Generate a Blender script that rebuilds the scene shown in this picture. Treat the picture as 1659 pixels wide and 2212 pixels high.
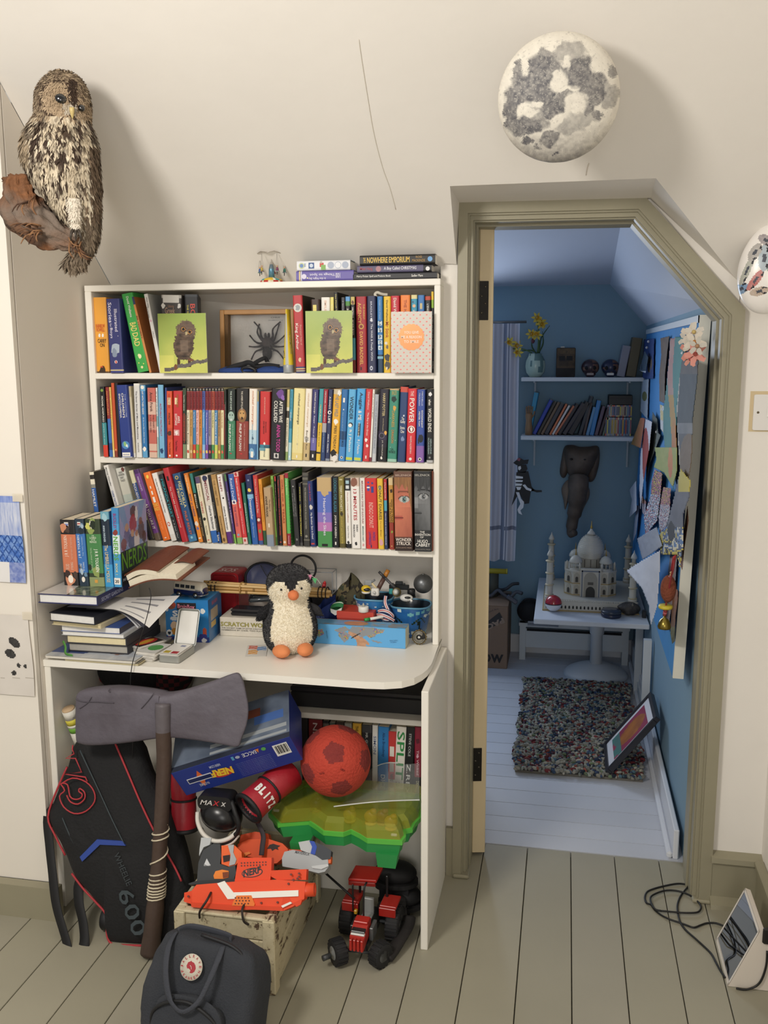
import bpy,bmesh,math,random
from math import sin,cos,pi as PI,radians as rad
import numpy as np
from mathutils import Vector,Matrix,Euler;V3=Vector
random.seed(7);RNG=np.random.default_rng(7)
SC=bpy.context.scene
for o in list(bpy.data.objects):bpy.data.objects.remove(o)
# camera, world, lights, exposure
FOC,YAW,PITCH,ROLL=1989.,rad(11.134),rad(9.535),rad(-.22)
CAM=V3((0,0,1.5))
_f=V3((-sin(YAW)*cos(PITCH),cos(YAW)*cos(PITCH),-sin(PITCH)))
_r0=V3((cos(YAW),sin(YAW),0));_u0=_r0.cross(_f)
_r=_r0*cos(ROLL)+_u0*sin(ROLL);_u=-_r0*sin(ROLL)+_u0*cos(ROLL)
cd=bpy.data.cameras.new('camera');co=bpy.data.objects.new('camera',cd);SC.collection.objects.link(co)
cd.sensor_fit='HORIZONTAL';cd.sensor_width=36;cd.lens=36*FOC/1659;cd.clip_start=.02
co.matrix_world=Matrix(((_r.x,_u.x,-_f.x,CAM.x),(_r.y,_u.y,-_f.y,CAM.y),(_r.z,_u.z,-_f.z,CAM.z),(0,0,0,1)))
SC.camera=co
def ray(px,py):return _r*((px-829.5)/FOC)-_u*((py-1106)/FOC)+_f
def onx(px,py,v):d=ray(px,py);return CAM+d*((v-CAM.x)/d.x)
def ony(px,py,v):d=ray(px,py);return CAM+d*((v-CAM.y)/d.y)
def onz(px,py,v):d=ray(px,py);return CAM+d*((v-CAM.z)/d.z)
w=bpy.data.worlds.new('world');SC.world=w;w.use_nodes=1
w.node_tree.nodes['Background'].inputs[0].default_value=(1.,.965,.92,1)
w.node_tree.nodes['Background'].inputs[1].default_value=.4
def area(name,loc,target,size,power,col):
 l=bpy.data.lights.new(name,'AREA');l.shape='DISK';l.size=size;l.energy=power;l.color=col
 o=bpy.data.objects.new(name,l);SC.collection.objects.link(o);o.location=loc
 o.rotation_euler=(V3(target)-V3(loc)).to_track_quat('-Z','Y').to_euler();return o
area('ceiling_lamp_light',(-1.12,.35,2.15),(-.3,2.5,1.),.42,24,(1.,.945,.87))
area('room_fill_light',(.35,-1.5,1.4),(.1,2.5,.7),1.4,20,(1.,.965,.91))  # soft fill added behind the camera to lift right wall and floor
fw_=area('far_window_light',(-.86,4.622,1.31),(-.86,3.6,1.06),.66,14,(.74,.84,1.))
fw_.data.shape='RECTANGLE';fw_.data.size_y=.72;fw_.rotation_euler=(rad(-90),0,0);fw_.data.spread=rad(160)
SC.view_settings.view_transform='Standard';SC.view_settings.look='None'
SC.view_settings.gamma=1;SC.view_settings.use_curve_mapping=0;SC.view_settings.exposure=.2
# helpers
def c(h):
 if not isinstance(h,str):return h if len(h)==4 else(*h,1.)
 h=h.lstrip('#');v=[int(h[i:i+2],16)/255 for i in(0,2,4)]
 return tuple((x/12.92 if x<=.04045 else((x+.055)/1.055)**2.4)for x in v)+(1.,)
_M={}
def mat(col,rough=.6,metal=0.,noise=0.,nscale=30.,bump=0.,bscale=60.,spec=.5,alpha=1.,trans=0.,emit=0.,coat=0.,col2=None,sheen=0.):
 key=(str(col),rough,metal,noise,nscale,bump,bscale,spec,alpha,trans,emit,coat,str(col2),sheen)
 if key in _M:return _M[key]
 m=bpy.data.materials.new('mat_%d'%len(_M));m.use_nodes=1;nt=m.node_tree;b=nt.nodes['Principled BSDF']
 if col=='VC':
  a=nt.nodes.new('ShaderNodeVertexColor');a.layer_name='Col';src=a.outputs[0]
 else:
  rgb=nt.nodes.new('ShaderNodeRGB');rgb.outputs[0].default_value=c(col);src=rgb.outputs[0]
 if noise>0 or col2 is not None:
  tc=nt.nodes.new('ShaderNodeTexCoord')
  n=nt.nodes.new('ShaderNodeTexNoise');n.inputs['Scale'].default_value=nscale;n.inputs['Detail'].default_value=5
  nt.links.new(tc.outputs['Object'],n.inputs['Vector'])
  if col2 is not None:
   r=nt.nodes.new('ShaderNodeValToRGB');r.color_ramp.elements[0].position=.42;r.color_ramp.elements[1].position=.58
   r.color_ramp.elements[0].color=c(col);r.color_ramp.elements[1].color=c(col2)
   nt.links.new(n.outputs[0],r.inputs[0]);src=r.outputs[0]
  else:
   hs=nt.nodes.new('ShaderNodeHueSaturation');mr=nt.nodes.new('ShaderNodeMapRange')
   mr.inputs[1].default_value=.25;mr.inputs[2].default_value=.75;mr.inputs[3].default_value=1-noise;mr.inputs[4].default_value=1+noise
   nt.links.new(n.outputs[0],mr.inputs[0]);nt.links.new(mr.outputs[0],hs.inputs['Value']);nt.links.new(src,hs.inputs['Color']);src=hs.outputs[0]
 nt.links.new(src,b.inputs['Base Color'])
 b.inputs['Roughness'].default_value=rough;b.inputs['Metallic'].default_value=metal
 b.inputs['Specular IOR Level'].default_value=spec;b.inputs['Alpha'].default_value=alpha
 b.inputs['Transmission Weight'].default_value=trans;b.inputs['Coat Weight'].default_value=coat
 b.inputs['Sheen Weight'].default_value=sheen
 if emit:nt.links.new(src,b.inputs['Emission Color']);b.inputs['Emission Strength'].default_value=emit
 if bump>0:
  tc=nt.nodes.new('ShaderNodeTexCoord');n=nt.nodes.new('ShaderNodeTexNoise');n.inputs['Scale'].default_value=bscale;n.inputs['Detail'].default_value=6
  bp=nt.nodes.new('ShaderNodeBump');bp.inputs['Strength'].default_value=bump;bp.inputs['Distance'].default_value=.01
  nt.links.new(tc.outputs['Object'],n.inputs['Vector']);nt.links.new(n.outputs[0],bp.inputs['Height']);nt.links.new(bp.outputs[0],b.inputs['Normal'])
 _M[key]=m;return m
T=Matrix.Translation
def RX(a):return Matrix.Rotation(a,4,'X')
def RY(a):return Matrix.Rotation(a,4,'Y')
def RZ(a):return Matrix.Rotation(a,4,'Z')
def frame(o,x,y):
 x=V3(x).normalized();z=x.cross(V3(y)).normalized();y=z.cross(x)
 return Matrix(((x.x,y.x,z.x,o[0]),(x.y,y.y,z.y,o[1]),(x.z,y.z,z.z,o[2]),(0,0,0,1)))
class MB:
 """collects simple shapes into one mesh; every face carries a colour"""
 def __init__(s):s.v=[];s.f=[];s.col=[];s.sm=[]
 def add(s,vs,fs,col='FFFFFF',sm=0,M=None):
  k=len(s.v)
  s.v+=[tuple(M@V3(p))if M is not None else tuple(p)for p in vs]
  cc=c(col)if not callable(col)else None
  for f in fs:
   s.f.append([i+k for i in f]);s.sm.append(sm)
   if cc is not None:s.col.append(cc)
   else:
    p=np.mean([vs[i]for i in f],axis=0);s.col.append(c(col(p)))
  return s
 def box(s,lo,hi,col='FFFFFF',M=None,ch=0.):
  (x0,y0,z0),(x1,y1,z1)=lo,hi
  if ch<=0:
   vs=[(x,y,z)for x in(x0,x1)for y in(y0,y1)for z in(z0,z1)]
   return s.add(vs,[(0,1,3,2),(4,6,7,5),(0,4,5,1),(2,3,7,6),(0,2,6,4),(1,5,7,3)],col,0,M)
  ch=min(ch,abs(x1-x0)*.45,abs(y1-y0)*.45,abs(z1-z0)*.45)
  vs=[];idx={}
  X,Y,Z=(x0,x1),(y0,y1),(z0,z1)
  for i in(0,1):
   for j in(0,1):
    for k in(0,1):
     sx,sy,sz=(1-2*i)*ch,(1-2*j)*ch,(1-2*k)*ch
     for a,d in(('x',(0,sy,sz)),('y',(sx,0,sz)),('z',(sx,sy,0))):
      idx[i,j,k,a]=len(vs);vs.append((X[i]+d[0],Y[j]+d[1],Z[k]+d[2]))
  g=lambda i,j,k,a:idx[i,j,k,a]
  fs=[]
  for i in(0,1):
   q=[g(i,0,0,'x'),g(i,0,1,'x'),g(i,1,1,'x'),g(i,1,0,'x')];fs.append(q if i==0 else q[::-1])
   q=[g(0,i,0,'y'),g(1,i,0,'y'),g(1,i,1,'y'),g(0,i,1,'y')];fs.append(q if i==0 else q[::-1])
   q=[g(0,0,i,'z'),g(0,1,i,'z'),g(1,1,i,'z'),g(1,0,i,'z')];fs.append(q if i==0 else q[::-1])
  for a in(0,1):
   for b in(0,1):
    flip=(a!=b)
    for q in([g(a,b,0,'x'),g(a,b,1,'x'),g(a,b,1,'y'),g(a,b,0,'y')],[g(a,0,b,'z'),g(a,1,b,'z'),g(a,1,b,'x'),g(a,0,b,'x')],[g(0,a,b,'y'),g(1,a,b,'y'),g(1,a,b,'z'),g(0,a,b,'z')]):
     fs.append(q[::-1]if flip else q)
  for i in(0,1):
   for j in(0,1):
    for k in(0,1):
     t=[g(i,j,k,'x'),g(i,j,k,'y'),g(i,j,k,'z')];fs.append(t if(i+j+k)%2==0 else t[::-1])
  return s.add(vs,fs,col,0,M)
 def prism(s,poly,d0,d1,col='FFFFFF',M=None,ax=1,sm=0,side=None):
  """polygon in the plane across axis ax, extruded from d0 to d1"""
  def mk(a,b,d):return(d,a,b)if ax==0 else((a,d,b)if ax==1 else(a,b,d))
  n=len(poly);vs=[mk(a,b,d0)for a,b in poly]+[mk(a,b,d1)for a,b in poly]
  ar=sum(poly[i][0]*poly[(i+1)%n][1]-poly[(i+1)%n][0]*poly[i][1]for i in range(n))
  fl=(ar>0)^(ax==1)
  F0,F1=list(range(n)),list(range(n,2*n))
  caps=[F0[::-1],F1]if fl else[F0,F1[::-1]]
  sides=[[i,(i+1)%n,n+(i+1)%n,n+i]if fl else[i,n+i,n+(i+1)%n,(i+1)%n]for i in range(n)]
  s.add(vs,caps,col,0,M);return s.add(vs,sides,side or col,sm,M)
 def lathe(s,prof,n=24,col='FFFFFF',M=None,sm=1,sx=1,sy=1,cap=1):
  vs=[];fs=[]
  for r,z in prof:
   for i in range(n):a=2*PI*i/n;vs.append((r*cos(a)*sx,r*sin(a)*sy,z))
  m=len(prof)
  for j in range(m-1):
   for i in range(n):k=(i+1)%n;fs.append((j*n+i,j*n+k,(j+1)*n+k,(j+1)*n+i))
  if cap:
   if prof[0][0]>1e-5:fs.append(tuple(range(n))[::-1])
   if prof[-1][0]>1e-5:fs.append(tuple((m-1)*n+i for i in range(n)))
  return s.add(vs,fs,col,sm,M)
 def cyl(s,p0,p1,r0,r1=None,n=14,col='FFFFFF',sm=1):
  p0,p1=V3(p0),V3(p1);d=p1-p0;L=d.length
  M=T(p0)@d.to_track_quat('Z','Y').to_matrix().to_4x4()
  return s.lathe([(r0,0),(r0 if r1 is None else r1,L)],n,col,M,sm)
 def ell(s,cen,r,col='FFFFFF',nu=16,nv=10,M=None):
  if not hasattr(r,'__len__'):r=(r,r,r)
  vs=[(cen[0],cen[1],cen[2]-r[2])];fs=[]
  for j in range(1,nv):
   t=PI*j/nv
   for i in range(nu):a=2*PI*i/nu;vs.append((cen[0]+r[0]*sin(t)*cos(a),cen[1]+r[1]*sin(t)*sin(a),cen[2]-r[2]*cos(t)))
  vs.append((cen[0],cen[1],cen[2]+r[2]));top=len(vs)-1
  for i in range(nu):
   k=(i+1)%nu;fs.append((0,1+k,1+i));b=1+(nv-2)*nu;fs.append((b+i,b+k,top))
   for j in range(nv-2):a=1+j*nu;fs.append((a+i,a+k,a+nu+k,a+nu+i))
  return s.add(vs,fs,col,1,M)
 def tube(s,pts,r,n=8,col='FFFFFF',closed=0,sub=0,flat=None,up=None):
  pts=[V3(p)for p in pts]
  if sub:pts=spline(pts,sub,closed)
  m=len(pts);vs=[];fs=[];prev=None
  for j,p in enumerate(pts):
   a=pts[(j-1)%m]if(closed or j>0)else p;b=pts[(j+1)%m]if(closed or j<m-1)else p
   t=(b-a).normalized()
   if up is not None:x=V3(up).cross(t)
   elif prev is None:x=t.orthogonal()
   else:x=prev-t*prev.dot(t)
   if x.length<1e-6:x=t.orthogonal()
   x.normalize();prev=x;y=t.cross(x)
   rr=r[min(int(j*len(r)/m),len(r)-1)]if hasattr(r,'__len__')else r
   r2=rr if flat is None else flat
   for i in range(n):q=2*PI*(i+.5)/n;vs.append(tuple(p+x*(rr*cos(q))+y*(r2*sin(q))))
  for j in range(m if closed else m-1):
   k=(j+1)%m
   for i in range(n):l=(i+1)%n;fs.append((j*n+i,j*n+l,k*n+l,k*n+i))
  if not closed:fs.append(tuple(range(n))[::-1]);fs.append(tuple((m-1)*n+i for i in range(n)))
  return s.add(vs,fs,col,n>4)
 def grid(s,fn,nu,nv,col=None,sm=1,M=None,wrap=0):
  """fn(u,v)->point; col(u,v)->colour"""
  cu=nu if wrap else nu+1
  vs=[fn((i/nu),j/nv)for j in range(nv+1)for i in range(cu)];k=len(s.v)
  s.v+=[tuple(M@V3(p))if M is not None else tuple(p)for p in vs]
  for j in range(nv):
   for i in range(nu):
    i2=(i+1)%cu
    s.f.append([k+j*cu+i,k+j*cu+i2,k+(j+1)*cu+i2,k+(j+1)*cu+i]);s.sm.append(sm)
    s.col.append(c(col((i+.5)/nu,(j+.5)/nv))if callable(col)else c(col or 'FFFFFF'))
  return s
def spline(pts,k,closed=0):
 out=[];n=len(pts)
 for i in range(n if closed else n-1):
  if closed:a,b,d,e=pts[(i-1)%n],pts[i],pts[(i+1)%n],pts[(i+2)%n]
  else:a,b,d,e=pts[max(i-1,0)],pts[i],pts[i+1],pts[min(i+2,n-1)]
  for j in range(k):
   t=j/k;out.append(.5*((2*b)+(d-a)*t+(2*a-5*b+4*d-e)*t*t+(3*b-a-3*d+e)*t**3))
 if not closed:out.append(pts[-1])
 return out
def Bd(name,mb,material,parent=None,M=None,world=0):
 me=bpy.data.meshes.new(name)
 if world:
  W=parent.matrix_world.inverted()if parent else(M.inverted()if M is not None else Matrix())
  vs=[tuple(W@V3(p))for p in mb.v]
 else:vs=mb.v
 me.from_pydata(vs,[],mb.f)
 me.polygons.foreach_set('use_smooth',mb.sm)
 at=me.color_attributes.new('Col','FLOAT_COLOR','CORNER')
 cnt=np.array([len(f)for f in mb.f]);at.data.foreach_set('color',np.repeat(np.array(mb.col,dtype=np.float32),cnt,axis=0).ravel())
 me.materials.append(material);me.update()
 o=bpy.data.objects.new(name,me);SC.collection.objects.link(o)
 if parent is not None:o.parent=parent
 elif M is not None:o.matrix_world=M
 return o
def tag(o,label,cat,group=None):
 o['label']=label;o['category']=cat
 if group:o['group']=group
 return o
def Tg(name,label,cat,M=None,group=None):
 o=bpy.data.objects.new(name,None);o.empty_display_size=.02;SC.collection.objects.link(o)
 if M is not None:
  if isinstance(M,(tuple,V3)):M=T(M)
  o.matrix_world=M
 return tag(o,label,cat,group)
def solo(name,label,cat,mb,material,M=None,group=None,world=0):
 if isinstance(M,(tuple,V3)):M=T(M)
 return tag(Bd(name,mb,material,None,M,world),label,cat,group)
def struct(name,mb,material,parent=None):
 o=Bd(name,mb,material,parent)
 if parent is None:o['kind']='structure'
 return o
VC=mat('VC',.5);VCM=mat('VC',.8);VCG=mat('VC',.28);VCF=mat('VC',.9,bump=.5,bscale=220)
_TC={}
def text_mesh(txt,shear=0.,bold=0.):
 k=(txt,shear,bold)
 if k not in _TC:
  cu=bpy.data.curves.new('t','FONT');cu.body=txt;cu.resolution_u=2;cu.shear=shear;cu.offset=bold
  ob=bpy.data.objects.new('t',cu);me=ob.to_mesh()
  vs=[tuple(v.co)for v in me.vertices];fs=[tuple(p.vertices)for p in me.polygons]
  ob.to_mesh_clear();bpy.data.objects.remove(ob);bpy.data.curves.remove(cu)
  a=np.array(vs)if vs else np.zeros((1,3));_TC[k]=(a,fs,a.min(0),a.max(0))
 return _TC[k]
def Lt(mb,txt,M,w,h,col='FFFFFF',shear=0.,bold=.01,keep=0):
 """text fitted into a w x h rectangle whose lower left corner is the origin of M (X right, Y up)"""
 a,fs,lo,hi=text_mesh(txt,shear,bold);d=np.maximum(hi-lo,1e-4);sx,sy=w/d[0],h/d[1]
 ox=0
 if keep:sx2=min(sx,sy*1.15);ox=(w-d[0]*sx2)/2;sx=sx2
 vs=[((p[0]-lo[0])*sx+ox,(p[1]-lo[1])*sy,0)for p in a]
 mb.add(vs,fs,col,0,M);return mb
 # value noise
def _h(i,j,k):
 n=(i*374761393+j*668265263+k*1274126177)&0xffffffff
 n=((n^(n>>13))*1274126177)&0xffffffff
 return((n^(n>>16))&0xffff)/65535.
def vnoise(x,y,z=0.):
 i,j,k=math.floor(x),math.floor(y),math.floor(z);u,v,q=x-i,y-j,z-k
 u,v,q=u*u*(3-2*u),v*v*(3-2*v),q*q*(3-2*q);L=lambda a,b,t:a+(b-a)*t
 return L(L(L(_h(i,j,k),_h(i+1,j,k),u),L(_h(i,j+1,k),_h(i+1,j+1,k),u),v),L(L(_h(i,j,k+1),_h(i+1,j,k+1),u),L(_h(i,j+1,k+1),_h(i+1,j+1,k+1),u),v),q)
def fbm(x,y,z=0.,o=4):
 a,s,t=.5,0.,0.
 for _ in range(o):s+=a*vnoise(x,y,z);t+=a;x,y,z,a=x*2.03+7,y*2.03+3,z*2.03+5,a*.5
 return s/t
def mix(a,b,t):
 a,b=c(a),c(b);t=max(0.,min(1.,t));return tuple(a[i]+(b[i]-a[i])*t for i in range(3))
def pip(x,y,poly):
 ins=0;n=len(poly);j=n-1
 for i in range(n):
  xi,yi=poly[i];xj,yj=poly[j]
  if(yi>y)!=(yj>y)and x<(xj-xi)*(y-yi)/(yj-yi)+xi:ins=not ins
  j=i
 return ins
def rounded(x0,y0,x1,y1,r,n=4):
 out=[]
 for cx,cy,a0 in((x1-r,y0+r,-90),(x1-r,y1-r,0),(x0+r,y1-r,90),(x0+r,y0+r,180)):
  for i in range(n+1):a=rad(a0+90*i/n);out.append((cx+r*cos(a),cy+r*sin(a)))
 return out
ORD=['zeroth','first','second','third','fourth','fifth','sixth','seventh','eighth','ninth','tenth','eleventh','twelfth','thirteenth','fourteenth','fifteenth','sixteenth','seventeenth','eighteenth','nineteenth','twentieth']
def ordn(n):
 if n<=20:return ORD[n]
 t=['','','twenty','thirty','forty','fifty','sixty'][n//10]
 return t+'-'+ORD[n%10]if n%10 else t[:-1]+'ieth'
 # the room
WHITE=mat('E9E2D6',.7,noise=.02,nscale=3,bump=.06,bscale=25)
PLASTER=mat('E9E4DC',.85,noise=.025,nscale=2.5,bump=.12,bscale=14)
OLIVE=mat('969079',.45,noise=.04,nscale=6,bump=.05,bscale=40)
FLOORM=[mat(h,.48,noise=.05,nscale=3,bump=.05,bscale=30)for h in('A09B88','A29D8A','9E9986','A09B8A')]
FARFL=[mat(h,.5,noise=.04,nscale=3,bump=.05,bscale=30)for h in('C9CCD4','CBCED6','C7CAD2')]
BLUEW=mat('7F9DB0',.8,noise=.03,nscale=3,bump=.06,bscale=20)
SHELFM=mat('EEEAE0',.42,noise=.012,nscale=4)
XL,YD,YS,YF,YB=-1.34,2.122,2.432,2.483,2.64
def slope(x,y):return 2.15-.864*(y-2.106)-.08*(x+1.34)
def onslope(px,py):
 d=ray(px,py)
 t=(2.15+.864*2.106-.08*1.34-1.5)/(d.z+.864*d.y+.08*d.x);return CAM+d*t
 # floor: one plank object per board (grooves between)
fl=struct('floor',MB().box((-2.9,-1.6,-.06),(.62,2.68,-.022),'2A261F'),mat('26231D',.9))
bx=[onz(*p,0).x for p in((30,2018),(120,2040),(170,2118),(600,2209),(729,2211),(855.6,2208.6),(982.3,2210),(1109.3,2210),(1235.6,2210),(1361,2210),(1486.9,2212))]
xs=[bx[4]-(bx[5]-bx[4])*k for k in range(14,0,-1)]+bx[4:]+[bx[-1]+.105,bx[-1]+.21]
xs=[-2.9]+[x for x in xs if-2.85<x<.6]+[.61]
for i in range(len(xs)-1):
 g=.0012
 Bd('floor_board',MB().box((xs[i]+g,-1.6,-.022),(xs[i+1]-g,2.677,0),ch=.0012),FLOORM[i%4],fl)
ff=struct('floor_far',MB().box((-1.62,2.681,-.06),(.44,4.7,-.022)),mat('1A1A1E',.95));ff.name='floor.001'
ys=[2.681,2.7]
for p in((1310,1838),(1310,1798),(1310,1758),(1310,1725),(1310,1690)):
 pass
y=2.765
while y<4.7:ys.append(y);y+=.098
ys=[2.681]+ys[2:]+[4.7]
for i in range(len(ys)-1):
 Bd('floor_board',MB().box((-1.62,ys[i]+.0016,-.022),(.44,ys[i+1]-.0016,0)),FARFL[i%3],ff)
 # sloping ceiling with the dormer notch over the door
hL,hT,hR=onslope(972,402),onslope(1417,385),onslope(1591,604)
fLz=1.738;fl_o=(-.288,YF);
pts=[(-2.9,-1.2),(.62,-1.2),(.62,YF),(hR.x+.012,YF),(hR.x,hR.y),(hT.x,hT.y),(hL.x,hL.y),(-.292,YF),(-.325,YF),(-.325,YB),(XL,YB),(XL,2.09),(-2.9,2.09)]
mb=MB();V=[(x,y,slope(x,y))for x,y in pts]
mb.add(V+[(a,b,d+.06)for a,b,d in V],[list(range(len(V)))[::-1],[len(V)+i for i in range(len(V))]]+[[i,(i+1)%len(V),len(V)+(i+1)%len(V),len(V)+i]for i in range(len(V))],'FFFFFF')
ceil=struct('ceiling',mb,PLASTER)
cr=[onslope(px,py)+V3((0,-.0006,-.0006))for px,py in((775,85),(783,140),(795,215),(808,290),(826,360),(842,405),(855,452))]
Bd('hairline_crack',MB().tube(cr,.0009,5,sub=5),mat('D8D1C4',.9),ceil)
Bd('hairline_crack',MB().tube([onslope(px,py)+V3((0,-.0005,-.0005))for px,py in((1272,352),(1268,365),(1266,378))],.0008,5,sub=3),mat('C9BFAF',.9),ceil)
# wall behind the bookcase, wall around the door, right wall
DO=[(-.246,0),(-.246,1.847),(.157,1.843),(.381,1.592),(.381,0)]
def inset_door(d):
 return[(-.246-d*.8,0),(-.246-d*.8,1.847+d),(.157+d*.42,1.843+d),(.381+d,1.592+d*.42),(.381+d,0)]
struct('wall_back',MB().box((XL-.02,YB,0),(-.32,YB+.05,2.)),PLASTER)
W=[(-.335,0)]+[(-.335,2.3),(.62,2.3),(.62,0)]
op=inset_door(.02)
poly=[(-.335,0),(-.335,2.1),(.62,2.1),(.62,0)]+[op[4],op[3],op[2],op[1],op[0]]
struct('wall_door',MB().prism(poly,YF+.008,2.66,ax=1),PLASTER)
struct('trim_1',MB().box((-.307,YF+.006,0),(-.29,YB,1.78)),PLASTER)
struct('wall_right',MB().box((.562,-1.6,0),(.62,YF+.008,2.6)),PLASTER)
# dormer reveal over the door
A,B,D_=(-.285,YF+.004,1.893),(.193,YF+.004,1.888),(.418,YF+.004,1.628)
L0=(-.292,YF,slope(-.292,YF));R0=(hR.x+.012,YF,slope(hR.x,YF))
rv=MB()
rv.add([A,B,tuple(hT),tuple(hL)],[(0,1,2,3)]);rv.add([A,tuple(hL),L0],[(0,1,2)]);rv.add([B,D_,R0,tuple(hR),tuple(hT)],[(0,1,2,3,4)])
struct('ceiling_reveal',rv,PLASTER).name='ceiling.001'
# door casing: olive stepped mouldings, each length a piece
dc=struct('trim_2',MB().box((-.23,2.5,-.02),(-.2295,2.51,-.019)),OLIVE)
def casing(dout,din,y0,y1):
 a,b=inset_door(dout),inset_door(din)
 for i in range(4):
  q=[a[i],a[i+1],b[i+1],b[i]]
  Bd('casing_moulding',MB().prism(q,y0,y1,ax=1),OLIVE,dc)
casing(.051,.02,YF-.012,YF+.03);casing(.02,.015,YF-.004,YF+.03);casing(.016,.004,YF+.004,YF+.05)
casing(.006,0,YF+.014,2.66);casing(.001,-.006,YF+.06,2.6)
for x0,x1 in((-.286,-.238),(.384,.436)):
 Bd('plinth_block',MB().box((x0,YF-.02,0),(x1,YF+.02,.012),ch=.004),OLIVE,dc)
 # skirting on the right of the door
sk=struct('baseboard_right',MB().box((.428,YF-.01,0),(.562,YF+.01,.128)).box((.548,-1.6,0),(.565,YF-.01,.128)),OLIVE)
Bd('skirting_cap',MB().prism([(YF-.022,.128),(YF-.02,.142),(YF+.01,.152),(YF+.01,.128)],.428,.562,ax=0),OLIVE,sk)
Bd('skirting_cap',MB().box((.538,-1.6,.128),(.565,YF-.02,.15),ch=.006),OLIVE,sk)
Bd('skirting_foot',MB().prism([(YF-.04,0),(YF-.036,.012),(YF-.01,.024),(YF-.01,0)],.43,.562,ax=0),OLIVE,sk)
sk2=struct('baseboard_left',MB().box((-.307,YF-.008,0),(-.268,YF+.01,.15)),OLIVE)
# open door seen edge on, folded into the far room
dr=struct('door_1',MB().box((-.04,0,.012),(0,.68,1.85),ch=.002),mat('D8C6A2',.5,noise=.03,nscale=5))
dr.matrix_world=T((-.203,2.602,0))@RZ(rad(13))
HING=mat('1D1A17',.45,metal=.6,noise=.2,nscale=60)
for z in(1.6,.245):
 h=Bd('hinge',MB().box((-.041,-.002,z),(-.014,.001,z+.105),ch=.0008),HING,dr)
 Bd('screw',MB().lathe([(.003,0),(.002,.0012)],8,M=T((-.033,-.002,z+.02))@RX(PI/2)).lathe([(.003,0),(.002,.0012)],8,M=T((-.023,-.002,z+.045))@RX(PI/2)).lathe([(.003,0),(.002,.0012)],8,M=T((-.033,-.002,z+.065))@RX(PI/2)).lathe([(.003,0),(.002,.0012)],8,M=T((-.023,-.002,z+.09))@RX(PI/2)),mat('6A6458',.4,metal=.7),h)
 # far room shell
XR,YBF=.372,4.62
struct('wall_far',MB().box((-.48,YBF,0),(.44,YBF+.06,2.3)).box((-1.62,YBF,0),(-1.24,YBF+.06,2.3)).box((-1.24,YBF,0),(-.48,YBF+.06,.9)).box((-1.24,YBF,1.72),(-.48,YBF+.06,2.3)),BLUEW)
struct('wall_far_right',MB().prism([(.388,2.66),(.46,2.66),(.46,YBF),(.366,YBF)],0,1.66,ax=2),BLUEW)
fc=MB()
def fz(y):return 1.838+(YBF-y)*.125
fc.add([(-1.62,YBF,fz(YBF)),(.19,YBF,fz(YBF)),(.165,2.66,fz(2.66)),(-1.62,2.66,fz(2.66))],[(0,1,2,3)])
fc.add([(.19,YBF,fz(YBF)),(.368,YBF,1.64),(.392,2.66,1.636),(.165,2.66,fz(2.66))],[(0,1,2,3)])
struct('ceiling_far',fc,mat('C2C8D6',.85,noise=.02,nscale=3)).name='ceiling.002'
struct('roof',MB().box((-1.7,2.67,2.3),(.5,4.75,2.34)),PLASTER).name='ceiling.003'
struct('wall_far_left',MB().box((-1.66,2.66,0),(-1.6,4.68,2.3)),BLUEW)
wn=struct('window_1',MB().box((-1.24,4.63,.9),(-1.2,4.67,1.72)).box((-.52,4.63,.9),(-.48,4.67,1.72)).box((-1.2,4.63,.9),(-.52,4.67,.94)).box((-1.2,4.63,1.68),(-.52,4.67,1.72)),mat('EDEDED',.5))
Bd('pane',MB().box((-1.2,4.648,.94),(-.52,4.652,1.68)),mat('FFFFFF',.05,trans=1.),wn)
struct('wall_far_front',MB().box((-1.66,2.66,0),(-.335,2.7,2.3)),BLUEW)
# far skirting
sf=struct('baseboard_far',MB().box((XR-.016,2.69,0),(XR,YBF,.095),ch=.003),mat('D9DCE2',.4))
Bd('skirting_foot',MB().box((XR-.034,2.69,0),(XR-.016,YBF,.022),ch=.006),mat('D9DCE2',.4),sf)
struct('baseboard_far_back',MB().box((-1.6,YBF-.016,0),(XR,YBF,.095),ch=.003),mat('D9DCE2',.4))
# fitted cupboard on the left
cup=Tg('fitted_cupboard','tall white fitted cupboard at the left edge with drawings taped on','cupboard',(-1.9,2.2,0))
DOORM=mat('EDE6DA',.5,noise=.015,nscale=4)
def cpt(y0,y1,z0,x0,x1):
 mb=MB();vs=[]
 for x in(x0,x1):
  for y in(y0,y1):vs+=[(x,y,z0),(x,y,slope(x,y)-.003)]
 return mb.add(vs,[(0,1,3,2),(4,6,7,5),(0,4,5,1),(2,3,7,6),(0,2,6,4),(1,5,7,3)])
Bd('door',cpt(2.088,2.104,.094,-1.83,XL),DOORM,cup,world=1)
Bd('door',cpt(2.088,2.104,.094,-2.6,-1.834),DOORM,cup,world=1)
Bd('side_panel',cpt(2.11,YB,0,XL-.02,XL),mat('E4DCD0',.6,noise=.02,nscale=4),cup,world=1)
Bd('carcass',cpt(2.106,2.2,.09,-2.6,XL-.02),mat('8F8878',.8),cup,world=1)
Bd('kickboard',MB().box((-2.6,2.055,0),(XL+.035,2.085,.094)),OLIVE,cup,world=1)
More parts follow.
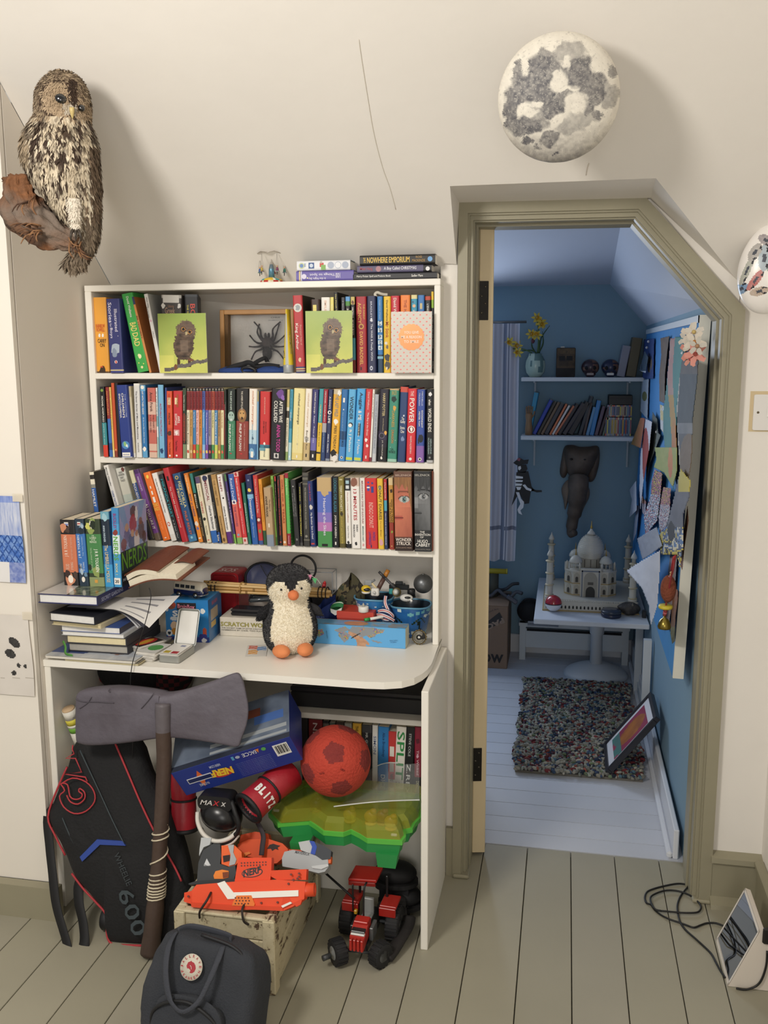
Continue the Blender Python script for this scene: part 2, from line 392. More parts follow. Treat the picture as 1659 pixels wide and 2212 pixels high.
# bookcase
bc=Tg('bookcase','white built-in bookcase with three shelves packed with paperbacks','bookcase',(-.83,YS,.72))
bl,br=-1.331,-.327;il,ir=-1.311,-.3435
def plank(nm,lo,hi):return Bd(nm,MB().box(lo,hi,ch=.0016),SHELFM,bc,world=1)
plank('side_panel',(bl,YS,.7145),(il,YB-.002,1.684));plank('side_panel',(ir,YS,.7145),(br,YB-.002,1.684))
plank('top_board',(bl,YS,1.684),(br,YB-.002,1.701))
S1,S2,S3=1.459,1.2215,.981
for z,t in((S1,.0165),(S2,.018),(S3,.0195)):plank('shelf',(il,YS,z-t),(ir,YB-.002,z))
# desk
DZ=.7145
dk=Tg('fitted_desk','white fitted desk with a rounded front corner below the bookcase','desk',(-.83,2.3,0))
pl=[(-1.3395,YB-.004),(-1.3395,YD)]
def dpx(px,py):p=onz(px,py,DZ);return(p.x,p.y)
pl+=[dpx(*q)for q in((535,1454.5),(700,1466),(790,1472.3),(830,1473.5),(868,1471),(895,1464),(912,1455),(923,1446),(932,1434),(939,1419),(948,1393))]
pl+=[(-.326,YS),(-.326,YB-.004)]
Bd('desktop',MB().prism(pl,DZ-.0185,DZ-.0005,ax=2),SHELFM,dk,world=1)
for x0,x1 in((-1.3395,-1.3215),(-.3265,-.3085)):
 Bd('side_panel',MB().box((x0,YD+.002 if x0<-1 else 2.122,0),(x1,YB-.004 if x0<-1 else 2.478,DZ-.0195),ch=.0016),SHELFM,dk,world=1)
Bd('under_shelf',MB().box((-1.32,2.36,.5035),(-.329,YB-.004,.5195),ch=.0015),SHELFM,dk,world=1)
Bd('back_panel',MB().box((-1.32,2.345,0),(-.329,2.36,.27),ch=.001),SHELFM,dk,world=1)
Bd('lower_shelf',MB().box((-1.32,2.36,.252),(-.329,YB-.004,.27),ch=.001),SHELFM,dk,world=1)
# books
PAGE=mat('DDD2BA',.85,noise=.06,nscale=90);PAGEW=mat('ECE8DE',.85,noise=.04,nscale=90)
def book_at(name,label,M,w,h,d,col,bands=(),texts=(),Mk=(),group=None,hard=0,parts_mat=None,page=None,top=None,tilt=None,cover=None):
 """M: origin at the lower left corner of the spine; X across the spine, Y into the shelf, Z up.
    bands (z0,z1,colour); texts (string,z0,z1,colour,size,dir,across); marks (kind,across,z,size,colour)"""
 t=.0022 if hard else.0008
 zs=sorted(set([0.,1.]+[b[0]for b in bands]+[b[1]for b in bands]))
 def bc_(z):
  r=col
  for b in bands:
   if b[0]<=z<=b[1]:r=b[2]
  return r
 bt=Tg(name,label,'book',M,group)
 mb=MB();bw=w*.5;r=min(w*.22,.004)
 prof=[(0,d),(0,r),(r*.3,r*.3),(r,0),(w-r,0),(w-r*.3,r*.3),(w,r),(w,d)]
 inn=[(w-t,d),(w-t,t+r*.6),(t,t+r*.6),(t,d)]
 P=prof;n=len(P)
 for z0,z1 in zip(zs[:-1],zs[1:]):
  zc=(z0+z1)/2;a,b=z0*h,z1*h
  for i in range(n-1):
   cc=(cover or col)if i in(0,n-2)else bc_(zc)
   mb.add([(*P[i],a),(*P[i+1],a),(*P[i+1],b),(*P[i],b)],[(0,1,2,3)],cc,1<=i<n-2)
 full=P+inn
 ring=[(*p,h)for p in full];mb.add(ring,[list(range(len(full)))],cover or col)
 ring=[(*p,0)for p in full];mb.add(ring,[list(range(len(full)))[::-1]],cover or col)
 for i in range(3):
  a,b=inn[i],inn[i+1];mb.add([(*a,0),(*b,0),(*b,h),(*a,h)],[(0,1,2,3)],cover or col)
 for a,b in((P[-1],inn[0]),(inn[3],P[0])):mb.add([(*a,0),(*b,0),(*b,h),(*a,h)],[(0,1,2,3)],cover or col)
 Bd('cover',mb,parts_mat or VC,bt)
 q=.004 if hard else.0012
 Bd('pages',MB().box((t*1.05,t+r*.6,q),(w-t*1.05,d-q,h-q)),page or PAGE,bt)
 if Mk:
  mk=MB()
  for kind,u,z,sz,cc in Mk:
   if kind in('blob','disc','oval'):sz=min(sz,2*min(u,1-u))
   x,zz=u*w,z*h;e=-.0003-.00012*(len(mk.f)%5)
   if kind=='disc':mk.add([(x+sz*w*.5*cos(k*.3927),e,zz+sz*w*.5*sin(k*.3927))for k in range(16)],[list(range(16))],cc)
   elif kind=='oval':mk.add([(x+sz*w*.5*cos(k*.3927),e,zz+sz*w*.75*sin(k*.3927))for k in range(16)],[list(range(16))],cc)
   elif kind=='box':mk.add([(x-sz*w*.5,e,zz-sz*w*.5),(x+sz*w*.5,e,zz-sz*w*.5),(x+sz*w*.5,e,zz+sz*w*.5),(x-sz*w*.5,e,zz+sz*w*.5)],[(0,1,2,3)],cc)
   elif kind=='flat':mk.add([(x-sz*w*.5,e,zz-sz*w*.22),(x+sz*w*.5,e,zz-sz*w*.22),(x+sz*w*.5,e,zz+sz*w*.22),(x-sz*w*.5,e,zz+sz*w*.22)],[(0,1,2,3)],cc)
   elif kind=='tall':mk.add([(x-sz*w*.5,e,zz-sz*w*1.2),(x+sz*w*.5,e,zz-sz*w*1.2),(x+sz*w*.5,e,zz+sz*w*1.2),(x-sz*w*.5,e,zz+sz*w*1.2)],[(0,1,2,3)],cc)
   elif kind=='blob':
    rg=random.Random(int(1000*z)+int(sz*77));mk.add([(x+sz*w*.5*(.6+.5*rg.random())*cos(k*.5236),e,zz+sz*w*.7*(.6+.5*rg.random())*sin(k*.5236))for k in range(12)],[list(range(12))],cc)
  Bd('spine_print',mk,VC,bt)
 tx=MB()
 for tt in texts:
  s,z0,z1,cc=tt[:4];sz=tt[4]if len(tt)>4 else.5;dr=tt[5]if len(tt)>5 else 'd';u=tt[6]if len(tt)>6 else.5
  hh=sz*w*.8;L=(z1-z0)*h;e=-.0012
  if dr=='d':MM=frame((u*w-hh/2,e,z1*h),(0,0,-1),(1,0,0));Lt(tx,s,MM,L,hh,cc)
  elif dr=='u':MM=frame((u*w+hh/2,e,z0*h),(0,0,1),(-1,0,0));Lt(tx,s,MM,L,hh,cc)
  elif dr=='h':MM=frame((u*w-sz*w*.5,e,z0*h),(1,0,0),(0,0,1));Lt(tx,s,MM,sz*w,L,cc)
  elif dr=='r':MM=frame((u*w+sz*w*.5,e,z1*h),(-1,0,0),(0,0,-1));Lt(tx,s,MM,sz*w,L,cc)
 if tx.f:Bd('lettering',tx,VC,bt)
 return bt
def book_row(rows,sc,ox,oy,zs,yf,shelf,group,start=1,d=.13,trim=1.):
 n=start
 for b in rows:
  desc,xb0,xb1,yb,xt0,yt,col,bands,texts=b[:9];kw=dict(b[9])if len(b)>9 else{}
  y=kw.pop('y',yf);zz=kw.pop('z',zs);dd=kw.pop('d',d);lab=kw.pop('lab',None);yaw=kw.pop('yaw',0);cnt=kw.pop('cnt',1);tm=kw.pop('trim',trim)
  Q=lambda px,py:ony(px/sc+ox,py/sc+oy,y)
  p0,p1,p2=Q(xb0,yb),Q(xb1,yb),Q(xt0,yt)
  # where the spine's foot meets the shelf plane
  a=math.atan2(p2.x-p0.x,p2.z-p0.z);ww=abs(p1.x-p0.x)*cos(a)-.0004;hh=(p2.z-zz)/cos(a)*tm
  xo=p0.x+(zz-p0.z)*math.tan(a)
  zo=zz+(ww*sin(a)if a>0 else 0)+.0004
  M=T((xo,y,zo))@RY(a)@RZ(yaw)
  if not lab:
   lab=f"{desc}, {ordn(n)} from the left on the {shelf}"
   if len(lab.split())>15:lab=f"{desc}, {ordn(n)} from left, {shelf}"
  book_at('book',lab,M,ww,hh,dd,col,bands,texts,group=group,**kw);n+=cnt
BLK,WHT='17171A','F2EEE4'
# ---- second shelf, left part (scale 4.254, offset 190,810)
row2a=[('thin black and teal paperback with red foot',142,185,745,105,110,BLK,[(0,.17,'D8402F'),(.17,.49,'2F8C93')],[('MICHAEL MORPURGO',.5,.87,WHT,.45),('WAITING FOR ANYA',.18,.48,'BFE0DC',.3)],dict(Mk=[('disc',.5,.95,.6,'7FA045')])),('maroon paperback fading to blue',196,228,743,157,113,'8E2B2B',[(0,.55,'3D6CB5'),(.1,.2,'27437C')],[('ADVENTURES',.6,.95,'E7A05C',.45)]),('cream yellow paperback',229,246,742,192,113,'E9C86A',[(0,.1,'F2E3B0')],[('THE WITCH STORIES',.4,.95,'A8642B',.4)]),('tall orange red hardback',247,275,758,210,75,'C9532B',[(0,.08,'8E3A2A')],[],dict(hard=1,Mk=[('disc',.5,.1,.55,'E9B46B')])),('tall black cover squeezed beside the encyclopedia',277,306,766,241,75,'1C1A1C',[],[],dict(hard=1)),('thick navy encyclopedia with a globe on its spine',309,406,768,257,95,'243A86',[(0,.012,'C9CEDA')],[('THE CONCISE',.56,.88,'C9D3EE',.1,'d',.8),("CHILDREN'S",.55,.89,WHT,.25,'d',.56),('ENCYCLOPEDIA',.55,.88,WHT,.2,'d',.27),('KINGFISHER',.035,.05,'243A86',.6,'h',.5)],dict(hard=1,y=2.412,d=.16,Mk=[('disc',.5,.175,.72,'4D8BC4'),('blob',.44,.185,.36,'8FBF7A'),('blob',.62,.165,.24,'E8EEF0'),('flat',.5,.045,.76,'F5F2EA')])),('worn cream spine with torn edges',407,440,765,358,105,'CFC4A6',[(.85,1,'B7A988'),(0,.06,'D9D6CE')],[],dict(Mk=[('tall',.3,.6,.2,'B5A580'),('tall',.6,.3,.25,'E3DAC0')])),('tall white paperback with small black print',441,497,760,414,80,'E8E6E0',[(.2,.97,'DAD9D6')],[('The Seven Stories of Mice and Moonshine',.25,.9,'4A4A55',.3),('SCHOLASTIC',.07,.2,'55555E',.3)]),('bright blue paperback about beheaded royals',501,548,760,476,95,'2F77B5',[(0,.1,'5FA3D0'),(.92,1,'6FB0D8')],[('OFF WITH THEIR HEADS!',.6,.92,WHT,.42),('All the Cool Bits in British History',.2,.56,'CFE3F0',.4)],dict(Mk=[('blob',.5,.12,.8,WHT),('disc',.5,.97,.7,WHT)])),('red and cream checked diary',561,638,763,540,120,'C4685C',[(0,.2,'D9B9A5'),(.08,.1,'C4685C'),(.4,.52,'CF9A8A'),(.62,.8,'D9B5A3')],[('Anne Frank',.66,.94,'5A3030',.4),('THE DIARY OF',.36,.62,'6A4040',.22,'d',.7),('A YOUNG GIRL',.36,.62,'6A4040',.22,'d',.35)],dict(hard=1)),('very thin white and teal booklet',639,653,760,622,120,'E5EAE8',[(0,.3,'9FC6C4'),(.45,.6,'77B0B5')],[('STORIES',.6,.95,'447777',.5)]),('tall light blue paperback with red capitals',655,706,763,638,92,'79B3D6',[],[('ACTUALLY FACTUALLY',.3,.75,'C2334A',.38)],dict(Mk=[('blob',.5,.1,.75,'20406B')],cover='1E2730')),('slim navy hardback',707,726,762,705,118,'2C3F7C',[],[],dict(hard=1)),('orange red history paperback about a world war',728,781,770,718,150,'D8532F',[(.28,.45,'C8462A')],[('HORRIBLE HISTORIES',.75,.96,'B33A22',.28,'d',.5),('WORLD WAR',.5,.68,'3A2A20',.42),('Terry Deary',.06,.24,'4A1F18',.4)],dict(Mk=[('tall',.5,.85,.5,'EBD5A8'),('blob',.5,.37,.7,'4A2A1F'),('disc',.5,.035,.3,WHT)])),('red history paperback about Egyptians',783,868,772,780,150,'C62F35',[],[('HISTORIES',.76,.95,'9E7030',.28),('AWFUL',.52,.63,WHT,.34,'d',.64),('EGYPTIANS',.49,.66,WHT,.3,'d',.34),('Terry Deary',.1,.26,'3E1013',.3,'d',.35)],dict(Mk=[('tall',.35,.85,.28,'EBD5A8'),('box',.4,.38,.6,'D99A9A'),('blob',.4,.38,.4,'EDE5E0'),('disc',.4,.035,.2,WHT)])),('thin black and green science paperback',870,904,768,868,122,'24301F',[(.9,1,'3A4A35'),(0,.2,'7E8C6A'),(.25,.62,'5A3A2A')],[('horrible science',.68,.9,'D8D5C5',.45),('BLOOD BONES AND BODY BITS',.22,.64,'C84A3A',.4)]),]
hh_cols=['E3D9C0','C79A5B','3F7BB0','E8B9B0','D58A3A','4E8FC9','5C5AA8','8F8BA5','D9CE9A','4C86B8','B08A5C','E5DDB0']
hh_t=['The Ruthless Romans','The Slimy Stuarts','Even More Terrible Tudors','The Terrible Tudors','The Angry Aztecs','The Barmy British Empire','The Awesome Egyptians','The Vicious Vikings','The Measly Middle Ages','The Blitzed Brits','The Slimy Stuarts','The Stormin Normans']
hh_foot=['E8E0C8','B98850','C8402F','6FA54A','C07A2E','8CB7DC','7A4FA0','33323C','4F8F58','C8D060','A87A4A','4F8F58']
dark_t=['3A2A1A','4A2F1A','E0E8F0','A02A3A','3F2414','E8F0F8','F0E8F8','2B2A35','4A5A20','F4F4F0','3A2414','B04A20']
nm=['cream','tan','blue','pink','orange','sky blue','purple','grey violet','pale yellow','mid blue','brown','ivory']
for i in range(12):
 x=906+i*28.6
 row2a.append((f'slim {nm[i]} history paperback with black top',x,x+28.2,774,x,122,hh_cols[i],[(.957,1,'1E1A1C'),(.69,.955,('4F5FA8' if i==5 else 'B04A3A' if i==8 else '8C2F33')),(0,.2,hh_foot[i])],[(hh_t[i],.2+.12*(i%3),.66,dark_t[i],.46),('HISTORIES',.71,.94,'3A1418',.5)],dict(Mk=[('disc',.5,.98,.6,'8A857A'),('blob',.5,.1,.8,['C8402F','E0C090','E8D060','D86A50'][i%4])])))
row2a+=[('dark red sliver of a paperback',1250,1262,776,1249,270,'7E2A28',[],[]),('thin black paperback with faint title',1263,1279,776,1256,135,'1B2420',[],[('Northern Lights',.6,.82,'88A08C',.4)]),('thick black and green paperback with a wild cat face',1280,1354,778,1279,130,'14201C',[(0,.55,'3F7F5E'),(.55,.69,'1E3028')],[('THE SUBTLE KNIFE',.7,.97,'C8D8CC',.26),('HIS DARK MATERIALS',.12,.5,'A8D0B5',.14,'d',.72),('PHILIP PULLMAN',.12,.5,WHT,.3,'d',.35)],dict(Mk=[('oval',.5,.61,.8,'9FB8AC'),('oval',.35,.63,.13,'2A3A30'),('oval',.65,.63,.13,'2A3A30'),('blob',.5,.565,.22,'D8DDD8'),('flat',.45,.08,.25,'C8303A')])),('thick black and rust paperback with a lion face',1357,1472,778,1360,125,'171311',[(0,.54,'8E3A30')],[('THE AMBER SPYGLASS',.7,.96,'D8CFC0',.18),('HIS DARK MATERIALS',.12,.5,'D0A095',.1,'d',.72),('PHILIP PULLMAN',.12,.5,WHT,.24,'d',.38)],dict(Mk=[('oval',.5,.62,.72,'8C6238'),('oval',.5,.63,.46,'C79A5E'),('oval',.38,.65,.08,'1F140C'),('oval',.62,.65,.08,'1F140C'),('blob',.5,.58,.2,'3A2214'),('flat',.45,.075,.16,'D0333A')])),('white and sea blue paperback with whale tail',1474,1549,782,1480,130,'EFE6DA',[(0,.22,'3F6FA0'),(.22,.42,'B8D3E0')],[('michael morpurgo',.5,.97,'C9825A',.36),('Home in Wide Seas',.22,.5,'6A94AA',.2)],dict(Mk=[('blob',.5,.3,.3,'27425E'),('blob',.4,.1,.9,'7FB0D0'),('tall',.45,.07,.3,WHT)])),('thin sky blue paperback',1550,1562,782,1558,150,'7FB4DA',[(.85,1,'B8A86A')],[]),]
book_row(row2a,4.254,190,810,S2,2.4245,'middle shelf','books on the middle shelf')
n2=len(row2a)+1
row2b=[('red sailing adventure paperback with sea at its foot',0,94,782,7,155,'C9302F',[(0,.22,'EDE6C0'),(.17,.22,'3F7F95')],[('ARTHUR RANSOME',.67,.92,'F0B8A8',.14),('SWALLOWS',.4,.56,'4A1515',.14,'d',.62),('AND AMAZONS',.38,.57,'4A1515',.14,'d',.42),('VINTAGE',.04,.15,'4A5A55',.16)],dict(Mk=[('blob',.5,.235,.22,WHT),('flat',.3,.15,.6,'6FA0AC'),('flat',.7,.19,.5,'2F5F70')])),('thick black paperback with white and pink capitals',97,230,785,113,130,'15131A',[],[('AFTER WE',.53,.83,WHT,.3,'d',.7),('COLLIDED',.53,.83,WHT,.3,'d',.34),('ANNA TODD',.12,.5,'D0409C',.32,'d',.56)],dict(y=2.415,Mk=[('blob',.6,.93,.5,'6A3F8C'),('blob',.8,.88,.3,'8C5FB0'),('box',.45,.06,.34,'C8C4C0'),('blob',.45,.06,.2,'15131A')])),('thin cream paperback with a leafy picture',235,262,788,255,135,'E6DFC6',[(.75,1,'C8B878'),(0,.12,'8FA565'),(.6,.7,'4A4238')],[('THE BUTTERFLY LION',.2,.58,'7A6A50',.4)]),('thin teal blue paperback',263,291,790,285,135,'4C9DB8',[(0,.25,'B8D8DC'),(.45,.6,'2F7A98')],[('michael morpurgo',.72,.98,'1F3A60',.4),('Cool!',.56,.68,WHT,.5)],dict(Mk=[('tall',.5,.05,.3,WHT)])),('wide pale yellow paperback with black name',292,396,795,318,128,'E9DB9C',[(0,.1,'E3CF86')],[('michael morpurgo',.5,.93,'33302A',.28),('Farm Boy of Mann',.15,.47,'F7F0D0',.2)],dict(Mk=[('tall',.5,.05,.1,WHT)])),('white paperback ending in a sepia dog',398,460,793,425,130,'F0E8DA',[(0,.25,'C8B080')],[('michael morpurgo',.47,.94,'D0B090',.36),('Born to Run',.15,.42,'6A5A48',.3)],dict(Mk=[('blob',.5,.3,.7,'A8A49C'),('tall',.5,.07,.2,'2A2622')])),('purple paperback about a cat',462,519,793,490,135,'39386E',[(0,.14,'222126'),(.14,.32,'6A66A8')],[('michael morpurgo',.66,.96,WHT,.36),('Kaspar - Prince of Cats',.25,.63,'E0DCF0',.34)],dict(Mk=[('tall',.5,.065,.22,WHT)])),('teal and yellow paperback',519,561,795,553,130,'3F97A0',[(0,.53,'E3BC3C')],[('MORPURGO',.55,.78,'E8E0A8',.4),('Farm Boy and Will',.2,.5,'5A4A18',.34)],dict(Mk=[('flat',.5,.11,.9,'1F1B14')])),('maroon and navy paperback',562,603,795,593,135,'A2293A',[(0,.44,'27406E'),(.4,.53,'A9A7AC')],[('MICHAEL MORPURGO',.55,.97,'EBD7D2',.36),("ALONE ON KING'S KINGDOM",.12,.42,'A9BAD5',.32)]),('navy paperback with a dog bone letter',604,645,795,637,135,'29345C',[(0.,.03,'8890A0')],[("A DOG'S",.73,.9,WHT,.46),('LIFE',.53,.63,WHT,.6),('ANN M. MARTIN',.12,.38,'E5E8F0',.4)],dict(Mk=[('disc',.5,.68,.85,WHT),('disc',.56,.68,.5,'29345C')])),('yellow paperback with torn head and white bird',646,723,795,683,135,'E6AC34',[(.93,1,'C9B99A'),(0,.1,'D8D2C8')],[('THE LAST WILD',.62,.93,'7D8B95',.5),('PIERS TORDAY',.17,.49,'5A4A22',.4)],dict(Mk=[('blob',.5,.545,.55,WHT),('blob',.45,.1,.85,'1B1712'),('blob',.6,.04,.7,'E6E0D8'),('blob',.72,.95,.5,'EEE9DF')])),('mid blue paperback with a white pencil',725,786,800,757,135,'2E6DA8',[(0,.2,'4489C8'),(.3,.42,'24507F')],[('Elsie and the Boys of',.42,.68,'9CC4E4',.2,'d',.4),('ADRIAN MOLE',.2,.42,'1C3A5C',.32,'d',.55)],dict(Mk=[('tall',.45,.85,.28,'ECE8E0'),('blob',.45,.72,.2,'EEE'*2),('disc',.5,.05,.4,WHT),('disc',.5,.05,.25,'1F3350')])),('sky blue novel with black hand lettering',790,858,798,822,135,'5FAEDC',[],[('WONDER',.58,.9,'1E2A38',.62),('R J Palacio',.13,.44,WHT,.5)],dict(Mk=[('disc',.5,.51,.62,'1E2A38'),('disc',.44,.5,.5,WHT),('flat',.5,.035,.85,'C9CF4A')])),('bright blue companion novel with black label',862,942,800,898,130,'4AA5DE',[],[('Auggie',.72,.95,'1C2733',.55),('& ME',.57,.7,WHT,.5),('three wonder stories',.34,.54,WHT,.2),('R J Palacio',.1,.3,WHT,.42)],dict(Mk=[('tall',.5,.48,.3,'1C2733'),('tall',.5,.4,.3,'1C2733'),('flat',.5,.03,.75,'C9CF4A')])),('red comic novel with white star',947,1010,800,980,133,'CC3A3E',[],[('David Walliams',.72,.96,'F3C9C4',.3),('The Boy in the Dress',.36,.68,WHT,.34)],dict(Mk=[('blob',.4,.3,.45,WHT),('blob',.6,.22,.4,'F6E8E2'),('tall',.5,.06,.18,WHT)])),('very thin white paperback',1011,1031,797,1043,135,'E9E5DC',[(0,.06,'7A2A3A')],[('The Tales and Magic',.6,.95,'4A4548',.5)]),('pale grey shorter book',1034,1072,797,1062,180,'AEB2BA',[(0,.12,'C4C6CA')],[('The Tales of Beedle the Bard by J.K. Rowling',.2,.9,'6A7080',.36)],dict(hard=1)),('black wizard novel with gold lettering',1082,1170,797,1108,132,'1E1A2B',[(0.,.2,'141218'),(.3,.42,'2E2440')],[('HARRY POTTER',.63,.94,'D8C690',.34),('and the Philosopher',.42,.6,'BFAF90',.16),('J.K. ROWLING',.08,.3,'CFC9C0',.2)],dict(Mk=[('disc',.4,.36,.6,'6A6478'),('disc',.4,.36,.46,'1E1A2B'),('blob',.8,.4,.35,'E0A850'),('blob',.45,.05,.25,WHT)])),('sea green dragon paperback with bats',1174,1262,802,1198,130,'3C8A74',[(0,.04,'9FC9B5'),(.98,1,'C9A878')],[('JOHN LLOYD',.9,.97,'C9B066',.5,'h',.5),('DARKNESS',.48,.7,'C9A04A',.36),('DRAGON',.26,.44,'C9803A',.32),('S.A.',.16,.19,'16332B',.3,'h',.5),('PATRICK',.12,.155,'16332B',.7,'h',.5)],dict(Mk=[('blob',.5,.86,.55,'15302A'),('blob',.6,.74,.4,'D9A24A'),('disc',.2,.6,.06,'DDEEE0'),('disc',.8,.3,.06,'DDEEE0'),('disc',.3,.2,.06,'DDEEE0')])),('navy hardback with a red torn corner',1267,1341,803,1297,112,'26406F',[(.93,1,'C9503F')],[('The',.56,.6,WHT,.3,'h',.5),('Guilty',.51,.56,WHT,.6,'h',.5),('Emma',.44,.48,WHT,.55,'h',.5),('Cline',.39,.43,WHT,.45,'h',.5)],dict(hard=1,Mk=[('blob',.55,.31,.5,'7A8FB8'),('blob',.6,.62,.2,'D8DCE8')])),('scarlet novel with large outlined capitals',1347,1430,805,1367,128,'D23039',[],[('THE',.9,.97,'F3D5CC',.4),('POWER',.54,.87,WHT,.66),('NAOMI ALDERMAN',.12,.36,'F2D2CC',.24)],dict(Mk=[('disc',.5,.45,.8,WHT),('disc',.5,.45,.6,'8E1B22'),('blob',.5,.45,.35,WHT),('disc',.5,.045,.32,WHT)])),('blue and violet wartime novel with a black cat',1438,1513,805,1450,135,'39519E',[(0,.23,'8560A8')],[('MICHELLE',.78,.97,'C6CEE8',.22,'d',.68),('MAGORIAN',.78,.95,'C6CEE8',.22,'d',.34),('GOODNIGHT',.48,.72,WHT,.24,'d',.7),('MISTER TOM',.5,.7,WHT,.22,'d',.36)],dict(Mk=[('blob',.55,.33,.8,'1A1A22'),('tall',.3,.28,.15,'1A1A22'),('disc',.5,.045,.42,WHT),('disc',.5,.045,.26,'1E1E26')])),('black novel with white brush lettering',1535,1598,805,1537,130,'15171B',[(0,.035,'B8B8B8')],[('when',.78,.86,WHT,.5),('WORLD ENDS',.42,.74,WHT,.62),('GERALDINE',.12,.33,'9FB5B5',.28,'d',.68),('McCAUGHREAN',.12,.34,'9FB5B5',.28,'d',.34)],dict(Mk=[('blob',.55,.93,.55,'E9E9E9'),('disc',.5,.07,.3,'8A8A8A')])),]
book_row(row2b,4.254,560,810,S2,2.4245,'middle shelf','books on the middle shelf',start=n2)
# ---- top shelf
row1a=[('thick orange novel with red and black print',120,236,846,85,178,'EBA53C',[(0,.02,'5A3A14')],[('RAINBOW',.6,.65,'D0562A',.68,'h',.48),('ROWELL',.55,.6,'D0562A',.62,'h',.48),('CARRY',.4,.455,'2A2014',.66,'h',.55),('ON',.345,.395,'2A2014',.34,'h',.55)],dict(hard=1,Mk=[('blob',.36,.5,.2,WHT),('blob',.62,.5,.2,WHT),('blob',.5,.02,.6,'3A2814'),('flat',.42,.08,.2,'C8482A')])),('thick padded navy story treasury with silver title',240,361,856,200,190,'2F3470',[(0,.06,'3B3F80'),(.03,.045,'D9C98A')],[('Illustrated',.56,.86,'DAD6E6',.28,'d',.68),('Stories',.68,.95,'DAD6E6',.32,'d',.28),('for',.62,.67,'BDB8D0',.2,'d',.28),('Boys',.47,.61,'DAD6E6',.3,'d',.28)],dict(hard=1,y=2.425,Mk=[('blob',.5,.33,.75,'A9B5C4'),('blob',.42,.27,.5,'8492A8'),('disc',.5,.15,.22,'E8E4E0'),('blob',.5,.15,.15,'C8443A'),('disc',.2,.9,.05,WHT),('disc',.75,.5,.05,WHT)])),('dark green and black picture book showing its cover',372,398,846,320,205,'1F2A2A',[],[],dict(hard=1,y=2.5,d=.11)),('leaning bright green comic novel with gold title',485,588,846,333,125,'3DA64A',[],[('David Walliams',.7,.96,WHT,.26,'d',.5),('BAD',.52,.63,'F0D87A',.66,'d',.5),('DAD',.33,.5,'F0D87A',.6,'d',.52)],dict(hard=1,trim=.965,Mk=[('blob',.5,.2,.35,'F5E9B5'),('disc',.3,.12,.1,'F0E070'),('disc',.7,.1,.1,'F0E070'),('disc',.5,.06,.22,'E8E0A0')])),('leaning thin orange schoolbook',590,612,850,430,175,'D2894A',[(.9,1,'2B3560')],[('BE HONEST',.45,.75,'5A2A18',.6)],dict(cover='B8703C',d=.14)),('leaning white war memoir with black script',680,714,846,540,150,'E4E1DC',[],[('When Hitler',.82,.96,'3A3A3A',.4,'d',.65),('Stole Pink Rabbit',.7,.84,'3A3A3A',.34,'d',.3),('Judith Kerr',.44,.53,'4A4A4A',.4)],dict(y=2.43,d=.14,cover='B5B5B0',Mk=[('blob',.5,.66,.6,'D8A8B8'),('tall',.5,.06,.2,'2A2A2A')])),('grey myths hardback with silver scrolls',705,884,846,695,160,'4A4644',[(.96,1,'B9B5AE')],[('Usborne',.84,.875,'9E7A64',.3,'h',.5),('Greek',.76,.84,'B5937C',.5,'h',.45),('Myths',.68,.76,'B5937C',.56,'h',.56)],dict(hard=1,Mk=[('flat',.5,.95,.8,'DEDBD4'),('blob',.12,.86,.22,'DEDBD4'),('blob',.9,.86,.2,'DEDBD4'),('tall',.06,.6,.07,'DEDBD4'),('tall',.95,.6,.07,'DEDBD4'),('blob',.85,.68,.2,'C9C4BA')])),('thick black thriller with red block letters',935,1050,846,905,150,'202226',[(.97,1,'3A3D42')],[('BOSS',.6,.88,'C8483A',.44,'d',.56),('THE GHOST OF',.6,.87,'D8C84A',.14,'d',.2)],dict(hard=1,d=.16,yaw=.35)),]
book_row(row1a,4.1475,180,600,S1,2.442,'top shelf','books on the top shelf',d=.14)
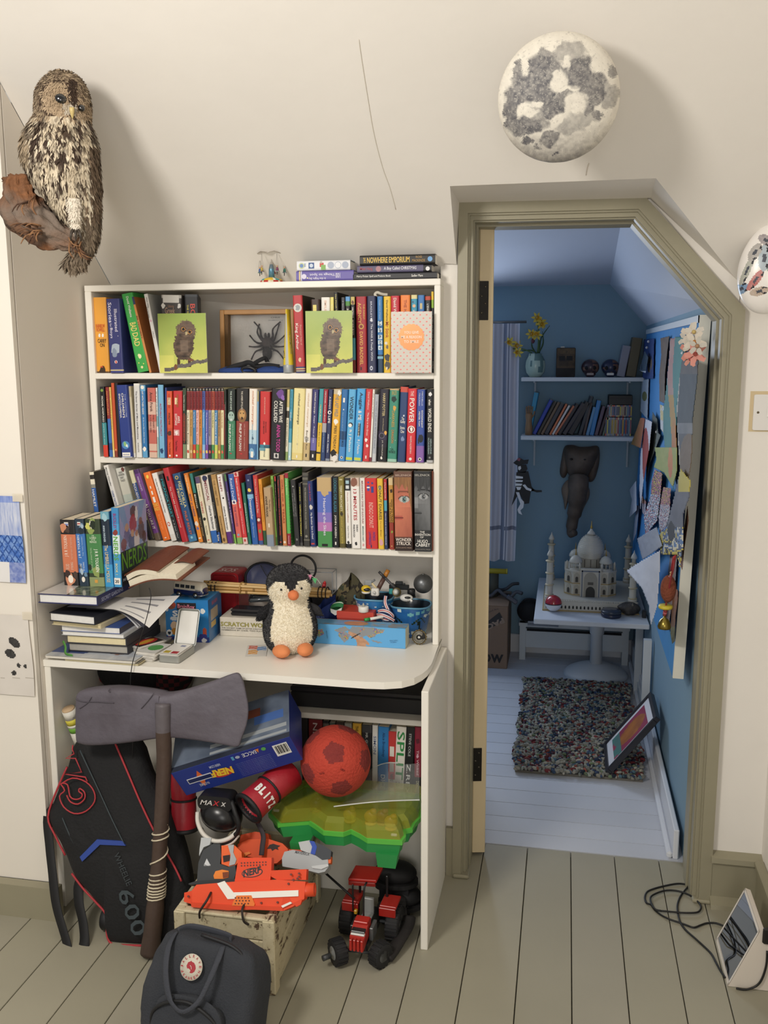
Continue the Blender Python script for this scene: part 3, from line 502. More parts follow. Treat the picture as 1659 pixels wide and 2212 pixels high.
row1b=[('thick red legends hardback with white title',327,413,1272,297,575,'B8363A',[(0,.08,'3A3A70'),(.02,.03,'D9C98A'),(.05,.06,'D9C98A'),(.04,.05,'C86A50')],[('King Arthur',.3,.64,WHT,.46,'d',.3),('Illustrated Tales of',.36,.62,'E0A090',.22,'d',.75)],dict(hard=1,y=2.43,Mk=[('disc',.5,.84,.85,'D6D2C8'),('blob',.5,.84,.5,'9AA0A4'),('blob',.5,.17,.4,'E5C9A0')],cover='3A3020')),('brown paperback with a yellow ribbon mark',478,556,1268,460,610,'3E2A22',[],[],dict(Mk=[('box',.45,.9,.4,'E9D97A'),('box',.45,.85,.4,'E9D97A')])),('cream paperback with faint pink title',560,640,1268,553,592,'F0ECE4',[],[('SMILE',.82,.96,'EBC0A8',.3)]),('thin pale yellow paperback',642,672,1268,637,590,'E8DC7C',[],[('Diary',.7,.9,'F8F4D0',.4)]),('tall leaning black book with gold letters',700,734,1268,668,547,'1D1B1E',[],[('The Mouth Watch',.68,.98,'D9CC7A',.4)],dict(hard=1)),('charcoal paperback with grey name',737,770,1268,734,592,'3A3B40',[],[('MICHAEL',.7,.95,'9A9AA0',.5)]),('black paperback with a small landscape',772,816,1268,770,585,'17171A',[(.88,1,'4F8A3F'),(.94,1,'5F9AD0')],[('MORPURGO',.5,.84,WHT,.5)]),('black and teal paperback with a pony picture',828,866,1268,817,587,'18181B',[(.9,1,'C8B46A'),(.17,.46,'4F9AA8'),(0,.17,'7A2A28')],[('MICHAEL MORPURGO',.5,.86,WHT,.5)],dict(Mk=[('blob',.5,.93,.7,'6A3A24')])),('wide maroon novel with gold title',872,966,1266,864,585,'A3222C',[],[('THE PARENT',.7,.9,'E0B35A',.2,'d',.78),('AGENCY',.65,.92,'E0B35A',.42,'d',.36),('DAVID BADDIEL',.1,.54,'E6B45C',.4)],dict(Mk=[('disc',.5,.61,.5,'C9A24A'),('disc',.5,.61,.3,'7E1820'),('tall',.45,.055,.12,'2A0A0C')])),('navy novel with white script title',970,1050,1266,963,580,'252B4F',[],[('BRADLEY',.72,.93,'C8CADB',.24),('The WAR & Finally WON',.16,.64,'D9DBE6',.36)],dict(Mk=[('blob',.5,.69,.35,'DADBE4'),('oval',.45,.06,.34,'BFC2D2'),('blob',.45,.06,.18,'252B4F')])),('blue detective novel with letter tiles',1062,1112,1262,1055,583,'3579B8',[(0,.24,'22415E')],[('REBECCA STEAD',.7,.95,'9FC6E2',.3),('LIAR & SPY',.3,.68,'25405A',.45)],dict(Mk=[('box',.5,.65,.75,'CFE0E8'),('box',.5,.56,.75,'CFE0E8'),('box',.5,.47,.75,'CFE0E8'),('box',.5,.4,.75,'CFE0E8'),('box',.5,.33,.75,'CFE0E8'),('flat',.5,.2,1,'7FB5C8')])),('yellow comic novel with red scrawl',1115,1181,1264,1112,583,'EAC032',[],[('David Walliams',.68,.95,'4A3A18',.3),('Mr Stink',.46,.67,'B04A22',.52)],dict(Mk=[('disc',.35,.39,.4,'E5E0D4'),('blob',.5,.34,.4,'7A6A58'),('blob',.5,.2,.9,'3F3B3A'),('blob',.55,.1,.9,'55504C'),('tall',.45,.06,.15,WHT)])),('crimson comic novel',1183,1260,1264,1178,578,'C22F40',[],[('David W',.78,.97,WHT,.4)]),('bright orange novel',1266,1354,1264,1264,572,'EC8740',[],[('THE HO',.74,.94,'A8502A',.36)]),('teal paperback with a cartoon face',1360,1417,1264,1359,570,'3E97B5',[(.95,1,'E0D49A')],[('N',.77,.81,WHT,.3,'h',.5)],dict(Mk=[('disc',.5,.86,.5,'E5B890'),('disc',.3,.91,.3,'2A5A78')])),('blue paperback with a gold band',1422,1482,1264,1420,572,'3F78B8',[],[],dict(Mk=[('tall',.5,.86,.35,'C9B98A')])),('black paperback with a red square',1485,1540,1264,1484,582,'1C1A1C',[(.95,1,'B8452F')],[("L'ENG",.8,.9,WHT,.35)]),('tall thin black classic with yellow green head',1547,1569,1262,1541,540,'17181A',[(.9,1,'E5C034'),(.8,.9,'8FB53A')],[('Of Mice and Men John Steinbeck',.3,.7,'D9D5CA',.5),('Penguin',.05,.14,'D9D5CA',.4)],dict(hard=0)),]
book_row(row1b,4.1475,560,500,S1,2.445,'top shelf','books on the top shelf',start=9,d=.13)
# ---- third shelf
row3a=[('black comic play paperback with blue spine',375,415,720,298,125,'2E5FA8',[(.83,1,'E6E0CC'),(.9,.96,'26221F'),(.78,.83,'8A8A80')],[('HAMLET',.52,.76,WHT,.6)],dict(cover='26241F',y=2.352,d=.24,trim=1)),('white chess tactics paperback',610,655,735,425,68,'E9E6E0',[],[('Murray Chandler',.72,.97,'33343C',.4),('CHESS TACTICS',.44,.66,'3F66A8',.42)],dict(y=2.42)),('pale torn fairy tale book with grey picture',705,790,735,533,95,'CBC9BC',[(.84,1,'D5D5CC'),(.4,.62,'B7C0B6')],[('HANS',.92,.95,'6A6A68',.4,'h',.5),('ANDERSEN',.885,.915,'6A6A68',.7,'h',.5),('FAIRY',.845,.875,'6A6A68',.45,'h',.5),('TALES',.805,.835,'6A6A68',.5,'h',.5)],dict(hard=1,y=2.45,d=.15,Mk=[('blob',.8,.97,.5,'6A3A34'),('blob',.2,.45,.4,'9A5A60')])),('cream comic play paperback with blue letters',830,872,735,652,115,'D9D2B0',[(0,.28,'2A2A34'),(.55,.82,'2F4F8C')],[('MUCH ADO',.6,.82,WHT,.6),('NOTHING',.3,.5,WHT,.5)],dict(y=2.43)),('purple comic play paperback',890,945,736,693,108,'6E3F86',[(.94,1,'4A2A60'),(0,.1,'6A5A4A')],[('MARVELLOUS BITS',.7,.9,'D8C8E4',.34),('AS YOU LIKE IT',.16,.52,WHT,.55)],dict(cover='8C7F90')),('orange novel with white road marks',957,1026,726,780,135,'E9742B',[],[('DEAD',.5,.55,'F3CE5A',.7,'h',.52),('ENDS',.44,.49,'F3CE5A',.7,'h',.52),('Erin Lange',.16,.38,'F5A26A',.36)],dict(Mk=[('blob',.5,.93,.4,'F5D25A'),('tall',.5,.78,.14,WHT),('tall',.5,.7,.2,WHT),('tall',.5,.6,.3,WHT),('flat',.5,.04,.25,WHT)])),('white paperback with thin black print',1030,1082,726,857,140,'EBE8E2',[(0,.1,'E0DCD4')],[('Von Ripsey One Flew Over the Cuckoos Nest',.42,.92,'3A3A3A',.34)],dict(Mk=[('oval',.5,.25,.5,'C8402F'),('oval',.5,.25,.3,WHT)])),('charcoal paperback with turquoise capitals',1085,1127,736,920,150,'24272A',[],[('MIRANDA HART',.36,.93,'38A0AC',.62),('Is It Just Me?',.05,.32,'C5C9CA',.36)]),('tall glossy red hardback',1130,1187,751,955,95,'B82A33',[],[('The YOU ARE AWESOME Journal',.2,.75,'E9C9C0',.38)],dict(hard=1,y=2.415,Mk=[('tall',.5,.86,.3,'1E1A1C')])),('blue fizzy comic novel with yellow title',1190,1267,736,1040,145,'28527E',[(0,.1,'3F7AA5'),(.85,.93,'1D3F66')],[('MIGHTY',.54,.78,'E8DC9A',.32,'d',.28),('FIZZ CHILLA',.5,.88,'E8DC9A',.4,'d',.68),('PHILIP RIDLEY',.1,.45,'D8703A',.34)],dict(Mk=[('disc',.5,.94,.42,'D6B84A'),('disc',.5,.94,.26,'28527E'),('disc',.5,.06,.3,'8FC5D8')])),('orange comic novel with blue lettering',1278,1320,740,1143,140,'E58A2E',[(.94,1,'D0721F')],[('David Walliams',.72,.97,'F8E0B0',.4),('BOY in DRESS',.38,.7,'4A4A78',.5)],dict(Mk=[('blob',.5,.27,.8,'E8D8C8'),('blob',.5,.2,.6,'6A6FA8'),('flat',.5,.06,.5,WHT)])),('black wartime novel with teal head',1322,1350,745,1197,140,'1D1C1C',[(.72,1,'2F7A72'),(0,.38,'3A2A1E')],[('Blitzcat',.5,.7,'E5DFC8',.6),('Robert Westall',.1,.36,'D0B070',.44)],dict(cover='2A5F5A')),('cream history paperback with red title',1355,1397,757,1243,170,'DDD3B4',[(.9,1,'5A4A6A')],[('Terry Deary',.7,.88,'A06A5A',.36),('VIKING',.45,.63,'B0303A',.5),('Terry Deary',.12,.26,'3A3028',.42)],dict(Mk=[('blob',.5,.36,.7,'2A2620'),('flat',.5,.04,.4,'C23A3A')])),('black and white thriller with a blue foot',1402,1482,766,1292,158,'E5E1DA',[(.55,1,'D8D0C4'),(0,.18,'2F66B0')],[('MEDICAL',.62,.92,'8A3A48',.36,'d',.5),('malorie blackman',.2,.55,'33333A',.34)],dict(Mk=[('blob',.5,.95,.6,'2A3050')])),('black novel with grey letters and a blue foot',1450,1486,762,1355,152,'17161A',[(0,.16,'2C4F8C')],[('DANGER',.4,.6,'8A8578',.5),('blackman',.18,.36,'C0B8A8',.3),('ble',.03,.12,WHT,.5)],dict()),('tan paperback with brown capitals',1490,1537,747,1386,150,'C09A62',[(.93,1,'B08A54')],[('THE HOBBIT BEING',.55,.92,'8A6A3C',.44),('NICHOLAS MONTEMARANO',.12,.4,'7A5A30',.36)],dict(Mk=[('oval',.5,.05,.5,'6A4A28')])),('white thriller with splatter and purple foot',1540,1588,757,1441,150,'ECE8E2',[(0,.17,'5A2A78')],[('THIEF!',.76,.98,'8A2A3A',.5),('malorie blackman',.2,.54,'33333A',.42)],dict(Mk=[('tall',.4,.7,.06,'2A2020'),('blob',.6,.66,.35,'2A2020')])),]
book_row(row3a,4.1475,120,990,S3,2.4235,'bottom shelf','books on the bottom shelf',d=.14)
n3=len(row3a)+1
row3b=[('thin purple paperback with green foot',92,108,600,12,88,'4A3A78',[(0,.14,'7FB04A'),(.9,1,'4F7A4A')],[('One in a Million',.3,.75,'D8D0E8',.5)]),('coral children\'s novel with blue head',110,155,602,40,88,'D9665C',[(.6,1,'3A5FA8'),(0,.09,'7FAA5A')],[('Roald Dahl',.64,.94,'D5DCEF',.5),('THE WITCHES',.25,.54,'8A4A6A',.4)],dict(Mk=[('box',.5,.6,.7,WHT),('blob',.5,.6,.45,'4A3A6A'),('disc',.5,.13,.4,'8FA5C0')])),('red paperback with white print and pink head',157,195,606,82,74,'D0383C',[(.94,1,'E7BDB5'),(0,.09,'E3C5BC')],[('THIRTY DAYS HAS SEPTEMBER',.5,.92,WHT,.36),('Cool Ways to Remember',.14,.46,'F0D0CC',.34)],dict(Mk=[('blob',.5,.97,.6,'B8343A'),('blob',.5,.05,.5,'C23A3A')])),('short green grammar guide',198,222,606,143,155,'236B58',[],[('GRAMMAR & PUNCTUATION',.2,.68,'D8E8DC',.42)],dict(hard=1)),('blue novel with a lantern boat',226,275,611,170,92,'2C5FA8',[(.7,1,'1F2A58'),(.66,.72,'7FB5D8')],[('Dreamsnatcher',.36,.66,'E5E6EC',.5),('Abi Elphinstone',.1,.32,'A5BDE0',.28)],dict(Mk=[('blob',.5,.78,.55,'F2D658'),('disc',.5,.92,.3,'8A93B8')])),('red island novel',278,314,614,230,96,'C23B38',[(0,.06,'3F5A94'),(.3,.4,'8E2626')],[('William Golding',.72,.95,'F0C4B8',.38),('Lord of the Flies',.46,.7,'F2D5C8',.42)],dict(Mk=[('blob',.5,.36,.7,'E5D9C8'),('blob',.5,.2,.7,'6F8F4A')])),('golden orange paperback with a jungle foot',316,342,616,273,126,'E39A34',[(0,.22,'2F5A3A')],[('Richard Adams',.7,.92,'B86A1F',.36),('THE JUNGLE BOOK',.35,.62,'B5641C',.4)]),('short tan diary sticking out over the shelf',340,396,632,311,190,'B69A76',[(0,.2,'8792A2')],[('The Diary of',.6,.8,'4A3A28',.26,'d',.76),('ANNE FRANK',.5,.86,'3A2A1C',.36,'d',.36)],dict(y=2.405,Mk=[('tall',.5,.36,.22,'E3D5BC')])),('lime green jungle classic',400,421,604,367,101,'7FAE4C',[(0,.12,'55833A')],[('RUDYARD KIPLING',.56,.95,'2A4A1C',.62),('THE JUNGLE BOOK',.3,.52,'C5DD9A',.4)]),('thin black paperback with a red head',422,434,610,395,103,'1F1B1C',[(.93,1,'C2403A')],[('Apprentice',.5,.9,'C9A890',.5)]),('dark true stories paperback',436,459,616,414,100,'2A2426',[],[("TERRY DEARY'S TERRIBLE TRUE SPOOKY STORIES",.15,.95,'C8443A',.5)],dict(Mk=[('flat',.5,.05,.6,'D8503A')])),('tan orange paperback with swirly title',462,494,617,437,94,'CB8550',[],[('GIRL, INK & TEARS',.32,.94,'A8432C',.6)],dict(Mk=[('disc',.5,.05,.6,'E8DCC8')])),('green spiral notebook with maroon ends',497,526,621,472,78,'5FB35A',[(.93,1,'9A2438'),(0,.17,'9A2438')],[('Making History',.7,.92,'E0F0D0',.46),('Numskull',.03,.14,'E8C8CC',.36)],dict(spiral=1)),('square black humour book with grey print',552,592,607,516,130,'2B2A2C',[],[('DEPARTMENT OF SILLY LISTS',.45,.86,'9A9A98',.22,'d',.66),('THE DICTIONARY OF',.45,.8,'9A9A98',.22,'d',.3)],dict(Mk=[('disc',.5,.9,.25,'BDBBB5'),('blob',.5,.1,.4,'7F7D78')])),('black dictionary with yellow print',594,616,623,580,155,'232124',[(0,.06,'4A4A48')],[('STEVE KING',.72,.94,'C9C04A',.44),('UnWord DICTIONARY',.16,.66,'E0D24C',.56)]),('dark grey patterned peculiar novel',619,669,621,606,75,'3A3936',[(.96,1,'55534C'),(.84,.86,'6A675C'),(.08,.1,'6A675C')],[("MISS PEREGRINE'S HOME FOR PECULIAR CHILDREN",.24,.8,'A5A296',.3)],dict(hard=1,Mk=[('flat',.5,.92,.8,'6A675C'),('disc',.5,.14,.4,'8A877C')])),('navy novel with a sleeping face',672,714,624,644,140,'23356C',[],[('Catkin & Codlin',.7,.96,'B54A5A',.36),('My Brother Sam is Dead',.12,.52,'E8E8F0',.5)],dict(Mk=[('blob',.5,.6,.7,'D5CFC5'),('flat',.5,.045,.6,'C8443C')])),('wide blue pink and green novel with torn brown head',728,840,631,718,110,'5A6FC0',[(.23,.42,'B878B4'),(0,.23,'4A9150'),(.8,1,'C5A878'),(.36,.5,'8273BE')],[('Hearing the Skies',.17,.7,'E6E2F0',.3)],dict(Mk=[('blob',.55,.8,.62,'C5A878'),('flat',.5,.03,.4,'1F1B1C')])),('black novel with hand drawn teal title',842,891,633,836,103,'16191C',[],[('LOOKING FOR ALASKA',.5,.97,'3F7F92',.6),('JOHN GREEN',.14,.46,WHT,.42)],dict(Mk=[('tall',.5,.06,.2,WHT)])),('olive comic fantasy with gold title',894,938,636,882,106,'85793A',[(0,.06,'5A522A')],[('TERRY PRATCHETT',.52,.88,'E8E2C0',.48),('JOHNNY and the BOMB',.06,.44,'CDB85A',.46)],dict(Mk=[('blob',.5,.48,.6,'3A3420'),('flat',.5,.96,.5,'C8C090')])),('black and white photo novel',943,985,638,932,115,'EDEAE4',[(.82,1,'2C2F33'),(0,.06,'17171A')],[('The perks of being a wallflower',.36,.8,'A55A4A',.3),('Stephen Chbosky',.14,.32,'4A4A4A',.3)],dict(Mk=[('box',.5,.94,.6,'A5C5CF'),('box',.5,.87,.6,'D8DDDD'),('blob',.5,.08,.5,'2A2A2C')])),('wide white thriller with red numerals',988,1055,639,976,114,'EEEAE4',[(.88,1,'D5BFB0')],[('13 MINUTES',.4,.84,'B8323C',.46),('SARAH',.24,.34,'2A2A30',.26,'d',.68),('PINBOROUGH',.16,.34,'2A2A30',.26,'d',.32)],dict(Mk=[('blob',.4,.94,.8,'8A5A48'),('blob',.5,.07,.35,'2A2A2C')])),('white paperback with red block print',1058,1096,641,1048,115,'EAE6DF',[],[("MIRANDA'S DAILY DOSE OF SUCH FUN!",.36,.96,'8A2E3A',.44),('MIRANDA HART',.1,.32,'3A6A6A',.36)],dict(Mk=[('blob',.5,.05,.5,'D8A0A0')])),('wide red novel with two blue figures',1098,1187,646,1086,117,'CF3433',[],[('INDIGO DONUT',.3,.66,'F0B8AC',.46),('PATRICE',.12,.24,'4A3F94',.26,'d',.7),('LAWRENCE',.06,.24,'4A3F94',.26,'d',.36)],dict(Mk=[('tall',.3,.86,.2,'3F4FA0'),('disc',.3,.94,.16,'3F4FA0'),('tall',.64,.84,.22,'34428C'),('disc',.64,.93,.18,'34428C'),('flat',.3,.87,.26,WHT),('tall',.45,.035,.1,'2A2A60')])),('yellow paperback with doughnut letters',1190,1236,652,1178,120,'E6BC3E',[],[('DONUT DIARIES',.42,.9,'5A4A2A',.56),('Dermot Milligan',.18,.4,'A87A2A',.3)],dict(Mk=[('disc',.5,.87,.5,'6FB0C8'),('disc',.5,.87,.22,'E6BC3E'),('blob',.5,.1,.8,'D8A0A8')])),('navy and red pirate paperback',1239,1263,656,1230,124,'2A3560',[(.7,1,'B83238'),(.55,.7,'4FA0B8')],[('McCARTER',.72,.95,'F0D0C8',.46),('PIRATES AND SUNKEN TREASURE',.06,.52,'D0D4E4',.42)]),('tan and maroon dragon paperback',1276,1313,651,1265,115,'C6913F',[(0,.38,'9A3A2C'),(.9,1,'D9C090')],[('HOW TO TRAIN',.38,.7,'4A2E14',.42,'d',.65),('YOUR DRAGON',.38,.66,'4A2E14',.4,'d',.28)],dict(Mk=[('blob',.6,.82,.7,'3A2414'),('blob',.6,.25,.5,'8FA040'),('flat',.5,.05,.3,'E0C070')])),('very thick brown hardback showing half a peach face',1316,1456,659,1304,67,'5A3428',[(.9,1,'6A4A3C'),(0,.16,'2E1D1A')],[('SELZNICK',.945,.965,'C9B0A0',.9,'h',.55),('WONDER',.125,.165,'EFE3D8',.86,'h',.5),('STRUCK',.075,.118,'EFE3D8',.78,'h',.5),('SCHOLASTIC PRESS',.035,.05,'A08878',.86,'h',.5)],dict(hard=1,y=2.41,face='peach')),('very thick black hardback showing half a grey face',1466,1596,663,1458,64,'26272A',[],[('SELZNICK',.94,.965,'B8B4AC',.9,'h',.52),('THE',.235,.26,'E5E2DC',.28,'h',.48),('INVENTION',.2,.228,'E5E2DC',.9,'h',.5),('OF',.17,.193,'E5E2DC',.2,'h',.45),('HUGO',.11,.152,'F0EDE6',.6,'h',.5),('CABRET',.065,.105,'F0EDE6',.86,'h',.5),('SCHOLASTIC PRESS',.022,.037,'8A8680',.9,'h',.5)],dict(hard=1,y=2.41,face='grey')),('brick red sliver of a hardback',1598,1607,660,1597,66,'8C4630',[],[],dict(hard=1)),]
_ba=book_at
def book_at(name,label,M,w,h,d,col,bands=(),texts=(),face=None,spiral=0,**k):
 b=_ba(name,label,M,w,h,d,col,bands,texts,**k)
 if spiral:
  mb=MB()
  for i in range(22):
   z=h*(.04+.92*i/22);mb.tube([(w+.0035*cos(a),.004+.0035*sin(a),z+.0004*a)for a in np.linspace(0,6.2,9)],.0006,5)
  Bd('spiral_binding',mb,mat('3A3A3C',.4,metal=.6),b)
 if face:
  pe=face=='peach'
  sk=(lambda t:mix('8E4638','E08868',t))if pe else(lambda t:mix('1F2124','8A8C8E',t))
  def col_(u,v):
  # half face: nose side at the left for grey / right edge of cheek at right for peach
   x=u if pe else u
   t=.75-.9*abs(v-.45)*(1.2 if v>.6 else.8)-.35*(1-u if not pe else u*.8)*(v<.5)
   t+=.2*(fbm(u*9,v*9,3)-.5)
   cc=sk(t)
   ex,ey=(.58,.63)
   dx,dy=(u-ex)/.3,(v-ey)/.055
   if dx*dx+dy*dy<1:cc=mix('C9C4BC' if pe else 'A8AAAC','8A8A88',(dx*dx+dy*dy)*.6)
   if((u-ex)/.13)**2+((v-ey)/.05)**2<1:cc=c('5A7A78' if pe else '606468')[:3]
   if((u-ex)/.06)**2+((v-ey)/.024)**2<1:cc=(.01,.01,.01)
   if((u-ex-.03)/.02)**2+((v-ey-.01)/.008)**2<1:cc=(.9,.9,.9)
   if 1<dx*dx+dy*dy<1.45 and v>ey:cc=c('4A2A22' if pe else '101113')[:3]
   if abs(v-.735-.03*sin(u*3))<.014 and u>.2:cc=c('7A4430' if pe else '17181A')[:3]
   if abs(v-.325)<.012 and((u<.45)if not pe else u<.5):cc=c('7A2E28' if pe else '2A2B2D')[:3]
   if.29<v<.36 and abs(v-.325)>=.012 and((u<.4)if not pe else u<.45):cc=c('B85A4A' if pe else '55575A')[:3]
   if not pe and u<.22 and.42<v<.62:cc=mix(cc,'9A9C9E',.5)
   hair=(u>.95-.5*(v-.5))if pe else(v>.78+.05*sin(u*14))
   if pe:hair=hair or v>.84+.04*sin(u*17)
   if hair:cc=mix('6A4428' if pe else '1A1B1D','A87848' if pe else '4A4C4E',fbm(u*26+v*3,v*5,9))
   return cc if isinstance(cc,tuple)else c(cc)
  z0,z1=(.18,.93)if pe else(.27,.93)
  Bd('face_print',MB().grid(lambda u,v:(.002+u*(w-.004),-.0004,(z0+(z1-z0)*v)*h),44,84,col_,0),VC,b)
 return b
book_row(row3b,3.53,480,1000,S3,2.4235,'bottom shelf','books on the bottom shelf',start=n3,d=.14)
# scattering of fuzz and feathers
def tufts(src,n,L,W,dirv=None,lift=.7,colfn=None,jit=.3,seed=1,shade=.18):
 rg=np.random.default_rng(seed);V=np.array(src.v);tri=[];tc_=[]
 for f,cc in zip(src.f,src.col):
  for k in range(1,len(f)-1):tri.append((f[0],f[k],f[k+1]));tc_.append(cc)
 tri=np.array(tri);tc_=np.array(tc_)
 a,b,d=V[tri[:,0]],V[tri[:,1]],V[tri[:,2]];nn=np.cross(b-a,d-a);ar=np.linalg.norm(nn,axis=1);nn/=np.maximum(ar,1e-12)[:,None]
 ix=rg.choice(len(tri),n,p=ar/ar.sum());r1=np.sqrt(rg.random(n))[:,None];r2=rg.random(n)[:,None]
 p=a[ix]*(1-r1)+b[ix]*(r1*(1-r2))+d[ix]*(r1*r2);N=nn[ix];C_=tc_[ix].copy()
 dv=rg.normal(size=(n,3))if dirv is None else np.tile(np.array(dirv,float),(n,1))+rg.normal(size=(n,3))*jit
 dv-=N*np.sum(dv*N,1)[:,None];dv/=np.maximum(np.linalg.norm(dv,axis=1),1e-9)[:,None]
 t=dv*(1-lift)+N*lift;t/=np.linalg.norm(t,axis=1)[:,None];s=np.cross(t,N);s/=np.maximum(np.linalg.norm(s,axis=1),1e-9)[:,None]
 l=(L*(.7+.6*rg.random(n)))[:,None]
 if colfn is not None:C_=np.array([c(colfn(q,i))for i,q in enumerate(p)])
 C_[:,:3]*=(1-shade+2*shade*rg.random((n,1)))
 vs=np.concatenate([(p-t*l*.1)[:,None],(p+t*l*.45+s*W)[:,None],(p+t*l+N*l*.05)[:,None],(p+t*l*.45-s*W)[:,None]],1).reshape(-1,3)
 m=MB();m.v=[tuple(x)for x in vs];m.f=[[4*i,4*i+1,4*i+2,4*i+3]for i in range(n)];m.col=[tuple(x)for x in C_];m.sm=[1]*n
 return m
def Sp(name,mb,m,parent):
 o=Bd(name,mb,m,parent);o['kind']='stuff';return o
def paint(layers,bg):
 """layers: (test(u,v)->bool or mask float, colour or fn) painted in order"""
 def f(u,v):
  cc=bg(u,v)if callable(bg)else c(bg)
  for t,k in layers:
   a=t(u,v)
   if a:cc=mix(cc,k(u,v)if callable(k)else k,float(a))
  return cc
 return f
def el(x,y,rx,ry,rot=0.):
 cs,sn=cos(rot),sin(rot)
 return lambda u,v:(((u-x)*cs+(v-y)*sn)/rx)**2+((-(u-x)*sn+(v-y)*cs)/ry)**2<1
def rc(x0,y0,x1,y1):return lambda u,v:x0<=u<=x1 and y0<=v<=y1
def pg(*p):return lambda u,v:pip(u,v,p)
def ln(x0,y0,x1,y1,w):
 def t(u,v):
  dx,dy=x1-x0,y1-y0;k=max(0,min(1,((u-x0)*dx+(v-y0)*dy)/(dx*dx+dy*dy)));return(u-x0-k*dx)**2+(v-y0-k*dy)**2<w*w
 return t
def K(sc,ox,oy):return lambda x,y:(ox+x/sc,oy+y/sc)
K1,K2,K5,K7,K8=K(4.1475,180,600),K(4.1475,560,500),K(4.1475,120,990),K(3.858,70,1180),K(3.318,450,1180)
# greeting cards on the top shelf
def owlet(u,v):
 g=fbm(u*2.2,v*2.2,4);cc=mix('7E9E48','D9D770',.15+.9*g*(1.15-v)+.25*(u<.3)*(v<.3))
 by=.03+.19*u+.012*sin(u*19)
 if.3<u<.72 and.1<v<.34 and(abs(u-.4-.05*(v-.1))<.028 or abs(u-.63+.14*(v-.17))<.03):cc=c('4A3022')
 if abs(v-by)<.028+.02*(1-u)*0+.006*fbm(u*12,v*12)and u>.1*(1-v):cc=mix('4E4846','7A716C',fbm(u*30,v*60,2))
 if el(.34,.1,.035,.05)(u,v)or el(.66,.22,.06,.025)(u,v):cc=c('7A4E34')
 e=.02*(fbm(u*40,v*40,7)-.5)*4
 if((u-.52)/(.215+e))**2+((v-.47)/(.22+e))**2<1 or((u-.575)/(.205+e))**2+((v-.7)/(.185+e))**2<1 or((u-.5)/(.17+e))**2+((v-.33)/(.12+e))**2<1:
  cc=mix('1F1611','7D6653',fbm(u*13+3,v*32,5)*1.1-.1)
  if v>.66:cc=mix(cc,'8A7262',.3)
  if.45<u<.62 and.35<v<.55:cc=mix(cc,'9A8674',.3)
  for ex,ey in((.525,.735),(.655,.69)):
   d=math.hypot((u-ex),(v-ey)*1.28)
   if d<.062:cc=c('3A2A20')
   if d<.048:cc=c('B07F48')
   if d<.032:cc=c('0A0808')
  if el(.585,.665,.025,.03)(u,v):cc=c('B5A67F')
 return cc
def card(name,label,tl,tr,br,bl,y,fn,yaw=0.,nx=62,ny_=80,M=None):
 p,q,t=ony(*bl,y),ony(*br,y),ony(*tl,y);wd=(q-p).length;h=t.z-S1;a=math.atan2(t.x-p.x,t.z-p.z)
 th=Tg(name,label,'card',T((p.x,y,S1+.0006))@RZ(yaw),'greeting cards on the top shelf')
 Bd('front_leaf',MB().box((0,0,0),(wd,.0006,h)),mat('EDEBE2',.5),th)
 Bd('back_leaf',MB().box((0,.0008,0),(wd,.0014,h),M=RX(-0.)),mat('EDEBE2',.5),th)
 Bd('printed_picture',MB().grid(lambda u,v:(u*wd,-.0003,v*h),nx,ny_,fn,0),mat('VC',.32),th)
 return th,wd,h
card('greeting_card','owlet photo card in front of the grey myths book',(344.7,678),(446,678),(448.8,809),(346,809),2.408,owlet)
card('greeting_card','owlet photo card right of the red legends book',(661.3,672.5),(763,673),(762,810),(662,807),2.408,owlet)
def dots(u,v):
 s=.157;a,b=u/s*.5*1.12,v/s*.5*.78*1.
 x,y=u*6.3,v*9.
 for ox,oy in((0,0),(.5,.5)):
  dx,dy=(x+ox)%1-.5,(y+oy)%1-.5
  if(dx/6.3*1.)**2+(dy/9.*1.46)**2<.0195**2:return c('EC7F78')
 return c('D2CCC2')
cth,cw,chh=card('greeting_card','grey card with coral dots and a copper scalloped badge',(844.5,674),(931,673),(932.5,805.5),(845,805.5),2.41,dots,nx=120,ny_=180)
bad=MB();R0=cw*.3
bad.prism([((R0+.035*R0*2*abs(sin(8*a)))*cos(a)+cw*.5,(R0+.035*R0*2*abs(sin(8*a)))*sin(a)+chh*.585)for a in np.linspace(0,2*PI,97)[:-1]],-.0009,-.0004,ax=1)
Bd('copper_badge',bad,mat('DC9564',.3,metal=.55),cth)
lt=MB()
for i,(s_,wf)in enumerate((('YOU GIVE',.36),('ME A REASON',.5),('TO SMILE',.36))):
 Lt(lt,s_,frame((cw*(.5-wf/2),-.0011,chh*(.64-.075*i)),(1,0,0),(0,0,1)),cw*wf,chh*.045,'F7E9DC')
Bd('lettering',lt,VC,cth)
# mounted tarantula
p0,p1=ony(*K1(1228,856),2.585),ony(632,667,2.585)
fw,fh=p1.x-p0.x,p1.z-S1
ta=Tg('tarantula_frame','glazed wooden box frame holding a dark mounted tarantula','frame',T((p0.x,2.585,S1+.0005))@RX(-.05))
WOOD=mat('B98850',.5,noise=.12,nscale=18)
bw=.0135
for lo,hi in(((0,0,0),(bw,.035,fh)),((fw-bw,0,0),(fw,.035,fh)),((bw,0,0),(fw-bw,.035,bw)),((bw,0,fh-bw),(fw-bw,.035,fh))):
 Bd('frame_bar',MB().box(lo,hi,ch=.0015),WOOD,ta)
Bd('backing_card',MB().box((bw,.028,bw),(fw-bw,.033,fh-bw)),mat('D9D5CE',.9,bump=.2,bscale=200),ta)
Bd('lining',MB().box((bw,.006,bw),(bw+.01,.028,fh-bw)).box((fw-bw-.004,.006,bw),(fw-bw,.028,fh-bw)),mat('8C6A42',.7),ta)
sx,sz=fw*.62,fh*.44
sp=MB();SD='3A3230'
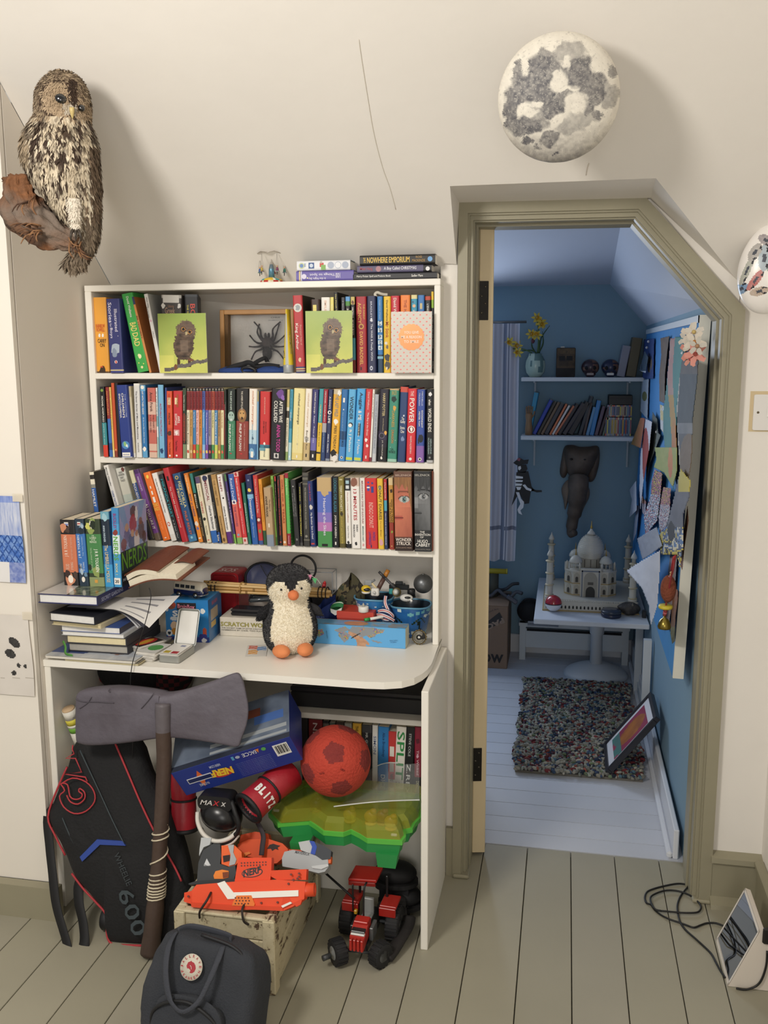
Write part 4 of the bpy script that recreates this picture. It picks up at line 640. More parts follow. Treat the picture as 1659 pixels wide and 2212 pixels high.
sp.ell((sx,.018,sz+.008),(.0135,.009,.017),'463D3A',16,10).ell((sx,.017,sz-.024),(.0145,.011,.021),'2F2826',16,10)
sp.ell((sx-.005,.017,sz+.027),(.004,.004,.008),SD,8,6).ell((sx+.005,.017,sz+.027),(.004,.004,.008),SD,8,6)
sp.tube([(sx-.003,.018,sz-.042),(sx-.005,.018,sz-.05)],.0014,6,SD).tube([(sx+.003,.018,sz-.042),(sx+.005,.018,sz-.05)],.0014,6,SD)
spb=Bd('spider_body',sp,mat('VC',.8,bump=.4,bscale=300),ta)
for sg in(-1,1):
 for(a,b,d)in(((.018,.024),(.02,.045),(.04,.066)),((.02,.012),(.03,.032),(.036,.06))if sg>0 else((.018,.016),(.028,.036),(.024,.06)),((.022,.004),(.036,.01),(.054,.028)),((.022,-.004),(.038,-.006),(.056,-.004)),((.016,-.012),(.034,-.02),(.05,-.042))):
  Bd('leg',MB().tube([(sx+sg*.01,.018,sz+.006+a[1]*.3),(sx+sg*a[0],.016,sz+a[1]),(sx+sg*b[0],.012,sz+b[1]),(sx+sg*d[0],.02,sz+d[1])],[.0036,.0034,.003,.0026,.002,.0022],8,SD,sub=5),mat('VC',.8,bump=.4,bscale=300),ta)
lt=MB();Lt(lt,'CHILE',frame((fw*.66,.0275,fh*.87),(1,0,0),(0,0,1)),fw*.12,.004,'6A6A6A');Lt(lt,'GRAMMOSTOLA',frame((fw*.62,.0275,fh*.83),(1,0,0),(0,0,1)),fw*.2,.003,'8A8A8A')
Bd('lettering',lt,VC,ta)
Bd('glass',MB().box((bw,.003,bw),(fw-bw,.005,fh-bw)),mat('FFFFFF',.04,trans=1.,spec=.3),ta)
# blue sleep mask with black straps lying in front of the frame
bm=Tg('padded_mask','blue padded mask with black straps before the tarantula frame','mask',(ony(540,803,2.46).x,2.46,S1))
for dx in(-.045,.062):
 Bd('padded_cup',MB().lathe([(.052,0),(.055,.004),(.05,.01),(.032,.0165),(0.,.019)],24,M=T((dx,.02,.0006)),sy=.62),mat('27427F',.85,bump=.3,bscale=150),bm)
st=MB()
st.tube([(-.075,0,.004),(-.05,-.004,.016),(-.02,0.,.024),(0.,-.004,.028),(.02,.004,.018),(.05,.01,.02),(.085,0.,.016)],.008,6,'18181B',sub=5,flat=.0015,up=(0,1,0))
Bd('strap',st,mat('18181B',.8),bm)
Bd('strap',MB().tube([(.005,.004,.022),(.03,-.006,.034),(.045,0,.04),(.048,.006,.03)],.0065,6,'18181B',sub=5,flat=.0013,up=(0,1,0)),mat('18181B',.8),bm)
Bd('buckle',MB().tube([(-.02,-.008,.012),(0.,-.01,.016),(.018,-.008,.008),(.012,-.006,-0.),(-.015,-.006,.001)],.004,6,'202024',closed=1,sub=3),mat('202024',.4),bm)
# yellow tube standing on its cap
a=ony(*K2(264,1270),2.44)
tb=Tg('cream_tube','yellow squeeze tube standing on a silver cap','tube',(a.x,2.44,S1+.0004))
hT=ony(*K2(262,700),2.44).z-S1
Bd('tube_body',MB().grid(lambda u,v:((.0145*(1-v)+.0035*v)*cos(2*PI*u)+.002*v,(.0145*(1-v)+.02*v)*sin(2*PI*u),.021+(hT-.021)*v),20,12,lambda u,v:'B9BBB8' if(.7<u<.78 and v<.93)else('C9C9C0' if v>.96 else 'E5CB35'),1,wrap=1),mat('VC',.35),tb)
Bd('cap',MB().lathe([(.0138,0),(.0142,.001),(.0148,.02),(.0145,.0215),(0,.0216)],24),mat('A4A8AA',.4,metal=.3),tb)
lt=MB();Lt(lt,'ULTRAMARINE',frame((.007,-.0138,.11),(.06,0,-1),(1,0,0)),.06,.004,'4A4A2A');Lt(lt,'glu',frame((-.0105,-.0135,.06),(.1,0,-1),(1,0,0)),.02,.004,'2A2A20')
Bd('lettering',lt,VC,tb)
# curled white ribbon bookmark
a=ony(*K2(1075,590),2.47)
solo('ribbon_bookmark','curled white ribbon lying over the blue and navy books','ribbon',MB().tube([(-.006,0,-.004),(-.01,0.,.004),(-.004,.002,.009),(.004,.004,.006),(.012,.008,.004),(.022,.012,.0035)],.004,6,'D8D3C4',sub=5,flat=.0004,up=(0,1,0)),mat('D8D3C4',.6),(a.x,2.462,ony(*K2(1075,576),2.462).z))
# on top of the bookcase
TOP=1.701
def flat_book(name,label,x0,x1,z0,z1,y,d,col,texts=(),Mk=(),cat='book',group=None,yaw=0,hard=1,page=None,cover=None,bandx=(),endcol=None):
 """a book lying flat, its spine towards the viewer"""
 w_,h_=x1-x0,z1-z0;t=.002 if hard else.0008
 th=Tg(name,label,cat,T((x0,y,z0+.0003))@RZ(yaw),group);cv=cover or col
 mb=MB();r=h_*.18
 mb.box((0,r,0),(w_,d,t),cv);mb.box((0,r,h_-t),(w_,d,h_),cv)
 xs_=sorted({0.,1.}|{b[0]for b in bandx}|{b[1]for b in bandx})
 for a,b in zip(xs_[:-1],xs_[1:]):
  cc=col
  for q in bandx:
   if q[0]<=(a+b)/2<=q[1]:cc=q[2]
  P=[(r,0),(r*.3,r*.3),(0,r),(0,h_-r),(r*.3,h_-r*.3),(r,h_),(r+t,h_),(r+t,0)]
  mb.prism([(p,q)for p,q in P],a*w_,b*w_,cc,ax=0)
 Bd('cover',mb,VC,th)
 Bd('pages',MB().box((.0015,r+t,t*1.01),(w_-.0015,d-.003,h_-t*1.01)),page or PAGEW,th)
 tx=MB()
 for s,a,b,cc,v,hh,*up in texts:
  if up and up[0]:Lt(tx,s,frame((b*w_,-.0008,(v+hh/2)*h_),(-1,0,0),(0,0,-1)),(b-a)*w_,hh*h_,cc)
  else:Lt(tx,s,frame((a*w_,-.0008,(v-hh/2)*h_),(1,0,0),(0,0,1)),(b-a)*w_,hh*h_,cc)
 if tx.f:Bd('lettering',tx,VC,th)
 mk=MB()
 for i,(kd,u,v,sz,cc)in enumerate(Mk):
  e=-.0003-.0001*(i%4);n_=4 if kd=='box' else 16;ph=PI/4 if n_==4 else 0
  asp=1.
  mk.add([(u*w_+sz*h_*.5*cos(2*PI*k/n_+ph),e,v*h_+sz*h_*.5*sin(2*PI*k/n_+ph))for k in range(n_)],[list(range(n_))],cc)
 if mk.f:Bd('spine_print',mk,VC,th)
 return th
yt=2.437
def sx2(x,y=yt):return ony(*K2(x,380),y).x
def sz2(v,y=yt):return ony(*K2(700,v),y).z
zs_=[TOP,TOP+.0265,TOP+.0525]
flat_book('book','purple night sky spotting book lying upside down atop bookcase',sx2(330),sx2(845),TOP,TOP+.0265,yt,.15,'6A60A8',[('Things to Spot',.24,.68,'E6E2F2',.62,.3,1),('in the Night Sky',.22,.52,'E6E2F2',.25,.28,1),('100',.69,.77,'E6E2F2',.5,.5,1)],[('disc',.14,.45,.5,'D9D5EA'),('disc',.2,.3,.15,'F0E9B0')],group='things stacked on top of the bookcase',bandx=[(.05,.075,'D9C58A'),(.085,.1,'E6E6E6')])
flat_book('puzzle_book','white boxed book with round emblems above the purple one',sx2(338),sx2(815),TOP+.027,TOP+.0525,yt,.14,'E6E8EC',[('JUNIOR',.14,.17,'6A8AB0',.5,.5)],[('disc',.09,.5,.62,'C9CF9A'),('disc',.09,.5,.4,'6A8AC0'),('box',.275,.5,.85,'27508C'),('disc',.275,.5,.4,'C9D5E5'),('box',.47,.55,.6,'C8443A'),('box',.5,.3,.7,'7FB05A'),('box',.46,.8,.3,'B8B0A0'),('disc',.64,.5,.7,'A9B3C6'),('disc',.64,.5,.6,'E6E8EC'),('disc',.775,.5,.7,'A9B3C6'),('disc',.775,.5,.6,'E6E8EC'),('disc',.91,.5,.7,'A9B3C6'),('disc',.91,.5,.6,'E6E8EC')],group='things stacked on top of the bookcase',cover='2F4A55')
flat_book('book','black spell and potions book at the bottom right atop bookcase',sx2(840),sx2(1592),TOP,TOP+.0175,yt,.16,'26262A',[('Harry Potter Spell and Potions Book',.045,.455,'E8E6E0',.5,.34),('Sadler Mars',.7,.835,'E8E6E0',.5,.34)],group='things stacked on top of the bookcase')
flat_book('book','slate christmas story with white title in the right stack',sx2(880),sx2(1545),TOP+.018,TOP+.036,yt-.004,.13,'55506E',[('A Boy Called CHRISTMAS',.365,.8,'E9E7EE',.5,.55),('Matt Haig',.04,.21,'A84048',.5,.5)],[('disc',.29,.5,.8,'A87880'),('disc',.95,.4,.6,'E6E6E6')],group='things stacked on top of the bookcase',hard=0,bandx=[(.89,1,'17171A')])
flat_book('book','thick black novel with large gold title topping the stack',sx2(905),sx2(1577),TOP+.0365,TOP+.062,yt-.006,.135,'1C1A18',[('NOWHERE EMPORIUM',.1,.665,'E8C25A',.5,.56),('THE',.05,.08,'E8C25A',.5,.5),('ROSS',.75,.83,'B08A48',.72,.22),('MACKENZIE',.7,.87,'B08A48',.38,.24)],[('disc',.935,.5,.5,'6FA5D8')],group='things stacked on top of the bookcase',hard=0)
# swing carousel toy
a=ony(587,606,2.5)
cs=Tg('carousel_toy','small tin swing carousel toy on top of the bookcase','toy',(a.x,2.5,TOP))
TIN=mat('A9A39A',.35,metal=.8,noise=.1,nscale=60)
Bd('base',MB().lathe([(.03,0),(.031,.003),(.03,.008)],28,'3A6FA0').lathe([(.0305,.008),(.028,.012),(.012,.017),(0,.018)],28,lambda p:['E3BC2E','E9E4D4','4F9A9A','E3BC2E'][int((math.atan2(p[1],p[0])/PI+1)*8)%4]),mat('VC',.3),cs)
Bd('rim',MB().lathe([(.0306,.0005),(.0318,.002),(.0318,.0065),(.0306,.008)],28,lambda p:'B8342E' if int((math.atan2(p[1],p[0])/PI+1)*20)%2 else 'D9CFAE',cap=0),mat('VC',.3),cs)
Bd('tower',MB().lathe([(.0085,.017),(.0075,.04),(.0045,.052),(.003,.056),(.0012,.06),(.0012,.088),(.002,.089),(.0012,.092),(0,.0935)],16,lambda p:'B83A34' if p[2]<.022 else '5A8AA0' if p[2]<.035 else '6A7A84' if p[2]<.05 else 'B5AEA4'),mat('VC',.3,metal=.3),cs)
cn=MB()
cn.add([(0,0,.086)]+[(.038*cos(k*PI/12),.038*sin(k*PI/12),.0815+.0022*cos(k*PI/2))for k in range(24)],[(0,1+k,1+(k+1)%24)for k in range(24)],'A9A39A')
cn.tube([(.038*cos(k*PI/12),.038*sin(k*PI/12),.0815+.0022*cos(k*PI/2))for k in range(24)],.0008,6,'A9A39A',closed=1)
Bd('canopy',cn,mat('B5ADA2',.3,metal=.7,alpha=.75),cs)
for k in range(5):
 an=k*2*PI/5+.45;x,y=.036*cos(an),.036*sin(an)
 s_=Bd('swing',MB().box((x-.005,y-.004,.03),(x+.005,y+.004,.032),['7A8A90','A03A34','3A6A5A','6A4A3A','8A8A8A'][k]).tube([(x-.004,y,.032),(x*.98,y*.98,.08)],.0004,4,'9A9490').tube([(x+.004,y,.032),(x*.98,y*.98,.08)],.0004,4,'9A9490'),mat('VC',.4),cs)
 Bd('rider',MB().lathe([(.0035,.032),(.0038,.038),(.002,.0415),(0,.042)],10,['3F7F70','B83A3A','3A5A9A','B8A04A','7A3A5A'][k],T((x,y,0))).ell((x,y,.0445),.0026,'C9A080',10,7).tube([(x,y-.002,.033),(x+.001,y-.005,.026),(x+.001,y-.006,.022)],.0011,6,'2A2A30'),mat('VC',.5),s_)
 # the pile of books on the desk
def pileX(x,y):return ony(*K7(x,600),y).x
def lay_book(name,label,x0,x1,z0,z1,y,d,cover,page,yaw=0.,cat='book',group='pile at the left of the desk',spine=None,over=.003,hard=1):
 """a book lying flat with its page edges (head or tail) to the viewer, spine on the right"""
 w_,h_=x1-x0,z1-z0;t=.0022 if hard else.0007
 th=Tg(name,label,cat,T((x0,y,z0+.0003))@RZ(yaw),group)
 mb=MB();mb.box((0,0,0),(w_,d,t),cover,ch=.0004);mb.box((0,0,h_-t),(w_,d,h_),cover,ch=.0004);mb.box((w_-t,0,t),(w_,d,h_-t),spine or cover)
 Bd('cover',mb,VC,th)
 Bd('pages',MB().box((over,over,t*1.02),(w_-t*1.05,d-over,h_-t*1.02)),page,th);return th
GP=mat('A9A59C',.85,noise=.05,nscale=120);CP=mat('E0D3AA',.85,noise=.04,nscale=120);WP=mat('E4E2DD',.85,noise=.04,nscale=120)
def mag(label,x0,x1,z0,z1,y,d,fn,yaw=0.,edge='D9D4C8'):
 w_,h_=x1-x0,z1-z0;th=Tg('magazine',label,'magazine',T((x0,y,z0+.0003))@RZ(yaw),'magazines under the book pile')
 wv=lambda u,v:.0022*sin(u*5)*(1-v)+.0012*sin(u*9+2)*(1-v)
 m_=MB()
 for k in range(3):zz=(k+.15)*h_/3;m_.grid(lambda u,v:(u*w_+.002*k,v*d+.001*k,zz+wv(u,v)*0+.0002),6,2,edge,0)
 m_.box((0,0,0),(w_,d,h_*.92),edge)
 Bd('pages',m_,VCM,th)
 Bd('front_cover',MB().grid(lambda u,v:(u*(w_+.002)-.001,v*d-.001,h_+abs(wv(u,v))*.5),46,34,fn,1),mat('VC',.3),th)
 return th
y0=2.118
mag('cream paged magazine at the very bottom of the pile',pileX(240,y0),pileX(862,y0),DZ,DZ+.0055,y0+.006,.27,lambda u,v:mix('A8A496','7A766A',fbm(u*5,v*5)),-.03,'C9BE9A')
def magfn(u,v):
 cc=mix('C9CDD2','8E98A8',fbm(u*6,v*7,2))
 if u<.3+.1*sin(v*6)and v<.9:cc=mix('3A4A78','5A6A9A',fbm(u*9,v*9,1))
 if el(.47,.45,.13,.16)(u,v):cc=mix('27408A','4A66B0',fbm(u*8,v*8))
 if el(.68,.4,.17,.22)(u,v):cc=mix('1E1C20','4A3028',fbm(u*10,v*10,3))
 if el(.72,.22,.07,.06)(u,v):cc=c('A88A80')
 if v<.12:cc=mix('D9D9D6','9AA0AA',fbm(u*16,v*3))
 return cc
mag('blue and black photo magazine spread under the book pile',pileX(85,y0),pileX(840,y0),DZ+.006,DZ+.0125,y0+.001,.26,magfn,-.015)
zz=DZ+.0145
lay_book('book','grey block book with black cover low in the pile',pileX(282,2.16),pileX(782,2.16),zz,zz+.0225,2.16,.2,'33343A',GP);zz+=.0232
lay_book('book','thick cream paged book in the middle of the pile',pileX(270,2.155),pileX(772,2.155),zz,zz+.0225,2.155,.2,'3A3A40',CP);zz+=.0232
lay_book('book','pale grey floppy paperback above the cream book',pileX(232,2.15),pileX(752,2.15),zz,zz+.0105,2.15,.19,'C9CACC',WP,hard=0);zz+=.0112
lay_book('book','white paged paperback with a thin blue back cover',pileX(228,2.15),pileX(722,2.15),zz,zz+.0165,2.15,.185,'3F5A9A',WP,hard=0,spine='4A4650');zz+=.0172
lay_book('book','small cream notebook twisted under the black notebook',pileX(150,2.14),pileX(585,2.14),zz,zz+.0125,2.145,.16,'CFC3A0',CP,yaw=-.1);zz+=.0132
lay_book('notebook','black notebook with white page edges near the pile top',pileX(133,2.13),pileX(540,2.13),zz,zz+.0235,2.135,.16,'23252E',WP,yaw=-.12);zz+=.0245
pt=zz
# papers and thin magazines flopping to the right
pz=zz
paps=[('printed_folder','white ring bound folder page flopping out of the pile',0,'D2CFCB'),('magazine','black and yellow puzzle magazine flopping under the journal',1,'2A2A30'),('paper_sheet','grey printed sheets drooping over the pile edge',2,'C9C9CB')]
for nme,lb,k,base in paps:
 x0,x1=pileX(300+60*k,2.15),pileX(680-30*k,2.15)
 dz=.0035*(2-k)
 def fnp(u,v,k=k):
  x=x0+u*(x1-x0+.1-.012*k);yy=2.145+v*.12+.012*k
  drop=max(0.,(u-.55)/.45)
  return(x+.035*v*drop,yy,pz+.0035+dz*.6+.003*(2-k)-.045*drop**1.7*(1-v)+.012*v*drop)
 def cf(u,v,k=k):
  if k==0:
   if v>.1 and u>.55 and(v*26)%1<.25 and.62<u<.9:return c('8A8A8E')
   return c('DAD8D4')
  if k==1:
   if.55<u<.75 and.3<v<.7:return c('C9A82E')if(u*22)%1<.6 else c('1F1F24')
   return mix('2A2A32','6A6A78',fbm(u*7,v*7))
  if.62<u<.74 and.4<v<.55:return c('2A2A2E')
  if u>.55 and(v*22)%1<.2:return c('7A7A80')
  return mix('C4C4C8','E2E2E4',fbm(u*4,v*4))
 g=MB().grid(fnp,40,30,cf,1)
 solo(nme,lb,'paper',g,mat('VC',.55),None,'pile at the left of the desk')
zz=max(zz+.0175,.8715)
# big book with green picture cover
bb0,bb1=onx(*K7(52,420),-1.337),None
x0,x1=-1.336,ony(*K7(541,450),2.112).x
BT=.8965
big=lay_book('book','large navy backed picture book with a garden cover',x0,x1,zz,BT,2.112,.235,'2C3060',mat('E6E5E2',.8,noise=.03,nscale=150),spine='262B57',over=.004)
def gard(u,v):
 if u<.36-.25*(v-.5)and v<.62:return mix('D8D6D2','B9B5B2',fbm(u*3,v*3))
 if v>.6-.25*u and u<.62:return mix('8A5A58','6A4A4A',fbm(u*9,v*9,4))
 return mix('2F3A2C','8F9A84',1.5*fbm(u*16,v*14,7)-.35)
Bd('cover_picture',MB().grid(lambda u,v:(.001+u*(x1-x0-.002),.001+v*.233,BT-zz+.0004),60,44,gard,0),mat('VC',.18,coat=.5),big)
lt=MB();Lt(lt,'SECRET GARDENS',frame((x1-x0+.0006,.02,.006),(0,1,0),(0,0,1)),.12,.01,'A9ADC8')
Bd('lettering',lt,VC,big)
# standing paperbacks on the big book
def std(px0,px1,yb,pt_,label,col,bands,texts,y,d=.12,**kw):
 Q=lambda x,yy_:ony(*K5(x,yy_),y)
 a,b=Q(px0,yb),Q(px1,yb);t_=Q(*pt_)
 lean=math.atan2(t_.x-a.x,t_.z-BT)
 return book_at('book',label,T((a.x,y,BT+.0006+max(0,(b.x-a.x)*sin(lean))))@RY(lean),b.x-a.x-.0006,t_.z-BT,d,col,bands,texts,group='paperbacks standing on the pile',**kw),b.x-a.x,t_.z-BT
def spk(seed,A,B,C_):return[('blob',random.Random(seed*10+i).random()*.7+.15,(.03+.27*random.Random(seed*7+i).random())if i%2 else(.8+.18*random.Random(seed*5+i).random()),.3+.4*random.Random(seed+i).random(),[A,B,C_][i%3])for i in range(7)]
ya=2.205
std(75,210,1128,(32,552),'fat orange labelled fantasy paperback, leftmost on the pile','1F1E20',[(.2,.78,'CE7A58')],[('J R R TOLKIEN',.44,.76,'F2DDCB',.34,'u',.36),('THE RETURN OF THE KING',.4,.74,'E0AE94',.14,'u',.7),('THE LORD',.24,.33,'E8C9B4',.3,'u',.36),('OF THE RINGS',.24,.36,'E8C9B4',.2,'u',.66)],ya,Mk=spk(1,'3A2A26','C98A6A','4A3A34')+[('box',.45,.93,.28,'E6E2DA'),('flat',.45,.93,.26,'7A8AC0'),('oval',.5,.1,.34,'EDE6DA'),('oval',.5,.1,.22,'2A2A2A')])
std(213,300,1128,(162,545),'fat blue labelled fantasy paperback on the pile','2A3A4A',[(.2,.78,'3A73B8')],[('J R R TOLKIEN',.42,.76,'E3ECF6',.36,'u',.36),('THE TWO TOWERS',.45,.74,'A5C5E6',.16,'u',.7),('THE LORD',.23,.34,'CFE0F2',.3,'u',.36),('OF THE RINGS',.23,.36,'CFE0F2',.2,'u',.66)],ya,Mk=spk(2,'6A8AA5','1E2A36','A9BCCC')+[('box',.5,.93,.34,'E6E2DA'),('flat',.5,.93,.3,'B85A5A'),('oval',.5,.1,.36,'EDE6DA'),('oval',.5,.1,.24,'2A2A2A')])
std(303,438,1128,(256,546),'fat green labelled fantasy paperback on the pile','34402C',[(.2,.78,'47834C'),(0,.14,'8F9A6A')],[('THE',.745,.765,'DDE8CF',.16,'h',.5),('LORD',.71,.74,'DDE8CF',.42,'h',.5),('OF THE',.685,.705,'DDE8CF',.24,'h',.5),('RINGS',.65,.68,'DDE8CF',.44,'h',.5),('J R R TOLKIEN',.22,.56,'EEF3E4',.34,'d',.62),('THE FELLOWSHIP OF THE RING',.24,.58,'A9CBA0',.13,'d',.3)],ya,Mk=spk(3,'8FA05A','1F2A1C','C9C86A')+[('oval',.48,.92,.34,'EDE6DA'),('oval',.48,.92,.22,'2A2A2A'),('box',.5,.08,.2,'D8A04A')])
std(441,520,1126,(393,480),'slim dark blue mouse story paperback on the pile','2E6FA8',[(.55,1,'1C2A3A'),(0,.3,'3F9AD0'),(.9,1,'6FA5B8')],[('ANNA FARGHER',.6,.82,'C9DCE8',.28,'d',.4),('The UMBRELLA MOUSE',.06,.56,'E0CDA0',.5,'d',.5)],ya+.004,Mk=[('blob',.5,.93,.7,'9FC5D0')])
nb_,nw,nh=std(523,590,1124,(492,446),'bright blue comic paperback with green letters showing its cover','4A9CD0',[(.42,.66,'D8E8EC'),(.8,1,'3F8AC0')],[('BUCKLEY',.74,.93,'A03A78',.5),('NERDS',.34,.64,'63A838',.78,'d',.5),('BOOK 1',.16,.3,'E8DC9A',.4)],ya+.006,d=.165,Mk=[('box',.5,.075,.85,'EFEDE6'),('blob',.5,.69,.7,'8A3A34')])
lt=MB();Lt(lt,'20',frame((nw*.22,-.002,nh*.055),(1,0,0),(0,0,1)),nw*.5,nh*.04,'2A2A2A');Bd('sticker_lettering',lt,VC,nb_)
def ncov(u,v):
 cc=mix('8FB5DC','6F8CC8',fbm(u*3,v*3));r=math.atan2(v-.3,u-.5)
 if int((r+10)*4)%2 and v>.4:cc=mix(cc,'B5A8D8',.5)
 for x,y,rx,ry,k in((.5,.9,.11,.07,'5A3A2C'),(.48,.74,.13,.12,'A8323A'),(.62,.85,.05,.1,'E6E6E8'),(.24,.62,.1,.1,'6A6A9A'),(.25,.72,.07,.05,'C9A080'),(.78,.62,.12,.12,'3A3A44'),(.76,.74,.07,.05,'7A4A34'),(.4,.52,.12,.1,'4A5A8A'),(.45,.62,.06,.05,'D0A888'),(.6,.5,.1,.12,'E8E4E4'),(.6,.6,.055,.045,'B07A5A'),(.88,.52,.08,.08,'2A2A30'),(.12,.52,.1,.08,'8A4A4A')):
  if el(x,y,rx,ry)(u,v):cc=mix(k,cc,.25*fbm(u*20,v*20))
 if v<.46:cc=mix('35484A','27343C',fbm(u*5,v*5))if v<.44 else cc
 if v<.17:cc=c('1A1E26')
 return cc
Bd('cover_picture',MB().grid(lambda u,v:(nw+.0001,.004+u*.16,v*nh),46,66,ncov,0),mat('VC',.3),nb_)
lt=MB();fx=nw+.0007
for s_,y0_,y1_,z0_,z1_,cc in(('NERDS',.008,.155,.2,.43,'6FAE3C'),('SAVE THE DAY',.02,.14,.125,.155,'D8A83A'),('MICHAEL BUCKLEY',.01,.15,.06,.1,'C9CED8')):
 Lt(lt,s_,frame((fx,y0_,z0_*nh),(0,1,0),(0,0,1)),y1_-y0_,(z1_-z0_)*nh,cc)
Bd('cover_lettering',lt,VC,nb_)
# thin green ribbon marker hanging over the magazines
solo('ribbon_marker','green ribbon marker dangling from the pile over a magazine','ribbon',MB().tube([V3((pileX(245,2.15),2.149,DZ+.045)),V3((pileX(243,2.13),2.14,DZ+.032)),V3((pileX(262,2.13),2.128,DZ+.0185)),V3((pileX(312,2.12),2.122,DZ+.0155))],.004,6,'4F8A3A',sub=6,flat=.0004,up=(0,1,0)),mat('4F8A3A',.6))
# open leather journal slumped on the pile
p=ony(*K7(815,340),2.22);q=ony(*K7(1075,150),2.36)
jl=Tg('leather_journal','brown leather journal lying splayed open across the pile','notebook',(p.x,p.y,p.z),'pile at the left of the desk')
v_=V3((q.x-p.x,q.y-p.y,q.z-p.z));e1=v_.normalized()
side=V3((ony(*K7(1195,300),2.2).x-p.x,0.,ony(*K7(1195,300),2.2).z-p.z));e2=side.normalized()
Lj,Wj=v_.length,side.length;up_=e1.cross(e2).normalized()
if up_.z<0:up_=-up_
def jw(s,t,h):return tuple(e1*(s*Lj)+e2*(t*Wj)+up_*h)
LEA=mat('6A3A28',.45,noise=.12,nscale=20,bump=.15,bscale=80);PGE=mat('E3DAC4',.85,noise=.06,nscale=160)
def slabj(h0,h1,t0=0.,t1=1.,s0=0.,s1=1.,lift=0.):
 f0=lambda s,t,h:jw(s0+s*(s1-s0),t0+t*(t1-t0),h+lift*sin(PI*t)*.012)
 m_=MB();n_=10
 for k in range(n_):
  a,b=k/n_,(k+1)/n_
  m_.add([f0(0,a,h0),f0(0,b,h0),f0(1,b,h0),f0(1,a,h0),f0(0,a,h1),f0(0,b,h1),f0(1,b,h1),f0(1,a,h1)],[(0,1,2,3),(4,7,6,5),(0,4,5,1),(2,6,7,3),(0,3,7,4),(1,5,6,2)])
 return m_
Bd('back_cover',slabj(-.002,.001,-.02,1.04,-.02,1.,1),LEA,jl)
Bd('page_block',slabj(.001,.018,0.,.97,0,.62,1),PGE,jl)
Bd('page_block',slabj(.02,.034,-0.,.62,-.01,1.,1),PGE,jl)
Bd('front_cover',slabj(.034,.037,-.03,.66,-.02,1.03,1),LEA,jl)
Bd('flap',slabj(.018,.021,.6,1.06,.42,1.,1),LEA,jl)
# quiz box, van, tin, cards
a,b=onz(*K7(1120,790),DZ),onz(*K7(1475,803),DZ)
W_=(b-a).length;Hb=.1215;Mq=frame(a,(b-a),(-(b-a).y,(b-a).x,0))
qb=Tg('quiz_box','blue quiz game box with sport lettering under the toy van','box',Mq)
Bd('carton',MB().box((0,0,0),(W_,.118,Hb),'2F86C4',ch=.001),mat('VC',.35),qb)
def qf(u,v):
 cc=mix('2F8CCB','2A6FB5',fbm(u*3,v*3))
 if v<.12:cc=c('2A3F8A')
 if el(.13,.87,.12,.1)(u,v):cc=mix('B06A4A','7A3A2A',fbm(u*30,v*30))
 if el(.87,.74,.055,.06)(u,v):cc=c('E3E6E4')
 if el(.03,.77,.05,.05)(u,v):cc=c('E9E9E6')
 if el(.2,.87,.05,.04)(u,v):cc=c('C04A34')
 for x,y,rx,ry,k in((.2,.55,.1,.05,'D8DDE0'),(.2,.38,.09,.1,'E0C2A0'),(.2,.24,.08,.08,'C98A34'),(.07,.2,.07,.08,'F0F0EC'),(.07,.2,.035,.04,'1E2A3A'),(.06,.07,.07,.05,'8A4A8A'),(.9,.25,.05,.1,'C0553A'),(.86,.15,.1,.05,'3A3A8A'),(.55,.2,.2,.12,'3F9AD8'),(.88,.05,.06,.05,'D8D8D8')):
  if el(x,y,rx,ry)(u,v):cc=c(k)
 return cc
Bd('front_picture',MB().grid(lambda u,v:(u*W_,-.0006,v*Hb),56,56,qf,0),mat('VC',.35),qb)
Bd('side_picture',MB().grid(lambda u,v:(W_+.0006,u*.118,v*Hb),30,30,lambda u,v:c('B8A890')if(.15<u<.7 and.45<v<.72 and(v*30)%1<.6)else c('D8B870')if(.15<u<.55 and.3<v<.42)else mix('2F80C0','234F8C',fbm(u*3,v*5)),0),mat('VC',.35),qb)
Bd('title_plate',MB().box((W_*.27,-.0012,Hb*.76),(W_*.72,-.0004,Hb*.93),'1E1E24'),VC,qb)
lt=MB();Lt(lt,'BrainBox',frame((W_*.29,-.0018,Hb*.8),(1,0,-.04),(0,0,1)),W_*.4,Hb*.1,'E68AA0',bold=.03);Lt(lt,'Sport',frame((W_*.17,-.0016,Hb*.57),(1,0,.05),(0,0,1)),W_*.62,Hb*.17,'EEF1F2',bold=.04);Lt(lt,'BRAIN',frame((W_+.0012,.03,Hb*.82),(0,1,0),(0,0,1)),.05,.012,'C86A80')
Bd('lettering',lt,VC,qb)
# toy camper van
vb=onz(*K7(1296,428),DZ+Hb+.002);L_=.0965
va=Tg('toy_camper_van','cream and navy toy camper van parked on the quiz box','toy',T((vb.x,vb.y+.022,DZ+Hb+.0014))@RZ(rad(-13)))
sec=[(-.017,.006),(-.0185,.012),(-.0185,.021),(-.0175,.024),(-.016,.036),(-.013,.0405),(-.006,.0425),(.006,.0425),(.013,.0405),(.016,.036),(.0175,.024),(.0185,.021),(.0185,.012),(.017,.006)]
def vsec(x,k,low=None,zs=1.):return[(x,p[0]*k,.006+(p[1]-.006)*zs)for p in sec]
xs_=[(-.0475,.86,.86),(-.0465,.94,.95),(-.043,1,1),(.028,1,1),(.037,.98,.985),(.0435,.93,.93),(.0475,.86,.8),(.049,.78,.62)]
def vcol(p):return '1E2A5C' if p[2]<.0225 else 'DCD6C4'
m_=MB();n_=len(sec)
vs=[q for x,k,z in xs_ for q in vsec(x,k,zs=z)]
fs=[(i*n_+j,(i+1)*n_+j,(i+1)*n_+(j+1)%n_,i*n_+(j+1)%n_)for i in range(len(xs_)-1)for j in range(n_)]+[tuple(range(n_)),tuple(range((len(xs_)-1)*n_,len(xs_)*n_))[::-1]]
